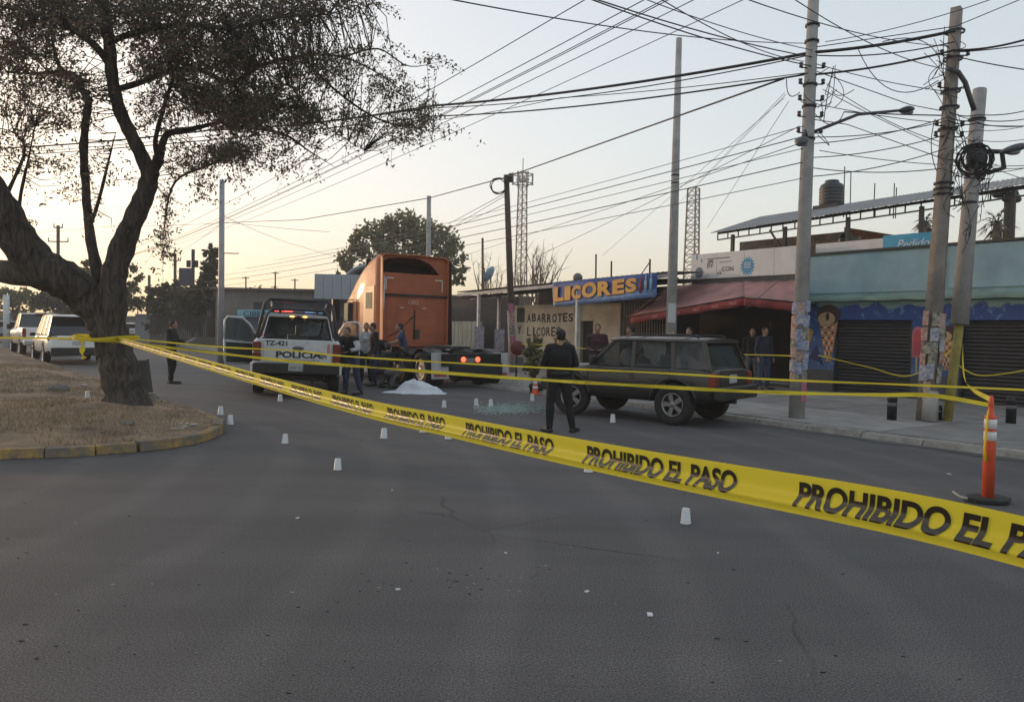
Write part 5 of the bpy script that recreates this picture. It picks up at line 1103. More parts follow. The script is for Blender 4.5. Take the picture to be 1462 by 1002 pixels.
# ============================================================ vehicles (local frame: x forward, y left, z up, origin on the ground at mid length)
def body_sec(x, hw, zs, zt, crown=.03, tuck=.9):
    h = zt-zs
    half = [(0, zs), (hw*tuck, zs), (hw*.985, zs+.10*h+.02), (hw, zs+.38*h), (hw*.998, zs+.66*h), (hw*.975, zt-.07*h-.01), (hw*.93, zt-.005), (hw*.6, zt+crown*.7), (0, zt+crown)]
    L_ = [Vector((x, y, z)) for y, z in half]; R_ = [Vector((x, -y, z)) for y, z in half[1:-1]][::-1]
    return L_ + R_
def make_body(th, stations, wheels, paint, name='body', arch_r=.06, bedcut=None, clad=None, clad_z=.55):
    """stations: (x, hw, zsill, ztop, crown)"""
    S = []; st = sorted(stations)
    for (a, b) in zip(st, st[1:]):
        n = max(1, int((b[0]-a[0])/.12))
        for k in range(n): t = k/n; S.append(body_sec(*[a[i]*(1-t)+b[i]*t for i in range(5)]))
    S.append(body_sec(*st[-1]))
    mb = MB(); mb.loft(S, smooth=True); me = mb.mesh(name); me.materials.append(paint)
    o = bpy.data.objects.new(name, me); link(o)
    cut = MB()
    for (x, r, hwid) in wheels:
        for s in (-1, 1):
            Rm = Matrix.Translation((x, s*hwid, r)) @ Matrix.Rotation(math.radians(90), 4, 'X'); cut.lathe([(0, -.28), (r+arch_r, -.28), (r+arch_r, .28), (0, .28)], 28, Rm)
    if bedcut: cut.b2(*bedcut)
    cm = cut.mesh('cut'); co = bpy.data.objects.new('cut', cm); link(co)
    b = o.modifiers.new('b', 'BOOLEAN'); b.operation = 'DIFFERENCE'; b.object = co; b.solver = 'EXACT'
    me2 = evaluated(o); bpy.data.objects.remove(o); bpy.data.objects.remove(co)
    me2.materials.clear(); me2.materials.append(paint); me2.materials.append(darkint); me2.materials.append(clad or paint)
    for p in me2.polygons:
        c = p.center; i = 0
        if clad and c.z < clad_z: i = 2
        for (x, r, hwid) in wheels:
            if math.hypot(c.x-x, c.z-r) < r+arch_r+.01 and c.z > 0 and (abs(c.y) < hwid+.16) and (abs(p.normal.y) < .5 or abs(c.y) < hwid-.2): i = 1
        if bedcut and bedcut[0]-.01 <= c.x <= bedcut[1]+.01 and abs(c.y) <= bedcut[3]+.01 and bedcut[4]-.01 <= c.z <= bedcut[5]-.05 and (p.normal.z > .5 or abs(c.y) < bedcut[3]-.0+.005): i = 1 if c.z < st[2][3]-.02 else 0
        if p.normal.z < -.7: i = 1
        p.material_index = i
    o = bpy.data.objects.new(name, me2); link(o); o.parent = th.o; return o
def wheel(th, x, y, r, wd, spokes=5, rimr=.62, rimmat=None, side=1, rot=0.0):
    """tyre mesh + rim child; side +1: outer face toward +y"""
    mb = MB(); w = wd/2
    pr = [(r*rimr, -w*.85), (r*.86, -w), (r*.96, -w*.85), (r, -w*.5), (r, w*.5), (r*.96, w*.85), (r*.86, w), (r*rimr, w*.85), (r*rimr*.97, 0)]
    mb.lathe(pr, 32, closed=True); o = th.part(mb, 'wheel', rubber)
    Rm = Matrix.Rotation(-math.pi/2*side, 4, 'X'); o.matrix_local = Matrix.Translation((x, y, r)) @ Matrix.Rotation(rot, 4, 'Z') @ Rm
    mb = MB().mat(rimmat or chrome); R = r*rimr
    mb.lathe([(R*.86, w*.5), (R*.98, w*.55), (R*1.0, w*.9), (R*.93, w*.92), (R*.88, w*.6)], 28, closed=True)
    for k in range(spokes):
        a = 6.283*k/spokes; c, s = math.cos(a), math.sin(a); hw_ = R*.16
        P = [(R*.15*c+hw_*s, R*.15*s-hw_*c), (R*.9*c+hw_*1.3*s, R*.9*s-hw_*1.3*c), (R*.9*c-hw_*1.3*s, R*.9*s+hw_*1.3*c), (R*.15*c-hw_*s, R*.15*s+hw_*c)]
        mb.hexa([Vector((*p, w*.35)) for p in P]+[Vector((*p, w*.7)) for p in P])
    mb.lathe([(0, w*.4), (R*.24, w*.4), (R*.24, w*.78), (R*.14, w*.86), (0, w*.86)], 16)
    mb.mat(darkint); mb.lathe([(0, w*.1), (R*.97, w*.1)], 24)
    me = mb.mesh('rim'); ro = bpy.data.objects.new('rim', me); link(ro); ro.parent = o
    return o
def greenhouse(th, g, pillars, paint, gmat, roof_t=.05, pill=.055, panes=True, side_skip=()):
    xrb, xrt, xft, xfb, zb, zt, hwb, hwt = g
    def sp(xb, xt, s, k=0.0): # bottom, top
        return Vector((xb, s*hwb, zb)), Vector((xt, s*hwt, zt-.03))
    # roof
    secs = []
    for i in range(9):
        x = xrt-.06+(xft-xrt+.1)*i/8; e = math.sin(math.pi*min(max(i/8, .04), .96))**.35
        hw_ = (hwt+.02)*(.955+.045*e); z0 = zt-.06; row = [(-hw_, z0), (-hw_, z0+.035), (-hw_*.93, zt-.005), (-hw_*.5, zt+.02*e+.01), (0, zt+.028*e+.01), (hw_*.5, zt+.02*e+.01), (hw_*.93, zt-.005), (hw_, z0+.035), (hw_, z0)]
        secs.append([Vector((x, -y, z)) for y, z in row])
    mb = MB(); mb.loft(secs); th.part(mb, 'roof', paint)
    for s in (-1, 1):
        for k, (xb, xt, wd) in enumerate(pillars):
            p, q = sp(xb, xt, s); mb = MB(); d = pill*.5
            mb.hexa([p+Vector((-wd/2, -s*d, -.02)), p+Vector((wd/2, -s*d, -.02)), p+Vector((wd/2, 0, -.02)), p+Vector((-wd/2, 0, -.02)), q+Vector((-wd/2, -s*d, 0)), q+Vector((wd/2, -s*d, 0)), q+Vector((wd/2, 0, 0)), q+Vector((-wd/2, 0, 0))])
            th.part(mb, 'pillar', paint, bevel=.008)
        for k, (a, b) in enumerate(zip(pillars, pillars[1:])):
            if (s, k) in side_skip: continue
            p0, q0 = sp(a[0]+a[2]/2, a[1]+a[2]/2, s); p1, q1 = sp(b[0]-b[2]/2, b[1]-b[2]/2, s); o_ = Vector((0, -s*.014, 0)); mb = MB(); P = [p0, p1, q1, q0]
            mb.hexa([v+o_ for v in P]+[v+o_*1.5 for v in P]); th.part(mb, 'window', gmat)
            # rubber frame
            mb = MB(); mb.tube([p0+o_, p1+o_, q1+o_, q0+o_, p0+o_], .012, 4, cap=False); th.part(mb, 'window_seal', rubber)
    for (a, xo, nm) in ((pillars[0], .02, 'rear_window'), (pillars[-1], -.02, 'windshield')):
        P = [Vector((a[0]+xo, -hwb+.07, zb)), Vector((a[0]+xo, hwb-.07, zb)), Vector((a[1]+xo, hwt-.06, zt-.06)), Vector((a[1]+xo, -hwt+.06, zt-.06))]
        mb = MB(); mb.hexa(P+[v+Vector((.006 if xo < 0 else -.006, 0, 0)) for v in P]); th.part(mb, nm, gmat)
        mb = MB(); mb.tube(P+[P[0]], .018, 4, cap=False); th.part(mb, 'window_seal', rubber)
def rounded(th, c, d, mat, name, bevel=.02, parent=None, M_=None):
    mb = MB(); mb.box(c, d, M_=M_); return th.part(mb, name, mat, bevel=bevel, parent=parent)
def place(x, y, yaw_left_deg): return (x, y, 0), math.radians(90+yaw_left_deg)
def car_origin(p, lx, ly, yaw):   # local point (lx,ly) sits at world p
    c, s = math.cos(yaw), math.sin(yaw); return (p.x-(lx*c-ly*s), p.y-(lx*s+ly*c), 0)
# ------------------------------------------------------------ dark off-roader
jpaint = M('dark_olive_grey_paint', (.042, .036, .030), .42, var=.2, vs_=2, coat=.25); jclad = M('grey_cladding', (.018, .018, .019), .5, var=.25, vs_=4)
yaw = math.radians(90+51); pr = G(961, 607)
jp = Thing('offroad_car', 'dark grey boxy off-road car with silver wheels behind the standing officer', 'car', car_origin(pr, -1.27*.82, .78, yaw), yaw)
RW = .37; SXJ = .82; jp.sx = SXJ; jp.o.scale = (1, .93, 1)
make_body(jp, [(x*SXJ, *r_) for x, *r_ in [(-2.18, .80, .48, .97, .02), (-2.12, .86, .44, 1.0, .02), (-1.8, .885, .40, 1.015, .02), (1.05, .885, .40, 1.0, .02), (1.15, .88, .40, .99, .03), (1.9, .86, .42, .95, .03), (2.12, .82, .45, .90, .02), (2.2, .72, .48, .83, .01)]], [(-1.27*SXJ, RW, .80), (1.42*SXJ, RW, .80)], jpaint, clad=jclad, clad_z=.60)
clr = glass('clear_car_glass', (.03, .04, .04), .38); dkg = glass('dark_car_glass', (.012, .013, .015), .93)
greenhouse(jp, (-2.1, -1.9, .42, 1.0, 1.01, 1.535, .835, .70), [(-2.08, -1.86, .10), (-1.22, -1.14, .10), (-.22, -.18, .10), (.92, .34, .08)], jpaint, clr, side_skip=((1, 0),))
P = [Vector((-2.02, .825, 1.015)), Vector((-1.28, .825, 1.015)), Vector((-1.2, .70, 1.50)), Vector((-1.82, .70, 1.50))]; mb = MB(); mb.hexa(P+[v-Vector((0, .008, 0)) for v in P]); jp.part(mb, 'window', dkg)
for s in (-1, 1):
    mb = MB(); mb.tube([(-1.7, s*.60, 1.56), (-1.6, s*.6, 1.60), (-.1, s*.6, 1.60), (.1, s*.6, 1.56)], .02, 6); jp.part(mb, 'roof_rail', blackp)
for x in (-1.3, -.2): mb = MB(); mb.beam((x, -.6, 1.595), (x, .6, 1.595), .05, .03); jp.part(mb, 'roof_bar', blackp)
for x in (-1.27, 1.42):
    for s in (-1, 1): jp.sx = 1.0; wheel(jp, x*SXJ, s*.80, RW, .24, 5, .57, M('dull_alloy', (.26, .26, .26), .4, metal=.7), side=s, rot=.25 if x > 0 else 0); jp.sx = SXJ
    for s in (-1, 1):
        mb = MB(); mb.tube([Vector((x+(RW+.09)*math.cos(t)/SXJ, s*.885, RW+(RW+.09)*math.sin(t))) for t in [math.radians(a) for a in range(5, 180, 15)]], .035, 6); jp.part(mb, 'wheel_arch_flare', jclad)
rounded(jp, (-2.28, 0, .60), (.22, 1.70, .24), jclad, 'rear_bumper', .04); rounded(jp, (2.26, 0, .58), (.22, 1.68, .26), jclad, 'front_bumper', .04)
for s in (-1, 1):
    rounded(jp, (-2.15, s*.81, .84), (.14, .17, .24), M('red_orange_lens', (.22, .035, .02), .25), 'taillight', .02); rounded(jp, (2.16, s*.64, .80), (.08, .26, .16), M('headlamp', (.45, .45, .45), .1, coat=1), 'headlight', .02)
    rounded(jp, (.72, s*.98, 1.10), (.10, .22, .17), jclad, 'wing_mirror', .03)
    for x0, x1 in ((-.2, .95), (-1.18, -.24)):
        mb = MB(); e = s*.889; mb.tube([(x0, e, 1.02), (x0+.02, e+s*.003, .5), (x1-.04, e+s*.003, .5), (x1, e, 1.0)], .007, 4); jp.part(mb, 'door_seam', darkint)
        rounded(jp, (x0+.14, s*.895, .93), (.16, .03, .035), blackp, 'door_handle', .008)
    mb = MB(); mb.box((-.1, s*.892, .72), (2.0, .02, .07)); jp.part(mb, 'side_moulding', jclad, bevel=.006)
rounded(jp, (-2.2, 0, .84), (.02, .34, .15), M('plate_white', (.42, .42, .42), .5), 'licence_plate', .005)
mb = MB(); mb.b2(-2.19, -2.17, -.55, .55, .72, 1.0); jp.part(mb, 'tailgate', jpaint, bevel=.01)
mb = MB(); mb.tube([(-2.16, .1, 1.06), (-2.08, .32, 1.28)], .012, 4); jp.part(mb, 'rear_wiper', blackp)
for x in (.45, -.55):
    for s in (-1, 1): mb = MB(); mb.b2(x-.32, x-.18, s*.38-.24, s*.38+.24, .9, 1.25); mb.b2(x-.3, x-.2, s*.38-.12, s*.38+.12, 1.27, 1.45); jp.part(mb, 'seat', M('seat_fabric', (.03, .03, .032), .9), bevel=.04)
mb = MB(); mb.ell((.15, .45, 1.15), (.16, .24, .2), 12, 8); cv = []; [cv.append((-.35-.55*i/12, .60+.03*math.sin(i*1.7+j), 1.47-(.12+.30*(1-abs(i/12-.5)*1.2))*j/6)) for j in range(7) for i in range(13)]; mb.add(cv, [(j*13+i, j*13+i+1, (j+1)*13+i+1, (j+1)*13+i) for j in range(6) for i in range(12)], True); jp.part(mb, 'airbag', M('airbag_cloth', (.5, .5, .48), .8, var=.2), label='deployed pale airbag hanging behind the side windows')
mb = MB(); mb.tube([(.75, .38, 1.08), (.72, .5, 1.2), (.68, .38, 1.3), (.72, .25, 1.2), (.75, .38, 1.08)], .015, 6); jp.part(mb, 'steering_wheel', blackp)
rounded(jp, (-2.3, .3, .46), (.25, .08, .08), blackm, 'tow_hitch', .01)
# ------------------------------------------------------------ police pickup
yaw = math.radians(90+15.5); pr = G(371, 562)
po = Thing('police_pickup', 'white police pickup with a black roll cage, lit light bar and both front doors open', 'pickup truck', car_origin(pr, -1.85, .82, yaw), yaw)
po.o.rotation_mode = 'XYZ'; po.o.rotation_euler = (math.radians(1.4), 0, yaw); R = .40
make_body(po, [(-2.88, .92, .62, 1.30, .0), (-2.8, .97, .58, 1.31, .0), (-2.2, .995, .50, 1.32, .0), (-.7, .995, .46, 1.32, .0), (-.62, .995, .46, 1.22, .0), (1.1, .995, .46, 1.18, .02), (1.25, .98, .46, 1.2, .04), (2.5, .96, .5, 1.12, .05), (2.85, .90, .55, 1.02, .03), (2.95, .8, .6, .92, .01)], [(-1.85, R, .86), (1.85, R, .86)], whitep, bedcut=(-2.74, -.76, -.80, .80, .75, 1.6))
greenhouse(po, (-.6, -.5, .35, 1.2, 1.20, 1.90, .90, .74), [(-.55, -.42, .14), (.25, .22, .1), (1.15, .42, .09)], whitep, glass('truck_glass', (.02, .028, .03), .7))
mb = MB(); mb.b2(-2.90, -2.84, -.74, .74, .80, 1.31); tg = po.part(mb, 'tailgate', whitep, bevel=.015)
for s in (-1, 1): mb = MB(); mb.b2(-2.915, -2.80, s*.78-.06 if s > 0 else -.94, .94 if s > 0 else -.72, .80, 1.22); 
for s in (-1, 1):
    mb = MB(); y0, y1 = (.78, .965) if s > 0 else (-.965, -.78); mb.b2(-2.93, -2.78, y0, y1, 1.02, 1.24); po.part(mb, 'taillight', redlens, bevel=.015)
    mb = MB(); mb.b2(-2.925, -2.78, y0, y1, .82, 1.0); po.part(mb, 'taillight', redlens, bevel=.015)
txtb = M('decal_black', (.02, .02, .025), .5)
def deco(txt, y, z, sz, **kw): text_part(po, txt, kw.pop('m', txtb), 'lettering', (-2.902, y, z), (0, -1, 0), (0, 0, 1), size=sz, align='LEFT', **kw)
deco('POLICIA', .47, .905, .19, xs=1.42, bold=.008); deco('TZ-421', .70, 1.17, .15, bold=.005, xs=1.1); deco('CIUDADANOS EN ALERTA', .42, .825, .07, xs=1.1)
mb = MB(); R_ = Matrix.Translation((-2.902, -.02, 1.12)) @ Matrix.Rotation(math.radians(-90), 4, 'Y'); mb.lathe([(0, 0), (.13, 0), (.13, .004), (0, .004)], 20, R_ @ Matrix.Scale(.35, 4, (1, 0, 0))); po.part(mb, 'maker_badge', M('badge_grey', (.12, .12, .13), .4))
for k in range(5): mb = MB(); mb.box((-2.903, -.50-.035*k, .96+(.02 if k % 2 else 0)), (.004, .022, .10+.03*(k % 3))); po.part(mb, 'crest_mark', txtb)
mb = MB(); mb.b2(-2.903, -2.9, -.72, -.66, 1.02, 1.24); po.part(mb, 'decal_stripe', M('decal_pink', (.5, .2, .22), .5))
rounded(po, (-3.02, 0, .66), (.22, 1.9, .24), blackp, 'rear_bumper', .03); 
for s in (-1, 1): rounded(po, (-3.0, s*.93, .66), (.24, .12, .26), whitep, 'bumper_end', .03)
rounded(po, (-3.14, .02, .70), (.02, .32, .17), M('plate_white'), 'licence_plate', .005); text_part(po, 'JW 52', M('plate_ink', (.08, .1, .1), .6), 'lettering', (-3.152, .14, .65), (0, -1, 0), (0, 0, 1), size=.11, align='LEFT')
mb = MB(); mb.b2(-2.9, -.3, -.6, .6, .38, .5); mb.tube([(-2.9, -.35, .38), (-1.8, -.35, .4)], .035, 8); po.part(mb, 'underbody', darkint)
for x in (-1.85, 1.85):
    for s in (-1, 1): wheel(po, x, s*.86, R, .26, 6, .58, side=s)
cage = M('cage_black', (.014, .014, .016), .35)
def cg(pts, r=.032): mb = MB(); mb.tube(pts, r, 8); po.part(mb, 'cage_tube', cage)
cg([(-2.65, .86, 1.3), (-2.2, .70, 1.88), (-2.12, .58, 2.0), (-2.12, -.58, 2.0), (-2.2, -.70, 1.88), (-2.65, -.86, 1.3)])
cg([(-1.6, .95, 1.3), (-.95, .82, 2.15), (-.85, .70, 2.27), (-.85, -.70, 2.27), (-.95, -.82, 2.15), (-1.6, -.95, 1.3)], .04)
cg([(-.85, .70, 2.27), (.25, .7, 2.27), (.32, .62, 2.25), (.32, -.62, 2.25), (.25, -.7, 2.27), (-.85, -.70, 2.27)], .035)
for s in (-1, 1): cg([(-.85, s*.45, 2.26), (-.8, s*.45, 1.95)], .03); cg([(-2.12, s*.58, 2.0), (-.9, s*.68, 2.22)], .025); cg([(.28, s*.6, 2.25), (.3, s*.66, 1.95)], .03)
cg([(-.82, .45, 2.05), (-.82, -.45, 2.05)], .03)
for s in (-1, 1):
    P = [Vector((-.98, s*.62, 1.98)), Vector((-.98, s*.36, 1.98)), Vector((-.9, s*.36, 2.24)), Vector((-.9, s*.62, 2.24))]; mb = MB(); mb.hexa(P+[p+Vector((.02, 0, 0)) for p in P]); po.part(mb, 'cage_panel', M('smoked_panel', (.04, .03, .03), .4))
# light bar
lb = [(-.62, -.40, M('lamp_red', (.9, .10, .08), .3, emit=.5)), (-.39, -.15, M('lamp_red')), (-.14, .14, M('lamp_clear', (.55, .55, .58), .3)), (.15, .39, M('lamp_blue', (.20, .35, .6), .3, emit=.15)), (.40, .62, M('lamp_blue'))]
for a, b, m in lb: mb = MB(); mb.b2(.0, .26, -b, -a, 1.98, 2.09); po.part(mb, 'light_bar_lens', m, bevel=.02)
mb = MB(); mb.b2(-.02, .28, -.64, .64, 1.94, 1.975); po.part(mb, 'light_bar_base', blackp)
for y, m in ((.16, M('lamp_amber', (1.0, .45, .12), .3, emit=.6)), (-.16, M('lamp_amber')), (0, redlens)): mb = MB(); mb.ell((-.55, y, 1.86), (.03, .07, .025), 10, 6); po.part(mb, 'brake_lamp', m)
# gear on the tailgate edge
mb = MB(); mb.box((-2.6, .0, 1.36), (.3, .46, .13)); mb.box((-2.6, .0, 1.5), (.10, .12, .28)); po.part(mb, 'bed_mount', blackm, bevel=.02)
# doors
def open_door(s, ang, nm):
    c, sn = math.cos(ang), math.sin(ang); hx, hy = 1.22, s*.96
    def L_(d, o_, z): return Vector((hx-d*c - o_*sn*1.0, hy+s*(d*sn) - s*o_*c*0, z))   # d along the door from the hinge, o_ thickness rearwards
    def slabp(poly, o0, o1, m, name, parent=None):
        mb = MB(); n = len(poly); vs = [L_(d, o0, z) for d, z in poly]+[L_(d, o1, z) for d, z in poly]
        mb.add(vs, [tuple(range(n)), tuple(reversed(range(n, 2*n)))]+[(k, n+k, n+(k+1) % n, (k+1) % n) for k in range(n)]); return po.part(mb, name, m, parent=parent)
    low = [(0, .52), (.95, .52), (1.0, .6), (1.02, 1.18), (0, 1.12)]
    d0 = slabp(low, -.05, .0, whitep, 'door'); slabp([(.05, .58), (.93, .58), (.97, 1.12), (.05, 1.08)], .001, .05, M('door_trim', (.02, .028, .035), .6), 'door_trim', d0)
    mb = MB(); fr = [(0.0, 1.12), (.35, 1.62), (.55, 1.78), (.95, 1.80), (1.02, 1.70), (1.02, 1.18)]
    mb.tube([L_(d, .0, z) for d, z in fr], .028, 6); po.part(mb, 'window_frame', whitep, parent=d0)
    mb.__init__(); mb.tube([L_(d, .04, z) for d, z in [(0, .55), (.95, .55), (1.0, .65), (1.02, 1.2)]], .018, 6); po.part(mb, 'door_edge', whitep, parent=d0)
    slabp([(.05, 1.12), (.37, 1.58), (.56, 1.74), (.93, 1.76), (.99, 1.68), (.99, 1.18)], -.004, .004, clearg, 'door_glass', d0)
    mb = MB(); mb.box(L_(.15, -.18, 1.3), (.12, .18, .26)); po.part(mb, 'wing_mirror', blackp, bevel=.03)
open_door(1, math.radians(66), 'l'); open_door(-1, math.radians(42), 'r')
for s in (-1, 1): mb = MB(); mb.b2(.3, 1.15, s*.996-.01, s*.996+.01, .55, 1.15); po.part(mb, 'door_opening', darkint)
for s in (-1, 1): mb = MB(); mb.b2(.2, .34, s*.4-.25, s*.4+.25, .9, 1.5); mb.b2(.22, .32, s*.4-.12, s*.4+.12, 1.52, 1.7); po.part(mb, 'seat', MATS['seat_fabric'], bevel=.04)
# ------------------------------------------------------------ orange semi tractor
yaw = math.radians(90+35); pr = G(615, 556)
tr_ = Thing('semi_truck', 'orange semi truck tractor with a tall sleeper cab seen from behind, no trailer', 'truck', car_origin(pr, .1, 1.22, yaw), yaw)   # origin at the rear end of the frame
oran = M('truck_orange', (.47, .13, .04), .5, var=.22, vs_=1.6, coat=.1); orand = M('truck_orange_dull', (.39, .10, .04), .6, var=.22, vs_=2)
for s in (-1, 1): mb = MB(); mb.b2(0, 7.6, s*.42-.04, s*.42+.04, .72, .98); tr_.part(mb, 'frame_rail', blackm)
for x in (.1, .9, 2.2, 3.2): mb = MB(); mb.b2(x, x+.1, -.38, .38, .74, .96); tr_.part(mb, 'cross_member', blackm)
mb = MB(); mb.b2(-.02, .05, -.95, .95, .62, .96); tr_.part(mb, 'tail_beam', blackm, bevel=.01)
litred = M('tail_lit', (1.0, .12, .06), .3, emit=.45)
for y in (.30, -.16):
    mb = MB(); mb.lathe([(0, 0), (.075, 0), (.07, .03), (0, .045)], 16, Matrix.Translation((-.03, y, .80)) @ Matrix.Rotation(math.radians(-90), 4, 'Y')); tr_.part(mb, 'taillight', litred)
rounded(tr_, (-.03, .07, .78), (.02, .26, .12), M('plate_dim', (.2, .2, .2), .5), 'licence_plate', .004)
mb = MB(); mb.b2(-.025, .0, -1.0, .62, .35, .70); tr_.part(mb, 'light_panel', M('panel_black', (.014, .014, .015), .6), bevel=.01)
flm = M('mudflap_white', (.42, .41, .42), .6, var=.2, vs_=3)
for y0, y1 in ((.72, 1.24), (-1.24, -.72)):
    mb = MB(); P = [Vector((.02, y0, .28)), Vector((.02, y1, .28)), Vector((.06, y1, .98)), Vector((.06, y0, .98))]; mb.hexa(P+[p+Vector((.02, 0, 0)) for p in P]); f = tr_.part(mb, 'mudflap', flm)
    mb = MB(); mb.b2(.012, .018, y0+.06, y1-.06, .34, .42); tr_.part(mb, 'flap_lettering_band', M('flap_red', (.3, .06, .06), .6), parent=f)
for x in (.75, 2.05):
    mb = MB(); mb.tube([(x, -.9, .5), (x, .9, .5)], .09, 8); tr_.part(mb, 'axle', blackm)
    for s in (-1, 1):
        wheel(tr_, x, s*.78, .5, .26, 10, .56, side=s); wheel(tr_, x, s*1.09, .5, .26, 10, .56, side=s)
    for s in (-1, 1): mb = MB(); mb.tube([Vector((x+.56*math.cos(t), s*.94, .5+.56*math.sin(t))) for t in [math.radians(a) for a in range(35, 150, 15)]], .28, 4, ry=[.05]*8, ref=(0, 1, 0)); tr_.part(mb, 'fender', blackp)
mb = MB(); mb.prism([(1.0, .42), (1.9, .42), (1.95, .2), (1.95, -.2), (1.9, -.42), (1.0, -.42), (.6, -.3), (.95, -.08), (.95, .08), (.6, .3)], 1.06, 1.14, Matrix.Rotation(0, 4, 'Z')); tr_.part(mb, 'fifth_wheel', M('greasy_steel', (.12, .12, .12), .35, var=.5, vs_=6, metal=.6))
mb = MB(); mb.b2(2.3, 3.3, -.5, .5, .98, 1.02); tr_.part(mb, 'deck_plate', MATS['greasy_steel'])
for s in (-1, 1):
    mb = MB(); mb.tube([(3.6, s*.98, .62), (5.3, s*.98, .62)], .30, 18); tr_.part(mb, 'fuel_tank', chrome)
    wheel(tr_, 6.6, s*1.0, .5, .3, 10, .56, side=s)
XC = 3.35; HW = 1.2
# sleeper + cab shell by stations: (x, hw, zbottom, ztop)
def cabsec(x, hw, zb, zt, rc=.28):
    P = [(hw*.98, zb)]; P += [(hw, zb+.1), (hw, (zb+zt)/2), (hw*.985, zt-rc)]
    for k in range(1, 5): t = k/4*math.pi/2; P.append((hw*.985-rc*.9*(1-math.cos(t)), zt-rc+rc*math.sin(t)))
    P.append((0, zt+.02))
    L_ = [Vector((x, y, z)) for y, z in P]; R_ = [Vector((x, -y, z)) for y, z in P[:-1]][::-1]; return L_+R_
ST_ = [(XC, HW, 1.0, 3.86, .2), (XC+.5, HW, 1.0, 3.86, .22), (XC+1.1, HW, 1.0, 3.74, .26), (XC+1.7, HW, .95, 3.5, .3), (XC+2.2, HW*.99, .8, 3.2, .3), (XC+2.7, HW*.97, .7, 2.86, .3), (XC+3.1, HW*.95, .62, 2.62, .25), (XC+3.5, HW*.90, .6, 2.2, .2), (XC+3.75, HW*.84, .6, 1.9, .15), (XC+4.4, .86, .6, 1.72, .2), (XC+5.0, .78, .55, 1.56, .2), (XC+5.35, .68, .5, 1.3, .15)]
ST_ = [(XC+(s_[0]-XC)*.87,)+s_[1:] for s_ in ST_]; mb = MB(); secs = [cabsec(*s_) for s_ in ST_]; mb.loft(secs, caps=False, closed=False); mb.f.append(tuple(len(mb.v)-len(secs[0])+k for k in range(len(secs[0])))); mb.mi.append(0); mb.sm.append(False)
o = tr_.part(mb, 'cab_shell', oran); o.modifiers.new('s', 'SOLIDIFY').thickness = .03
# back wall panels (recessed)
ZT = 3.86
mb = MB(); mb.b2(XC+.12, XC+.16, -HW+.03, HW-.03, 1.05, 2.62); tr_.part(mb, 'back_wall', orand)
mb = MB(); mb.b2(XC+.08, XC+.12, -HW+.03, HW-.03, 2.66, 3.30); tr_.part(mb, 'upper_back_panel', orand, bevel=.01)
mb = MB(); mb.b2(XC+.05, XC+.14, -HW+.03, HW-.03, 2.60, 2.66); tr_.part(mb, 'seam_rail', blackp)
mb = MB(); mb.b2(XC+1.1, XC+1.14, -HW+.04, HW-.04, 3.28, ZT-.1); tr_.part(mb, 'fairing_inner_wall', darkint); mb = MB(); mb.b2(XC+.1, XC+1.1, -HW+.04, HW-.04, 3.25, 3.28); tr_.part(mb, 'fairing_floor', darkint)
# arched trim around the opening
for s in (1, -1):
    mb = MB(); P = [(s*(HW-.03), 3.28), *([(s*(HW-.30), 3.28), (s*(HW-.42), 3.42), (s*(HW-.65), 3.62), (s*(HW-.95), 3.74)] if s < 0 else [(s*(HW-.06), 3.28), (s*(HW-.1), 3.62), (s*(HW-.3), 3.74), (s*(HW-.6), 3.77)]), (s*0.0, 3.79), (s*0.0, 3.86), (s*(HW-.03), 3.84)]
    mb.prism([(-p[0], p[1]) for p in P], 0, .02, Matrix.Translation((XC+.10, 0, 0)) @ Matrix(((0, 0, 1, 0), (-1, 0, 0, 0), (0, 1, 0, 0), (0, 0, 0, 1)))); tr_.part(mb, 'fairing_trim', orand)
    # reflective corner marks
    y = s*(HW-.22); rf = M('reflective_white', (.6, .55, .5), .5)
    mb = MB(); mb.b2(XC+.072, XC+.079, min(y, y-s*.26), max(y, y-s*.26), 3.12, 3.155); mb.b2(XC+.072, XC+.079, y-.018, y+.018, 2.78, 3.118); tr_.part(mb, 'corner_mark', rf)
    mb = MB(); P = [Vector((XC-.22, s*(HW-.0), 1.0)), Vector((XC+.0, s*(HW-.0), 1.0)), Vector((XC+.0, s*(HW-.0), 3.8)), Vector((XC-.12, s*(HW-.0), 3.7))]; mb.hexa(P+[p-Vector((0, s*.03, 0)) for p in P]); tr_.part(mb, 'side_extender', oran if s > 0 else blackp)
for y0, y1 in ((-HW+.05, -.02), (.02, HW-.25)):
    mb = MB(); mb.b2(XC+.105, XC+.118, y0+.03, y1-.03, 1.15, 2.52); tr_.part(mb, 'back_panel', orand, bevel=.006)
mb = MB(); mb.tube([(XC+.09, -.02, 1.3), (XC+.09, -.02, 2.2)], .015, 5); mb.tube([(XC+.08, .02, 2.0), (XC+.05, .5, 1.55), (XC+.04, .9, 1.35)], .014, 5); tr_.part(mb, 'air_hose', blackp)
for y in (.42, -.10): mb = MB(); mb.b2(XC+.085, XC+.104, y-.11, y+.11, 1.28, 1.58); tr_.part(mb, 'vent', M('vent_dark', (.05, .045, .03), .7), bevel=.01)
text_part(tr_, '1302', M('faded_white_print', (.5, .3, .22), .6), 'lettering', (XC+.100, .22, 2.36), (0, -1, 0), (0, 0, 1), size=.19, align='LEFT', bold=.006)
for y in (.42, -.35): mb = MB(); mb.b2(XC+.09, XC+.104, y-.07, y+.07, 2.22, 2.27); tr_.part(mb, 'latch', MATS['faded_white_print'])
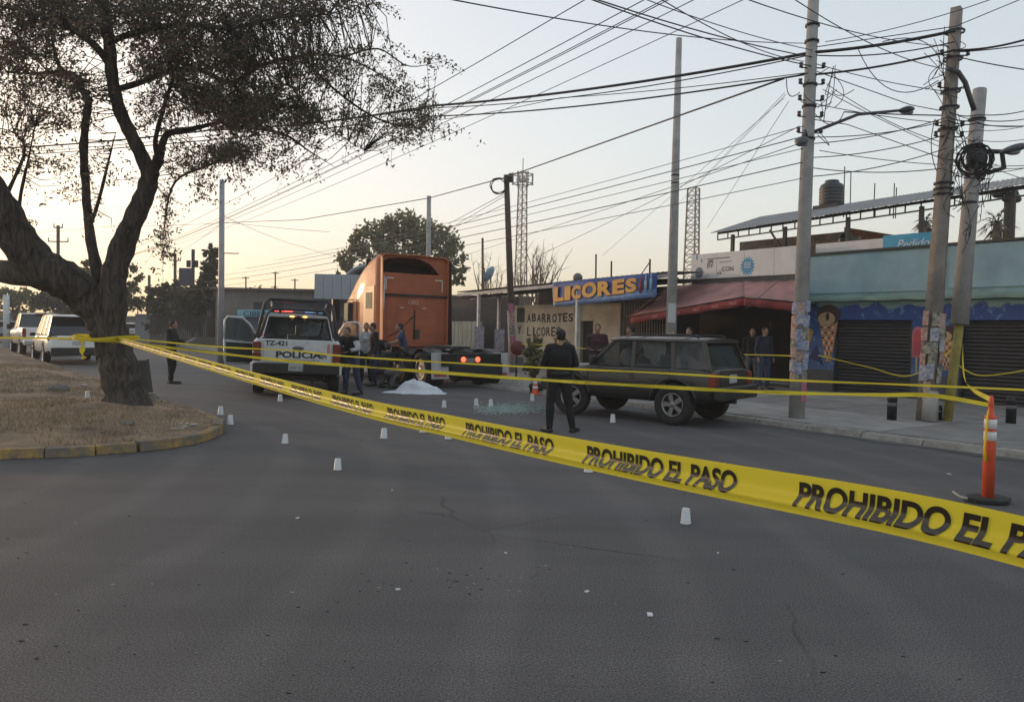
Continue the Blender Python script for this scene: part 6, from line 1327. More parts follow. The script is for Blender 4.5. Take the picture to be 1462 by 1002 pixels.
# side door, windows, mirror, steps
mb = MB(); mb.b2(XC+.4, XC+1.2, HW-.01, HW+.012, 1.3, 2.9); tr_.part(mb, 'luggage_door', M('truck_panel_light', (.40, .19, .10), .4, var=.3, vs_=2), bevel=.01)
mb = MB(); mb.b2(XC+.55, XC+1.0, HW+.013, HW+.02, 2.2, 2.7); tr_.part(mb, 'sleeper_window', carglass)
mb = MB(); mb.b2(XC+2.05, XC+2.75, HW*.975-.01, HW*.975+.025, 1.75, 2.4); tr_.part(mb, 'door_window', carglass)
mb = MB(); mb.tube([(XC+1.65, HW+.0, .9), (XC+1.7, HW+.01, 2.5), (XC+2.75, HW*.95+.02, 2.5), (XC+2.9, HW*.92+.02, 1.9), (XC+2.85, HW*.93+.02, .8)], .012, 4); tr_.part(mb, 'door_seam', darkint)
for s in (-1, 1):
    mb = MB(); mb.box((XC+2.8, s*(HW+.28), 2.15), (.12, .22, .75)); mb.tube([(XC+2.7, s*HW*.93, 2.45), (XC+2.8, s*(HW+.25), 2.45)], .02, 5); tr_.part(mb, 'wing_mirror', blackp, bevel=.03)
    mb = MB(); mb.b2(XC+.1, XC+3.2, s*(HW-.05)-.03, s*(HW-.05)+.03, .45, .98); tr_.part(mb, 'side_skirt', blackp, bevel=.02)
mb = MB(); P = [Vector((XC+2.74, y, z)) for y, z in ((-.95, 2.55), (.95, 2.55))]+[Vector((XC+3.30, y, z)) for y, z in ((.85, 1.92), (-.85, 1.92))]; mb.hexa(P+[p+Vector((.03, 0, .03)) for p in P]); tr_.part(mb, 'windshield', carglass)
mb = MB(); mb.tube([(XC+.05, HW-.12, 1.0), (XC+.0, HW-.12, 3.2)], .03, 6); tr_.part(mb, 'grab_rail', chrome)
# ------------------------------------------------------------ white suv, rear
def suv(name, label, pos, yaw, paint, W=1.96, L=5.0, H=1.75, cat='car', group=None):
    th = Thing(name, label, cat, pos, yaw, group); hw = W/2; R = .37; xr = -L*.29; xf = L*.31
    make_body(th, [(-L*.5, hw*.84, .55, .98, .02), (-L*.475, hw*.93, .45, 1.06, .02), (-L*.4, hw*.985, .38, 1.10, .02), (L*.17, hw*.99, .36, 1.06, .02), (L*.24, hw*.97, .38, 1.04, .05), (L*.42, hw*.93, .42, .94, .04), (L*.49, hw*.8, .48, .78, .02)], [(xr, R, hw-.12), (xf, R, hw-.12)], paint, clad=blackp, clad_z=.50)
    greenhouse(th, (-L*.46, -L*.40, L*.08, L*.22, 1.10, H, hw*.93, hw*.76), [(-L*.455, -L*.385, .16), (-L*.26, -L*.24, .1), (-L*.06, -L*.06, .08), (L*.21, L*.08, .08)], paint, carglass)
    for x in (xr, xf):
        for s in (-1, 1): wheel(th, x, s*(hw-.12), R, .25, 5, .66, side=s)
    for s in (-1, 1):
        rounded(th, (-L*.468, s*(hw-.22), .98), (.16, .34, .17), redlens, 'taillight', .03); rounded(th, (L*.14, s*(hw+.08), 1.08), (.12, .2, .14), blackp, 'wing_mirror', .03)
    rounded(th, (-L*.49, 0, .50), (.16, W*.86, .30), blackp, 'rear_bumper', .04); rounded(th, (-L*.44, 0, H-.04), (.3, hw*1.45, .04), paint, 'spoiler', .015)
    rounded(th, (-L*.503, 0, .82), (.02, .42, .14), MATS['plate_white'], 'licence_plate', .004); mb = MB(); mb.b2(-L*.5, -L*.495, -hw*.6, hw*.6, .93, .96); th.part(mb, 'trim_strip', blackp)
    return th
whites = M('white_car_paint', (.78, .77, .74), .22, coat=.8, var=.05)
yw = math.radians(90+38); suv('parked_suv', 'white SUV seen from behind parked at the island kerb, half hidden by the big trunk', car_origin(G(70, 521), -2.3, .92, yw), yw, whites, W=2.08, L=5.1, H=1.84)
# white pickup
def pickup(name, label, pos, yaw, paint):
    th = Thing(name, label, 'pickup truck', pos, yaw); R = .40
    make_body(th, [(-2.85, .92, .6, 1.28, .0), (-2.75, .99, .55, 1.30, .0), (-.7, 1.0, .46, 1.30, .0), (-.6, 1.0, .46, 1.24, .0), (1.1, 1.0, .46, 1.2, .02), (2.5, .97, .5, 1.14, .05), (2.9, .85, .58, .95, .01)], [(-1.8, R, .87), (1.9, R, .87)], paint, bedcut=(-2.72, -.76, -.82, .82, .75, 1.6))
    greenhouse(th, (-.6, -.5, .5, 1.3, 1.22, 1.95, .92, .78), [(-.55, -.42, .14), (.25, .22, .1), (1.25, .5, .09)], paint, carglass)
    for x in (-1.8, 1.9):
        for s in (-1, 1): wheel(th, x, s*.87, R, .27, 6, .6, side=s)
    for s in (-1, 1): rounded(th, (-2.83, s*.90, 1.05), (.14, .15, .42), redlens, 'taillight', .03); rounded(th, (1.1, s*1.12, 1.3), (.12, .22, .24), blackp, 'wing_mirror', .04)
    rounded(th, (-2.98, 0, .6), (.2, 1.85, .22), chrome, 'rear_bumper', .03); mb = MB(); mb.b2(-2.88, -2.82, -.72, .72, .8, 1.29); th.part(mb, 'tailgate', paint, bevel=.015); rounded(th, (-2.885, 0, 1.12), (.02, .26, .12), blackp, 'tailgate_handle', .01); rounded(th, (-.62, 0, 1.92), (.05, .5, .05), redlens, 'brake_lamp', .01)
    return th
pickup('parked_pickup', 'white pickup truck seen from behind, parked ahead of the white SUV', car_origin(G(30, 508), -2.2, .95, yw), yw, whites)
suv('distant_car', 'small white car far down the street seen between the trunk and the officer', car_origin(G(172, 487), -2, .8, math.radians(115)), math.radians(115), whites, 1.75, 4.2, 1.5)
suv('distant_car', 'grey car at the left edge of the picture beyond the white pickup', car_origin(G(-6, 489), -2, .8, yw), yw, M('silver_paint', (.3, .31, .33), .3, coat=.5), 1.8, 4.4, 1.5)
# ============================================================ people
skinm = M('skin_tan', (.30, .17, .11), .6); hairm = M('hair_black', (.012, .009, .008), .7); 
def cloth_m(nm, c): return M('cloth_'+nm, c, .9, var=.45, vs_=7, bump=1.0, bs=9)
CB = cloth_m('black', (.009, .009, .011)); CN = cloth_m('navy', (.018, .022, .045)); CJ = cloth_m('jeans', (.035, .055, .11)); CR = cloth_m('red', (.35, .05, .06)); CU = cloth_m('blue', (.035, .055, .12)); CW = cloth_m('white', (.5, .5, .52)); CG = cloth_m('grey', (.12, .12, .13)); CD = cloth_m('wine', (.05, .02, .025))
boot = M('boot_black', (.010, .010, .010), .5)
def remesh(mb, vox, th, name, mat, it=4):
    me = mb.mesh('x'); o = bpy.data.objects.new('x', me); link(o); r = o.modifiers.new('r', 'REMESH'); r.mode = 'VOXEL'; r.voxel_size = vox; s = o.modifiers.new('s', 'SMOOTH'); s.factor = .5; s.iterations = it
    m2 = evaluated(o); bpy.data.objects.remove(o); m2.materials.clear(); m2.materials.append(mat); m2.name = name
    for p in m2.polygons: p.use_smooth = True
    return m2
def person(label, pos, face, top=CB, bottom=CB, pose=None, cap=None, sleeve='long', H=1.72, hair=True, cat='person', group=None, extra=None):
    """face: compass angle of the facing direction, radians, 0 = +X. Local: +y forward, x right"""
    th = Thing('person', label, cat, pos, face-math.pi/2, group); k = H/1.75
    J = dict(pel=(0, 0, .95), waist=(0, 0, 1.10), chest=(0, .01, 1.32), neck=(0, 0, 1.50), head=(0, .025, 1.63), sl=(-.19, 0, 1.43), sr=(.19, 0, 1.43), el=(-.25, -.03, 1.14), er=(.25, -.03, 1.14), wl=(-.26, .06, .90), wr=(.26, .06, .90),
             hl=(-.095, 0, .92), hr=(.095, 0, .92), kl=(-.12, .03, .50), kr=(.12, .03, .50), al=(-.14, -.02, .09), ar=(.14, -.02, .09), fl=(-.17, .15, .035), fr=(.17, .15, .035))
    if pose: J.update(pose)
    J = {a: Vector(b)*k for a, b in J.items()}
    def torso(mb, e):
        P = [J['pel']-Vector((0, 0, .08))*k, J['pel'], J['waist'], J['chest'], J['chest'].lerp(J['neck'], .5), J['neck']-Vector((0, 0, .02))]
        mb.tube(P, [(.14+e)*k, (.165+e)*k, (.155+e)*k, (.17+e)*k, (.15+e)*k, (.06+e)*k], 16, ry=[.7, .68, .66, .66, .62, .95], ref=(1, 0, 0))
        mb.tube([J['sl'], J['chest'].lerp(J['neck'], .55), J['sr']], [(.065+e)*k, (.075+e)*k, (.065+e)*k], 10)
    def arm(mb, s, e, full=True):
        S, E_, W_ = J['s'+s], J['e'+s], J['w'+s]; mb.ell(S, ((.062+e)*k,)*3, 10, 8)
        if full: mb.tube([S, S.lerp(E_, .5), E_, E_.lerp(W_, .4), W_], [(.058+e)*k, (.053+e)*k, (.044+e)*k, (.043+e)*k, (.03+e)*k], 10); mb.ell(E_, ((.045+e)*k,)*3, 8, 6)
        else: mb.tube([S, S.lerp(E_, .75)], [(.062+e)*k, (.06+e)*k], 10)
    def leg(mb, s, e):
        Hh, K, A_ = J['h'+s], J['k'+s], J['a'+s]; mb.ell(Hh, ((.09+e)*k,)*3, 10, 8)
        mb.tube([Hh, Hh.lerp(K, .35), K, K.lerp(A_, .3), A_], [(.092+e)*k, (.085+e)*k, (.056+e)*k, (.058+e)*k, (.038+e)*k], 12); mb.ell(K, ((.058+e)*k,)*3, 8, 6)
    hd = J['head']; nk = J['neck']; ax = (hd-nk).normalized()
    mb = MB(); torso(mb, 0); 
    for s in 'lr': arm(mb, s, 0); leg(mb, s, 0); mb.tube([J['a'+s], J['a'+s].lerp(J['f'+s], .7)], [.03*k, .018*k], 8)
    mb.tube([nk-ax*.06*k, hd-ax*.02], [.06*k, .052*k], 10)
    mb.ell(hd+ax*.01, (.076*k, .093*k, .115*k), 14, 12); mb.ell(hd+Vector((0, .045, -.055))*k, (.05*k, .052*k, .055*k), 10, 8)
    mb.tube([hd+Vector((0, .088, .02))*k, hd+Vector((0, .112, -.02))*k, hd+Vector((0, .09, -.03))*k], [.012*k, .018*k, .012*k], 6)
    for s in (-1, 1): mb.ell(hd+Vector((s*.078, 0, -.005))*k, (.012*k, .024*k, .034*k), 8, 6)
    me = remesh(mb, .0115, th, 'body', skinm, 3)
    # hands with five fingers
    hb = MB()
    for s, sg in (('l', -1), ('r', 1)):
        W_ = J['w'+s]; d = (W_-J['e'+s]).normalized(); side = Vector((0, 1, 0)); side = (side-d*side.dot(d)); side = side.normalized() if side.length > .1 else Vector((1, 0, 0)); n = d.cross(side)*sg
        hb.tube([W_-d*.02, W_+d*.03*k, W_+d*.085*k], [.026*k, .036*k, .036*k], 8, ry=[.8, .42, .4], ref=side)
        for q, L_ in enumerate((.068, .078, .072, .055)):
            b0 = W_+d*.08*k+side*(.028-.0185*q)*k; m_ = b0+d*L_*.5*k+n*(-.006); e_ = m_+d*L_*.42*k+n*(-.022)*k; hb.tube([b0, m_, e_], [.0095*k, .0088*k, .007*k], 6)
        t0 = W_+d*.03*k+side*.03*k; hb.tube([t0, t0+(d*.6+side*.7).normalized()*.04*k, t0+(d+side*.35).normalized()*.075*k], [.012*k, .0105*k, .008*k], 6)
    bm = bmesh.new(); bm.from_mesh(me); hm = hb.mesh('h'); bm.from_mesh(hm); bm.to_mesh(me); bm.free(); bpy.data.meshes.remove(hm)
    for p in me.polygons: p.use_smooth = True; p.material_index = 0
    bo = bpy.data.objects.new('body', me); link(bo); bo.parent = th.o
    def cl(mb, nm, m, vox=.016): me = remesh(mb, vox, th, nm, m, 3); o = bpy.data.objects.new(nm, me); link(o); o.parent = th.o; return o
    mb = MB(); torso(mb, .022)
    for s in 'lr': arm(mb, s, .016, sleeve == 'long')
    cl(mb, 'jacket' if sleeve == 'long' else 'shirt', top)
    mb = MB(); 
    for s in 'lr': leg(mb, s, .020)
    mb.tube([J['pel']-Vector((0, 0, .08)), J['pel']+Vector((0, 0, .06))], [.15*k, .175*k], 14, ry=[.72, .7], ref=(1, 0, 0)); cl(mb, 'trousers', bottom)
    for s in 'lr':
        A_, F_ = J['a'+s], J['f'+s]; d = (F_-A_); d.z = 0; d.normalize(); z0 = F_.z
        mb = MB(); c0 = Vector((A_.x, A_.y, z0)); mb.tube([c0-d*.07, c0-d*.03, c0+d*.08, F_+d*.06, F_+d*.10], [.03*k, .05*k, .05*k, .045*k, .02*k], 10, ry=[.8, .9, .8, .7, .6]); mb.tube([A_+Vector((0, 0, .05)), c0+Vector((0, 0, .02))], [.052*k, .05*k], 8)
        for i, v in enumerate(mb.v): mb.v[i] = (v[0], v[1], max(v[2], z0-.032))
        th.part(mb, 'shoe', boot)
    if hair:
        mb = MB(); mb.ell(hd+Vector((0, -.014, .026))*k, (.083*k, .096*k, .112*k), 14, 10); mb.v = [v for v in mb.v]
        for i, v in enumerate(mb.v):
            if v[1] > hd.y+.05*k and v[2] < hd.z+.045*k: mb.v[i] = (v[0]*.9+hd.x*.1, hd.y+.02*k, v[2])
        th.part(mb, 'hair', hairm)
    for s in (-1, 1): mb = MB(); mb.ell(hd+Vector((s*.032, .088, .012))*k, (.011*k, .006*k, .006*k), 8, 6); th.part(mb, 'eye', hairm)
    mb = MB(); mb.ell(hd+Vector((0, .096, -.055))*k, (.022*k, .006*k, .005*k), 8, 6); th.part(mb, 'mouth', M('lips', (.2, .08, .06), .6))
    if cap:
        mb = MB(); c_ = hd+Vector((0, -.002, .045))*k; mb.ell(c_, (.092*k, .104*k, .085*k), 16, 8)
        for i, v in enumerate(mb.v):
            if v[2] < c_.z-.01: mb.v[i] = (v[0], v[1], c_.z-.01)
        mb.prism([(math.cos(t)*.07*k+c_.x, math.sin(t)*.09*k+c_.y+.07*k) for t in [i/10*math.pi for i in range(11)]], c_.z-.012, c_.z-.002); th.part(mb, 'cap', cap)
    return th
def toward(deg): return math.radians(deg)
# facing angles: 90 = away from viewer, 0 = right, 180 = left, 270 = toward viewer
g = G(797, 617); t1 = person('officer in black uniform and cap with his back to the viewer before the off-roader', (g.x, g.y, 0), toward(98), CB, CB, dict(el=(-.29, .02, 1.17), er=(.29, .02, 1.17), wl=(-.12, .22, 1.12), wr=(.14, .22, 1.12), hl=(-.10, 0, .92), hr=(.10, 0, .92), kl=(-.15, .0, .5), kr=(.17, .02, .5), al=(-.16, -.03, .09), ar=(.24, -.02, .09), fl=(-.22, .12, .035), fr=(.33, .10, .035), head=(.01, .03, 1.63)), cap=CB, H=1.66)
k_ = 1.66/1.75
mb = MB(); mb.tube([(0, 0, .98*k_), (0, 0, 1.04*k_)], [.195, .195], 18, ry=[.72, .72], ref=(1, 0, 0)); t1.part(mb, 'duty_belt', boot)
mb = MB(); mb.box((.21, .0, .93), (.07, .14, .2)); mb.box((-.2, -.02, .97), (.06, .10, .14)); mb.box((-.05, -.15, .98), (.09, .05, .1)); t1.part(mb, 'belt_pouch', boot, bevel=.015)
mb = MB(); mb.tube([(0, 0, 1.12*k_), (0, .005, 1.3*k_), (0, .0, 1.42*k_)], [.198, .214, .19], 18, ry=[.72, .70, .68], ref=(1, 0, 0)); t1.part(mb, 'vest', CB)
g = G(244, 547); t2 = person('officer in black looking down at a white paper beside the grey pole', (g.x, g.y, 0), toward(5), CB, CB, dict(el=(-.24, .10, 1.18), er=(.24, .10, 1.18), wl=(-.10, .36, 1.17), wr=(.10, .36, 1.17), head=(0, .06, 1.61), al=(-.09, -.06, .09), ar=(.11, .05, .09), fl=(-.10, .12, .035), fr=(.12, .23, .035)), H=1.72)
mb = MB(); mb.hexa([Vector(p) for p in ((-.15, .44, 1.10), (.15, .44, 1.10), (.15, .62, 1.22), (-.15, .62, 1.22), (-.15, .435, 1.115), (.15, .435, 1.115), (.15, .615, 1.235), (-.15, .615, 1.235))])
single(mb, 'paper_sheet', M('paper_white', (.6, .6, .62), .8), 'white paper held by the officer beside the grey pole', 'paper', (g.x, g.y, 0), rz=toward(5)-math.pi/2, org=(0, 0, 0))
g = G(502, 563); t3 = person('man in dark top with white sleeves and jeans leaning at the right truck door', (g.x, g.y, 0), toward(250), CB, CJ, dict(chest=(0, .10, 1.28), neck=(0, .18, 1.42), head=(0, .25, 1.52), sl=(-.19, .15, 1.36), sr=(.19, .15, 1.36), el=(-.27, .20, 1.10), er=(.26, .22, 1.12), wl=(-.10, .38, 1.05), wr=(.15, .4, 1.1), waist=(0, .02, 1.09), kl=(-.16, .05, .5), kr=(.13, .06, .5), al=(-.22, -.05, .09), ar=(.16, .02, .09)), H=1.72)
mb = MB(); s_ = Vector((-.19, .15, 1.36)); e_ = Vector((-.27, .20, 1.10)); mb.tube([s_.lerp(e_, .3), e_, e_.lerp(Vector((-.10, .38, 1.05)), .7)], [.078, .068, .055], 12); t3.part(mb, 'white_sleeve', CW)
g = G(528, 553); person('man in dark jacket and jeans standing behind the open right door of the pickup', (g.x, g.y+.6, 0), toward(200), CB, CJ, dict(head=(0, .06, 1.62)), H=1.75)
g = G(509, 553); person('man in a light shirt partly hidden behind the man leaning at the truck door', (g.x, g.y+1.3, 0), toward(270), CW, CB, {}, H=1.74, sleeve='short')
crouch = dict(pel=(0, -.1, .48), waist=(0, -.06, .62), chest=(0, .06, .82), neck=(0, .12, .98), head=(0, .17, 1.10), sl=(-.18, .1, .92), sr=(.18, .1, .92), el=(-.22, .28, .72), er=(.22, .28, .72), wl=(-.1, .45, .68), wr=(.1, .45, .68), hl=(-.1, -.08, .46), hr=(.1, -.08, .46), kl=(-.17, .28, .50), kr=(.17, .3, .45), al=(-.15, .02, .09), ar=(.15, .05, .09), fl=(-.17, .2, .035), fr=(.17, .22, .035))
g = G(545, 556); person('person in black crouching beside the left rear wheels of the orange truck', (g.x, g.y+.4, 0), toward(60), CB, CG, crouch, H=1.72)
bend = dict(waist=(0, .06, 1.06), chest=(0, .22, 1.18), neck=(0, .36, 1.26), head=(0, .46, 1.30), sl=(-.19, .3, 1.22), sr=(.19, .3, 1.22), el=(-.24, .42, .98), er=(.24, .42, .98), wl=(-.12, .55, .85), wr=(.12, .55, .85))
g = G(553, 552); person('person in black bending forward next to the man in the blue shirt', (g.x-.1, g.y+1.0, 0), toward(170), CB, CB, bend, H=1.70)
g = G(572, 550); person('man in a blue shirt reaching forward beside the orange truck cab', (g.x, g.y+.5, 0), toward(190), CU, CB, dict(el=(-.24, .18, 1.22), er=(.24, .18, 1.22), wl=(-.16, .42, 1.16), wr=(.16, .42, 1.16), chest=(0, .06, 1.32), neck=(0, .08, 1.5), head=(0, .13, 1.62), sl=(-.19, .07, 1.43), sr=(.19, .07, 1.43)), sleeve='short', H=1.76)
b = YP(853, 490, 19.2); person('man in a dark jacket standing behind the front of the dark off-roader', (b.x, 19.2, .1), toward(255), CD, CB, dict(wl=(-.12, .25, 1.1), wr=(.12, .25, 1.1)), H=1.72)
b = YP(901, 490, 20.3); person('dark haired person behind the off-roader in front of the barred gate', (b.x, 20.3, .12), toward(170), CB, CB, {}, H=1.68)
b = YP(984, 490, 20.5); person('person in the dark just right of the slender concrete pole behind the off-roader', (b.x, 20.5, .12), toward(230), CD, CB, {}, H=1.66)
b = YP(1074, 500, 22.0); person('person in black at the back of the dark shop, left under the red awning', (b.x, 22.0, .12), toward(250), CB, CG, {}, H=1.70)
b = YP(1091, 500, 21.4); person('person in dark top and jeans under the red awning, nearest the tall pole', (b.x, 21.4, .12), toward(290), CN, CJ, {}, H=1.72)
# passenger by the left open door
b = G(343, 540); person('person in a red shirt standing behind the open left door of the police truck', (b.x, b.y+1.8, 0), toward(340), CR, CB, dict(wl=(-.1, .3, 1.2), wr=(.1, .3, 1.2)), H=1.68)
# ============================================================ white sheet
c_ = G(592, 561); sh = MB(); V = []; F = []; nx, ny = 60, 34
fr_ = Matrix.Rotation(math.radians(-6), 3, 'Z')
for j in range(ny+1):
    for i in range(nx+1):
        u, v = i/nx*2-1, j/ny*2-1; x = u*.80; y = v*.42
        ed = 1+.10*math.sin(u*9+v*2)+.06*math.sin(v*13)
        h = .30*math.exp(-abs((u+.05)/.46)**3.2-abs(v/.6)**3)+.16*math.exp(-abs((u-.62)/.28)**3-abs((v+.1)/.6)**3)+.02*math.exp(-((u+.8)/.25)**2)
        h += .030*mn.noise(Vector((u*5+v*2, v*4, 2)))*(h*6+.6)+.012*abs(math.sin(u*11+v*6+2*mn.noise(Vector((u*3, v*3, 0)))))*(h*4); h *= max(0, 1-max(abs(u), abs(v))**6)
        h = max(.004, h+.006*mn.noise(Vector((u*14, v*12, 5)))+.006)
        V.append(c_+fr_ @ Vector((x*(1 if abs(v) < .7 else 1-.25*(abs(v)-.7)/.3*abs(math.sin(u*5))), y*ed*(1-.35*abs(u)**3), h)))
for j in range(ny):
    for i in range(nx): k = j*(nx+1)+i; F.append((k, k+1, k+nx+2, k+nx+1))
sh.add(V, F, True); o = single(sh, 'white_sheet', M('sheet_cloth', (.62, .65, .70), .8, var=.08, vs_=5), 'white cloth sheet draped over a low mound on the road beside the orange truck', 'sheet', (c_.x, c_.y, 0))
# ============================================================ glass debris, specks
gl = M('glass_crumbs', (.35, .46, .44), .15, spec=1.0); mb = MB()
for k in range(1500):
    px = random.gauss(725, 30); py = random.gauss(583, 3.6)
    if not 676 < px < 785: continue
    p = G(px, py); s = random.uniform(.006, .022); a = random.uniform(0, 3.1); mb.box((p.x, p.y, s*.3+.002), (s*2, s*1.3, s*.6), a)
single(mb, 'broken_glass', gl, 'pale greenish broken glass scattered on the road between the truck and the officer', 'broken glass', kind='stuff')
mb = MB(); dk = M('dark_speck', (.012, .011, .010), .9); lt = M('pale_speck', (.25, .25, .24), .9)
for k in range(150):
    if random.random() < .35: px, py = random.gauss(670, 75), random.gauss(822, 14)
    else: px, py = random.uniform(0, 1462), random.uniform(690, 1000)
    p = G(px, py); s = random.uniform(.004, .013); mb.mat(dk if random.random() < .75 else lt); mb.ell((p.x, p.y, .001), (s*random.uniform(.6, 1.6), s*random.uniform(.3, .8), s*.25), 6, 4)
single(mb, 'road_grit', None, 'small dark crumbs and pebbles strewn over the near asphalt', 'grit', kind='stuff')
mb = MB()
for px, py, w_ in ((425, 740, .035), (568, 842, .03), (838, 845, .03), (928, 878, .05), (722, 790, .02), (1355, 677, .04), (1025, 790, .02), (560, 700, .02)):
    p = G(px, py); mb.box((p.x, p.y, .006), (w_, w_*.6, .006), random.uniform(0, 3)); 
single(mb, 'paper_scraps', M('paper_white', (.6, .6, .62)), 'few tiny pale scraps lying scattered on the asphalt', 'scraps', kind='stuff')
# ============================================================ evidence cups
cupm = bpy.data.materials.new('frosted_plastic'); cupm.use_nodes = True; b_ = cupm.node_tree.nodes['Principled BSDF']; b_.inputs['Base Color'].default_value = (.72, .74, .76, 1); b_.inputs['Alpha'].default_value = .72; b_.inputs['Roughness'].default_value = .35
mb = MB(); mb.lathe([(.046, 0), (.049, .003), (.047, .008), (.043, .012), (.033, .125), (.031, .13), (0, .131), (0, .128), (.030, .127), (.041, .012)], 20); mb.slots = [cupm]; mb.mi = [0]*len(mb.f)
for k in range(3): mb.lathe([(.0425-.003*k, .03+.03*k), (.0445-.003*k, .035+.03*k), (.042-.003*k, .04+.03*k)], 20)
cme = mb.mesh('evidence_cup')
cups = [(979, 747, 'nearest upturned plastic cup, alone on the asphalt right of the centre'), (482, 671, 'upturned plastic cup second nearest, left of the centre on the asphalt'), (407, 633, 'upturned cup on the asphalt between the island tip and the police truck'), (548, 626, 'upturned cup just below the yellow tape in the middle of the road'),
        (840, 674, 'upturned cup half hidden under the big tape near the officer'), (640, 627, 'upturned cup below the tape at the letters, middle of the road'), (604, 617, 'upturned cup left of the one below the tape letters'), (400, 573, 'small upturned cup by the rear wheel of the police truck'), (315, 592, 'upturned cup beyond the island tip, farther of two'), (329, 606, 'upturned cup beyond the island tip, nearer of two'),
        (634, 582, 'small upturned cup right below the white sheet'), (680, 579, 'upturned cup left of the broken glass, first of two'), (701, 580, 'upturned cup left of the broken glass, second of two'), (760, 572, 'upturned cup beside the left foot of the officer by the glass'), (875, 603, 'upturned cup in front of the dark off-roader door'), (125, 572, 'pale upturned cup in the dry grass left of the trunk')]
for px, py, lab in cups:
    p = G(px, py) if px != 125 else G(px, py, .15)
    o = bpy.data.objects.new('evidence_cup', cme); link(o); o.rotation_euler = (random.gauss(0, .03), random.gauss(0, .03), random.uniform(0, 6)); o.location = (p.x, p.y, .003 if px != 125 else (soil_z(p.x, p.y) or .14)); o['label'] = lab; o['category'] = 'cup'; o['group'] = 'upturned plastic cups marking spots on the ground'
    if px not in (979, 482, 407, 125): o.scale = (1.15, 1.15, 1.15)
# ============================================================ traffic delineator post
pc = G(1410, 716); dl = WT('traffic_post', 'orange traffic post with two white reflective bands on a black rubber base', 'traffic post', pc)
om = M('plastic_orange', (.62, .085, .03), .5, var=.1, vs_=6); ow = M('reflective_sheet', (.62, .62, .64), .4)
T = Matrix.Translation(pc)
mb = MB(); mb.lathe([(0, .03), (.056, .03), (.056, .60), (.054, .63), (.054, .86), (.052, .875), (.03, .885), (.026, .95), (.024, .96), (.026, .97), (.022, 1.04), (.012, 1.075), (0, 1.078)], 20, T); dl.part(mb, 'tube', om)
for z0, z1 in ((.625, .715), (.745, .84)): mb = MB(); mb.lathe([(.0545, z0), (.0575, z0+.002), (.0575, z1-.002), (.0545, z1)], 24, T); dl.part(mb, 'reflective_band', ow)
mb = MB(); mb.prism([(.23*math.cos(t)+(.03*math.cos(3*t)), .20*math.sin(t)) for t in [i/8*6.283+.39 for i in range(8)]], .002, .05, T @ Matrix.Rotation(.3, 4, 'Z')); dl.part(mb, 'rubber_base', rubber, bevel=.012)
mb = MB(); mb.tube([pc+Vector((-.22, -.02, .03)), pc+Vector((-.30, -.03, .05)), pc+Vector((-.36, .0, .10))], [.02, .014, .01], 6); single(mb, 'tape_scrap', M('scrap_cream', (.45, .42, .3), .7), 'twisted pale strip lying against the black base of the orange post', 'scrap', pc)
# small orange cone by the officer
p = G(766, 545, .0); p = at(766, 19.6, 0); cn = WT('traffic_cone', 'small orange cone with white stripes left of the standing officer', 'cone', p)
mb = MB(); mb.lathe([(.09, .03), (.03, .42), (0, .43)], 16, Matrix.Translation(p)); cn.part(mb, 'body', om); mb = MB(); mb.box((p.x, p.y, .015), (.24, .24, .03)); cn.part(mb, 'base', om)
for z, r_ in ((.16, .071), (.28, .052)): mb = MB(); mb.lathe([(r_+.004, z), (r_-.005, z+.06)], 16, Matrix.Translation(p)); cn.part(mb, 'stripe', ow)
# black bollards
for (px, py, top, y_, lab) in ((1273, 600, 562, None, 'short black bollard on the pavement before the left shutter'), (1443, 605, 565, None, 'short black bollard on the pavement right of the poles'), (1338, 600, 578, None, 'low black stub between the squared pole and the yellow pole')):
    p = G(px, py, .1); th = WT('bollard', lab, 'bollard', p, 'black bollards on the pavement'); h = (py-top)*p.y/FP; T = Matrix.Translation(p)
    mb = MB(); mb.lathe([(0, 0), (.085, 0), (.085, h*.8), (.09, h*.82), (.09, h*.86), (.07, h*.88), (.075, h*.97), (.05, h), (0, h)], 16, T); th.part(mb, 'post', blackp); mb = MB(); mb.lathe([(.086, h*.55), (.089, h*.56), (.089, h*.66), (.086, h*.67)], 16, T); th.part(mb, 'band', M('bollard_grey', (.12, .12, .13), .5))
# beige bundle beside the officer, bag
p = at(818, 20.3, .1); mb = MB(); mb.ell((p.x, p.y, .95), (.18, .15, .16), 12, 8); mb.ell((p.x+.03, p.y, .55), (.2, .18, .42), 12, 8); mb.v = [(x+.03*mn.noise(Vector((x*9, y*9, z*9))), y, z+.03*mn.noise(Vector((x*8, y*8, z*8+4)))) for x, y, z in mb.v]
single(mb, 'sack', M('sack_cloth', (.30, .27, .20), .9, var=.3, vs_=6), 'pale beige sack standing behind the officer by the white post', 'sack', p)
p = G(765, 562); mb = MB(); mb.tube([(p.x-.17, p.y, .13), (p.x-.14, p.y, .14), (p.x+.16, p.y+.05, .14), (p.x+.19, p.y+.05, .13)], [.08, .13, .13, .08], 12); mb.tube([(p.x-.08, p.y, .26), (p.x, p.y, .33), (p.x+.08, p.y, .27)], .012, 6)
single(mb, 'duffel_bag', CB, 'black bag on the road just left of the standing officer', 'bag', (p.x, p.y, 0))
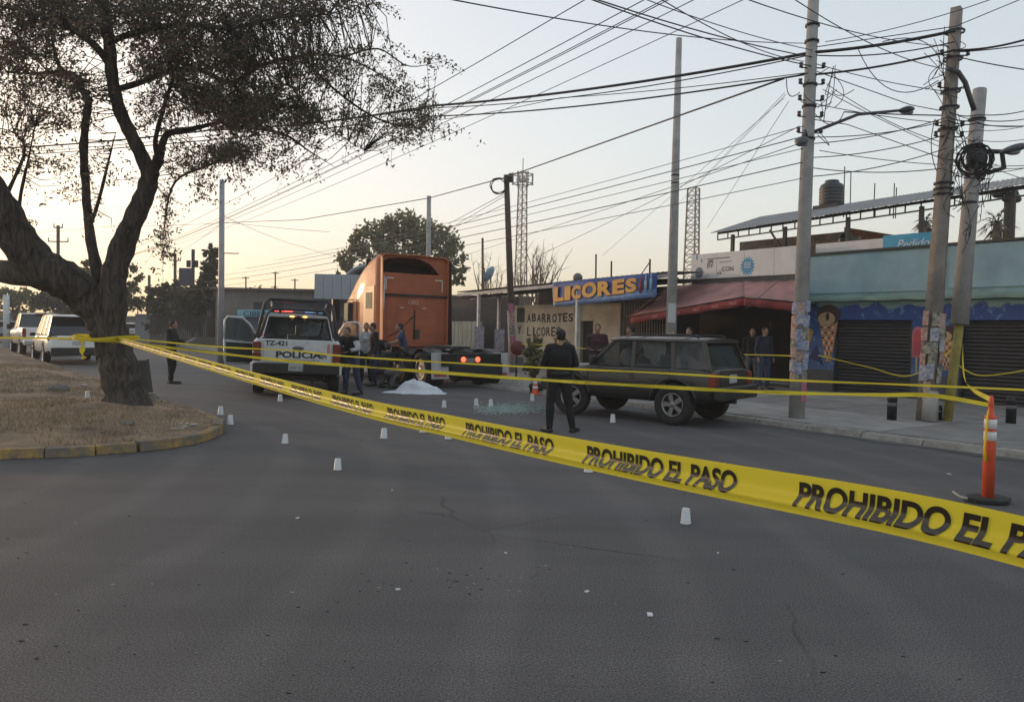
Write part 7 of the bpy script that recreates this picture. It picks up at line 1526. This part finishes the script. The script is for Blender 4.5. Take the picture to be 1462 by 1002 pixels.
# ============================================================ tapes
tapey = bpy.data.materials.new('barrier_tape'); tapey.use_nodes = True
n = tapey.node_tree; b_ = n.nodes['Principled BSDF']; b_.inputs['Base Color'].default_value = (.74, .60, .03, 1); b_.inputs['Roughness'].default_value = .5; b_.inputs['Specular IOR Level'].default_value = .35
tl = n.nodes.new('ShaderNodeBsdfTranslucent'); tl.inputs[0].default_value = (.85, .72, .08, 1); mx = n.nodes.new('ShaderNodeMixShader'); mx.inputs[0].default_value = .35; n.links.new(b_.outputs[0], mx.inputs[1]); n.links.new(tl.outputs[0], mx.inputs[2]); n.links.new(mx.outputs[0], n.nodes['Material Output'].inputs[0])
tc = n.nodes.new('ShaderNodeTexCoord'); nz = n.nodes.new('ShaderNodeTexNoise'); nz.inputs['Scale'].default_value = 22; n.links.new(tc.outputs['Object'], nz.inputs[0]); bp = n.nodes.new('ShaderNodeBump'); bp.inputs['Strength'].default_value = .12; bp.inputs['Distance'].default_value = .01; n.links.new(nz.outputs['Fac'], bp.inputs['Height']); n.links.new(bp.outputs[0], b_.inputs['Normal'])
tink = M('tape_ink', (.025, .018, .012), .35, spec=.6)
def ribbon(pts, width, label, prof=None, twist=None, text=None, nseg=40, group='yellow barrier tapes', sag=0.0, widthf=None):
    P = []
    N_ = len(pts)
    for i in range(N_-1):
        a = pts[max(i-1, 0)]; b = pts[i]; c = pts[i+1]; d = pts[min(i+2, N_-1)]
        for k in range(nseg): t = k/nseg; P.append(.5*((2*b)+(-a+c)*t+(2*a-5*b+4*c-d)*t*t+(-a+3*b-3*c+d)*t**3))
    P.append(pts[-1].copy()); M_ = len(P)
    for i, p in enumerate(P): u = i/(M_-1); p.z -= sag*4*u*(1-u)
    cum = [0]
    for a, b in zip(P, P[1:]): cum.append(cum[-1]+(b-a).length)
    prof = prof or [(0, 0), (.5, .004), (1, 0)]
    def frame(i):
        a = P[max(i-1, 0)]; b = P[min(i+1, M_-1)]; d = (b-a).normalized(); dn = Vector((0, 0, -1)); dn = (dn-d*dn.dot(d)).normalized()
        if twist: ang = twist(cum[i]/cum[-1]); dn = Quaternion(d, ang) @ dn
        nrm = d.cross(dn).normalized()
        if nrm.dot(CAM-P[i]) < 0 and not twist: nrm = -nrm
        return d, dn, nrm
    FR = [frame(i) for i in range(M_)]
    def pos(s, v, o_=0):
        import bisect
        i = min(max(bisect.bisect_right(cum, s)-1, 0), M_-2); t = (s-cum[i])/max(1e-9, cum[i+1]-cum[i]); p = P[i].lerp(P[i+1], t); dn = FR[i][1].lerp(FR[i+1][1], t); nr = FR[i][2].lerp(FR[i+1][2], t)
        w_ = width*(widthf(s/cum[-1]) if widthf else 1)
        for (v0, o0), (v1, o1) in zip(prof, prof[1:]):
            if v <= v1 or v1 == prof[-1][0]: tt = (v-v0)/(v1-v0); off = o0+(o1-o0)*tt; break
        return p+dn*((v-.5)*w_)+nr*(off+o_)
    th = WT('barrier_tape', label, 'tape', pts[0].copy(), group); mb = MB(); V = []; K = len(prof)
    for i in range(M_):
        for v, _ in prof: V.append(pos(cum[i], v))
    mb.add(V, [(i*K+k, i*K+k+1, (i+1)*K+k+1, (i+1)*K+k) for i in range(M_-1) for k in range(K-1)], True)
    o = th.part(mb, 'ribbon', tapey)
    if text:
        tm = text_mesh(text['s'], 1, bold=.04, shear=.22, align='LEFT', ext=0, res=6); bm = bmesh.new(); bm.from_mesh(tm)
        bmesh.ops.triangulate(bm, faces=bm.faces[:])
        x0 = min(v.co.x for v in bm.verts); x1 = max(v.co.x for v in bm.verts); y0 = min(v.co.y for v in bm.verts); y1 = max(v.co.y for v in bm.verts)
        for yy in [y0+(y1-y0)*q/14 for q in range(1, 14)]: bmesh.ops.bisect_plane(bm, geom=bm.verts[:]+bm.edges[:]+bm.faces[:], plane_co=(0, yy, 0), plane_no=(0, 1, 0))
        for xx in [x0+(x1-x0)*q/30 for q in range(1, 30)]: bmesh.ops.bisect_plane(bm, geom=bm.verts[:]+bm.edges[:]+bm.faces[:], plane_co=(xx, 0, 0), plane_no=(1, 0, 0))
        bmesh.ops.triangulate(bm, faces=bm.faces[:]); bm.to_mesh(tm); bm.free()
        base = [v.co.copy() for v in tm.vertices]; org = Vector(pts[0])
        for s0 in text['starts']:
            if s0 < 0 or s0+text['len'] > cum[-1]-.001: continue
            me = tm.copy()
            for v, c in zip(me.vertices, base):
                u = (c.x-x0)/(x1-x0); vv = (c.y-y0)/(y1-y0); v.co = pos(s0+u*text['len'], text['v1']+(text['v0']-text['v1'])*vv, text.get('off', .0015))-org
            me.materials.clear(); me.materials.append(tink); ob = bpy.data.objects.new('printed_words', me); link(ob); ob.parent = th.o
    return th, cum[-1], pos
TR = YP(166, 484, TB.y-.15)
# near tape: trunk to a point just right of the viewer
ND = Vector((0, 0, 0)); pend = YP(1560, 799, 1.13)
def tp(px, py, y): return YP(px, py, y)
def lerp_d(px):  # inverse depth linear in px
    a, b = 1/ TR.y, 1/1.13; return 1/(a+(b-a)*(px-166)/(1560-166))
NP = [TR.copy()]+[YP(px, py, lerp_d(px)) for px, py in ((330, 530.5), (500, 577), (640, 607.5), (750, 631), (900, 661), (1050, 689), (1200, 716), (1330, 742), (1462, 773))]+[YP(1560, 799, 1.13), YP(1760, 855, 1.0), YP(1980, 918, .88)]
profN = [(k/20, .003*math.cos(k/20*6)+.014*math.exp(-((k/20-.74)/.13)**2)) for k in range(21)]
def total(ps):
    return sum((b-a).length for a, b in zip(ps, ps[1:]))
LT = total(NP)
def s_at(px):   # arclength at pixel px
    acc = 0
    for a, b in zip(NP, NP[1:]):
        def pxof(p): q = p-CAM; k = FP/q.dot(fwd); return 731+k*q.dot(rt)
        pa, pb = pxof(a), pxof(b)
        if pa <= px <= pb:
            lo, hi = 0, 1
            for _ in range(30):
                m_ = (lo+hi)/2
                if pxof(a.lerp(b, m_)) < px: lo = m_
                else: hi = m_
            return acc+(b-a).length*lo
        acc += (b-a).length
    return acc
sa, sb = s_at(836), s_at(1137); se = s_at(1052); period = sb-sa; tlen = se-sa
print('tape period', period, 'len', tlen, 'total', LT)
ribbon(NP, .081, 'wide near yellow tape reading PROHIBIDO EL PASO stretched from the big trunk across the foreground', prof=profN, text=dict(s='PROHIBIDO EL PASO', starts=[sa+k*period for k in range(-24, 2)], len=tlen, v0=.17, v1=.80), nseg=16,
       widthf=lambda u: 1-.15*math.exp(-((u-.93)/.03)**2)*0)
# two distant tapes
CT = pc+Vector((0, 0, 1.03)); CT2 = pc+Vector((0, 0, .98))
tw = lambda u: .55*math.sin(u*19)+.45*math.sin(u*47+1)
def inv(pxs, p0, y0, p1, y1):
    return [1/(1/y0+(1/y1-1/y0)*(p-p0)/(p1-p0)) for p in pxs]
L1 = [(300, 503), (420, 516), (500, 522), (740, 540), (950, 552.5), (1100, 560), (1250, 563.5), (1330, 564.5)]
ys = inv([p for p, _ in L1], 166, TR.y, 1405, CT.y)
t0_, L0_, ps = ribbon([TR+Vector((0, 0, -.04))]+[YP(px, py, y) for (px, py), y in zip(L1, ys)]+[CT2], .042, 'lower distant yellow tape from the big trunk to the top of the orange post', nseg=10, twist=tw, text=dict(s='PROHIBIDO EL PASO', starts=[.5+.75*k for k in range(26)], len=.5, v0=.2, v1=.8))
U1 = [(310, 495), (420, 500.5), (500, 509), (740, 523), (935, 532), (1100, 541.5), (1290, 549), (1462, 556.5)]
ys = inv([p for p, _ in U1], 166, TR.y, 1560, 8.6)
ribbon([TR+Vector((0, 0, .03))]+[YP(px, py, y) for (px, py), y in zip(U1, ys)]+[YP(1560, 561, 8.6)], .027, 'upper thin yellow tape from the big trunk running out past the right edge', nseg=10, twist=lambda u: .7*math.sin(u*31+1))
ribbon([pt_on(pC, mid, 1.55)+Vector((.05, -.1, 0)), YP(1378, 543, 12), CT], .05, 'short yellow tape slanting from the yellow pole down to the orange post', nseg=10, twist=lambda u: .6*math.sin(u*5))
ribbon([YP(1168, 507, 18.0), YP(1240, 524, 17.2), YP(1300, 536, 16.4), pt_on(pC, mid, 1.5)], .024, 'faint yellow tape from the dark wall pier to the yellow pole', nseg=8, twist=lambda u: .4*math.sin(u*9))
ribbon([pt_on(pC, mid, 1.2), YP(1400, 536, 15), YP(1480, 526, 14)], .022, 'faint yellow tape from the yellow pole rising to the right edge', nseg=8)
ribbon([YP(745, 491, 24), YP(800, 494, 23), YP(845, 499, 22)], .028, 'short yellow tape across the shrubs before the painted wall', nseg=8)
ribbon([YP(1062, 506, 19), YP(1100, 507, 17.5), YP(1132, 508, 15.2)], .024, 'short yellow tape behind the off-roader under the red awning', nseg=8)
ribbon([TR+Vector((-.5, 0, .02)), YP(90, 483, TB.y+.5), YP(0, 482, TB.y+1), YP(-80, 482, TB.y+1.5)], .035, 'thin tape running from the big trunk to the left edge', nseg=8)
ribbon([TR+Vector((-.55, -.05, .03)), YP(118, 505, TB.y-.3), YP(120, 512, TB.y-.3)], .10, 'crumpled loose end of yellow tape hanging left of the trunk', nseg=8, twist=lambda u: .9*math.sin(u*8))
# wraps around the trunk
th = WT('tape_wrap', 'yellow tape wound and knotted around the big trunk', 'tape', TR, 'yellow barrier tapes')
for k in range(3):
    mb = MB(); c_ = YP(152, 484, TB.y+.1)+Vector((0, 0, .03*k)); secs = []
    for i in range(29):
        a = i/28*6.283; rr = .47+.02*k; z = .03*math.sin(a*2+k)-.02*k; p = c_+Vector((rr*math.cos(a), rr*math.sin(a), z)); secs.append([p-Vector((0, 0, .02)), p+Vector((0, 0, .025))])
    mb.loft(secs, caps=False, closed=False); th.part(mb, 'loop', tapey)
mb = MB(); mb.tube([pc+Vector((-.05, -.03, .93)), pc+Vector((-.07, -.05, .75)), pc+Vector((-.09, -.06, .55)), pc+Vector((-.07, -.06, .42))], [.012, .02, .018, .03], 6, ry=[.4]*4); single(mb, 'tape_tail', tapey, 'loose yellow tape tail hanging down the left of the orange post', 'tape', pc)
for pts in ([(1352, 575), (1350, 590), (1353, 598)],):
    P = [YP(px, py, pC.y-.12) for px, py in pts]
# ============================================================ evening haze
mb = MB(); mb.b2(-230, 230, -64, 230, -1.2, 24)
hm = bpy.data.materials.new('haze'); hm.use_nodes = True; hn = hm.node_tree; hn.nodes.clear(); ho = hn.nodes.new('ShaderNodeOutputMaterial'); hv = hn.nodes.new('ShaderNodeVolumePrincipled')
hv.inputs['Color'].default_value = (.95, .93, .92, 1); hv.inputs['Density'].default_value = .0014; hv.inputs['Anisotropy'].default_value = .1; hn.links.new(hv.outputs[0], ho.inputs['Volume'])
hz = single(mb, 'haze', hm, 'thin evening haze filling the street', 'haze', kind='stuff')
# ============================================================ label upkeep
for o in bpy.data.objects:
    if 'label' in o and len(o['label'].replace('-', ' ').split()) > 16: print('LONG', len(o['label'].replace('-', ' ').split()), o['label'])
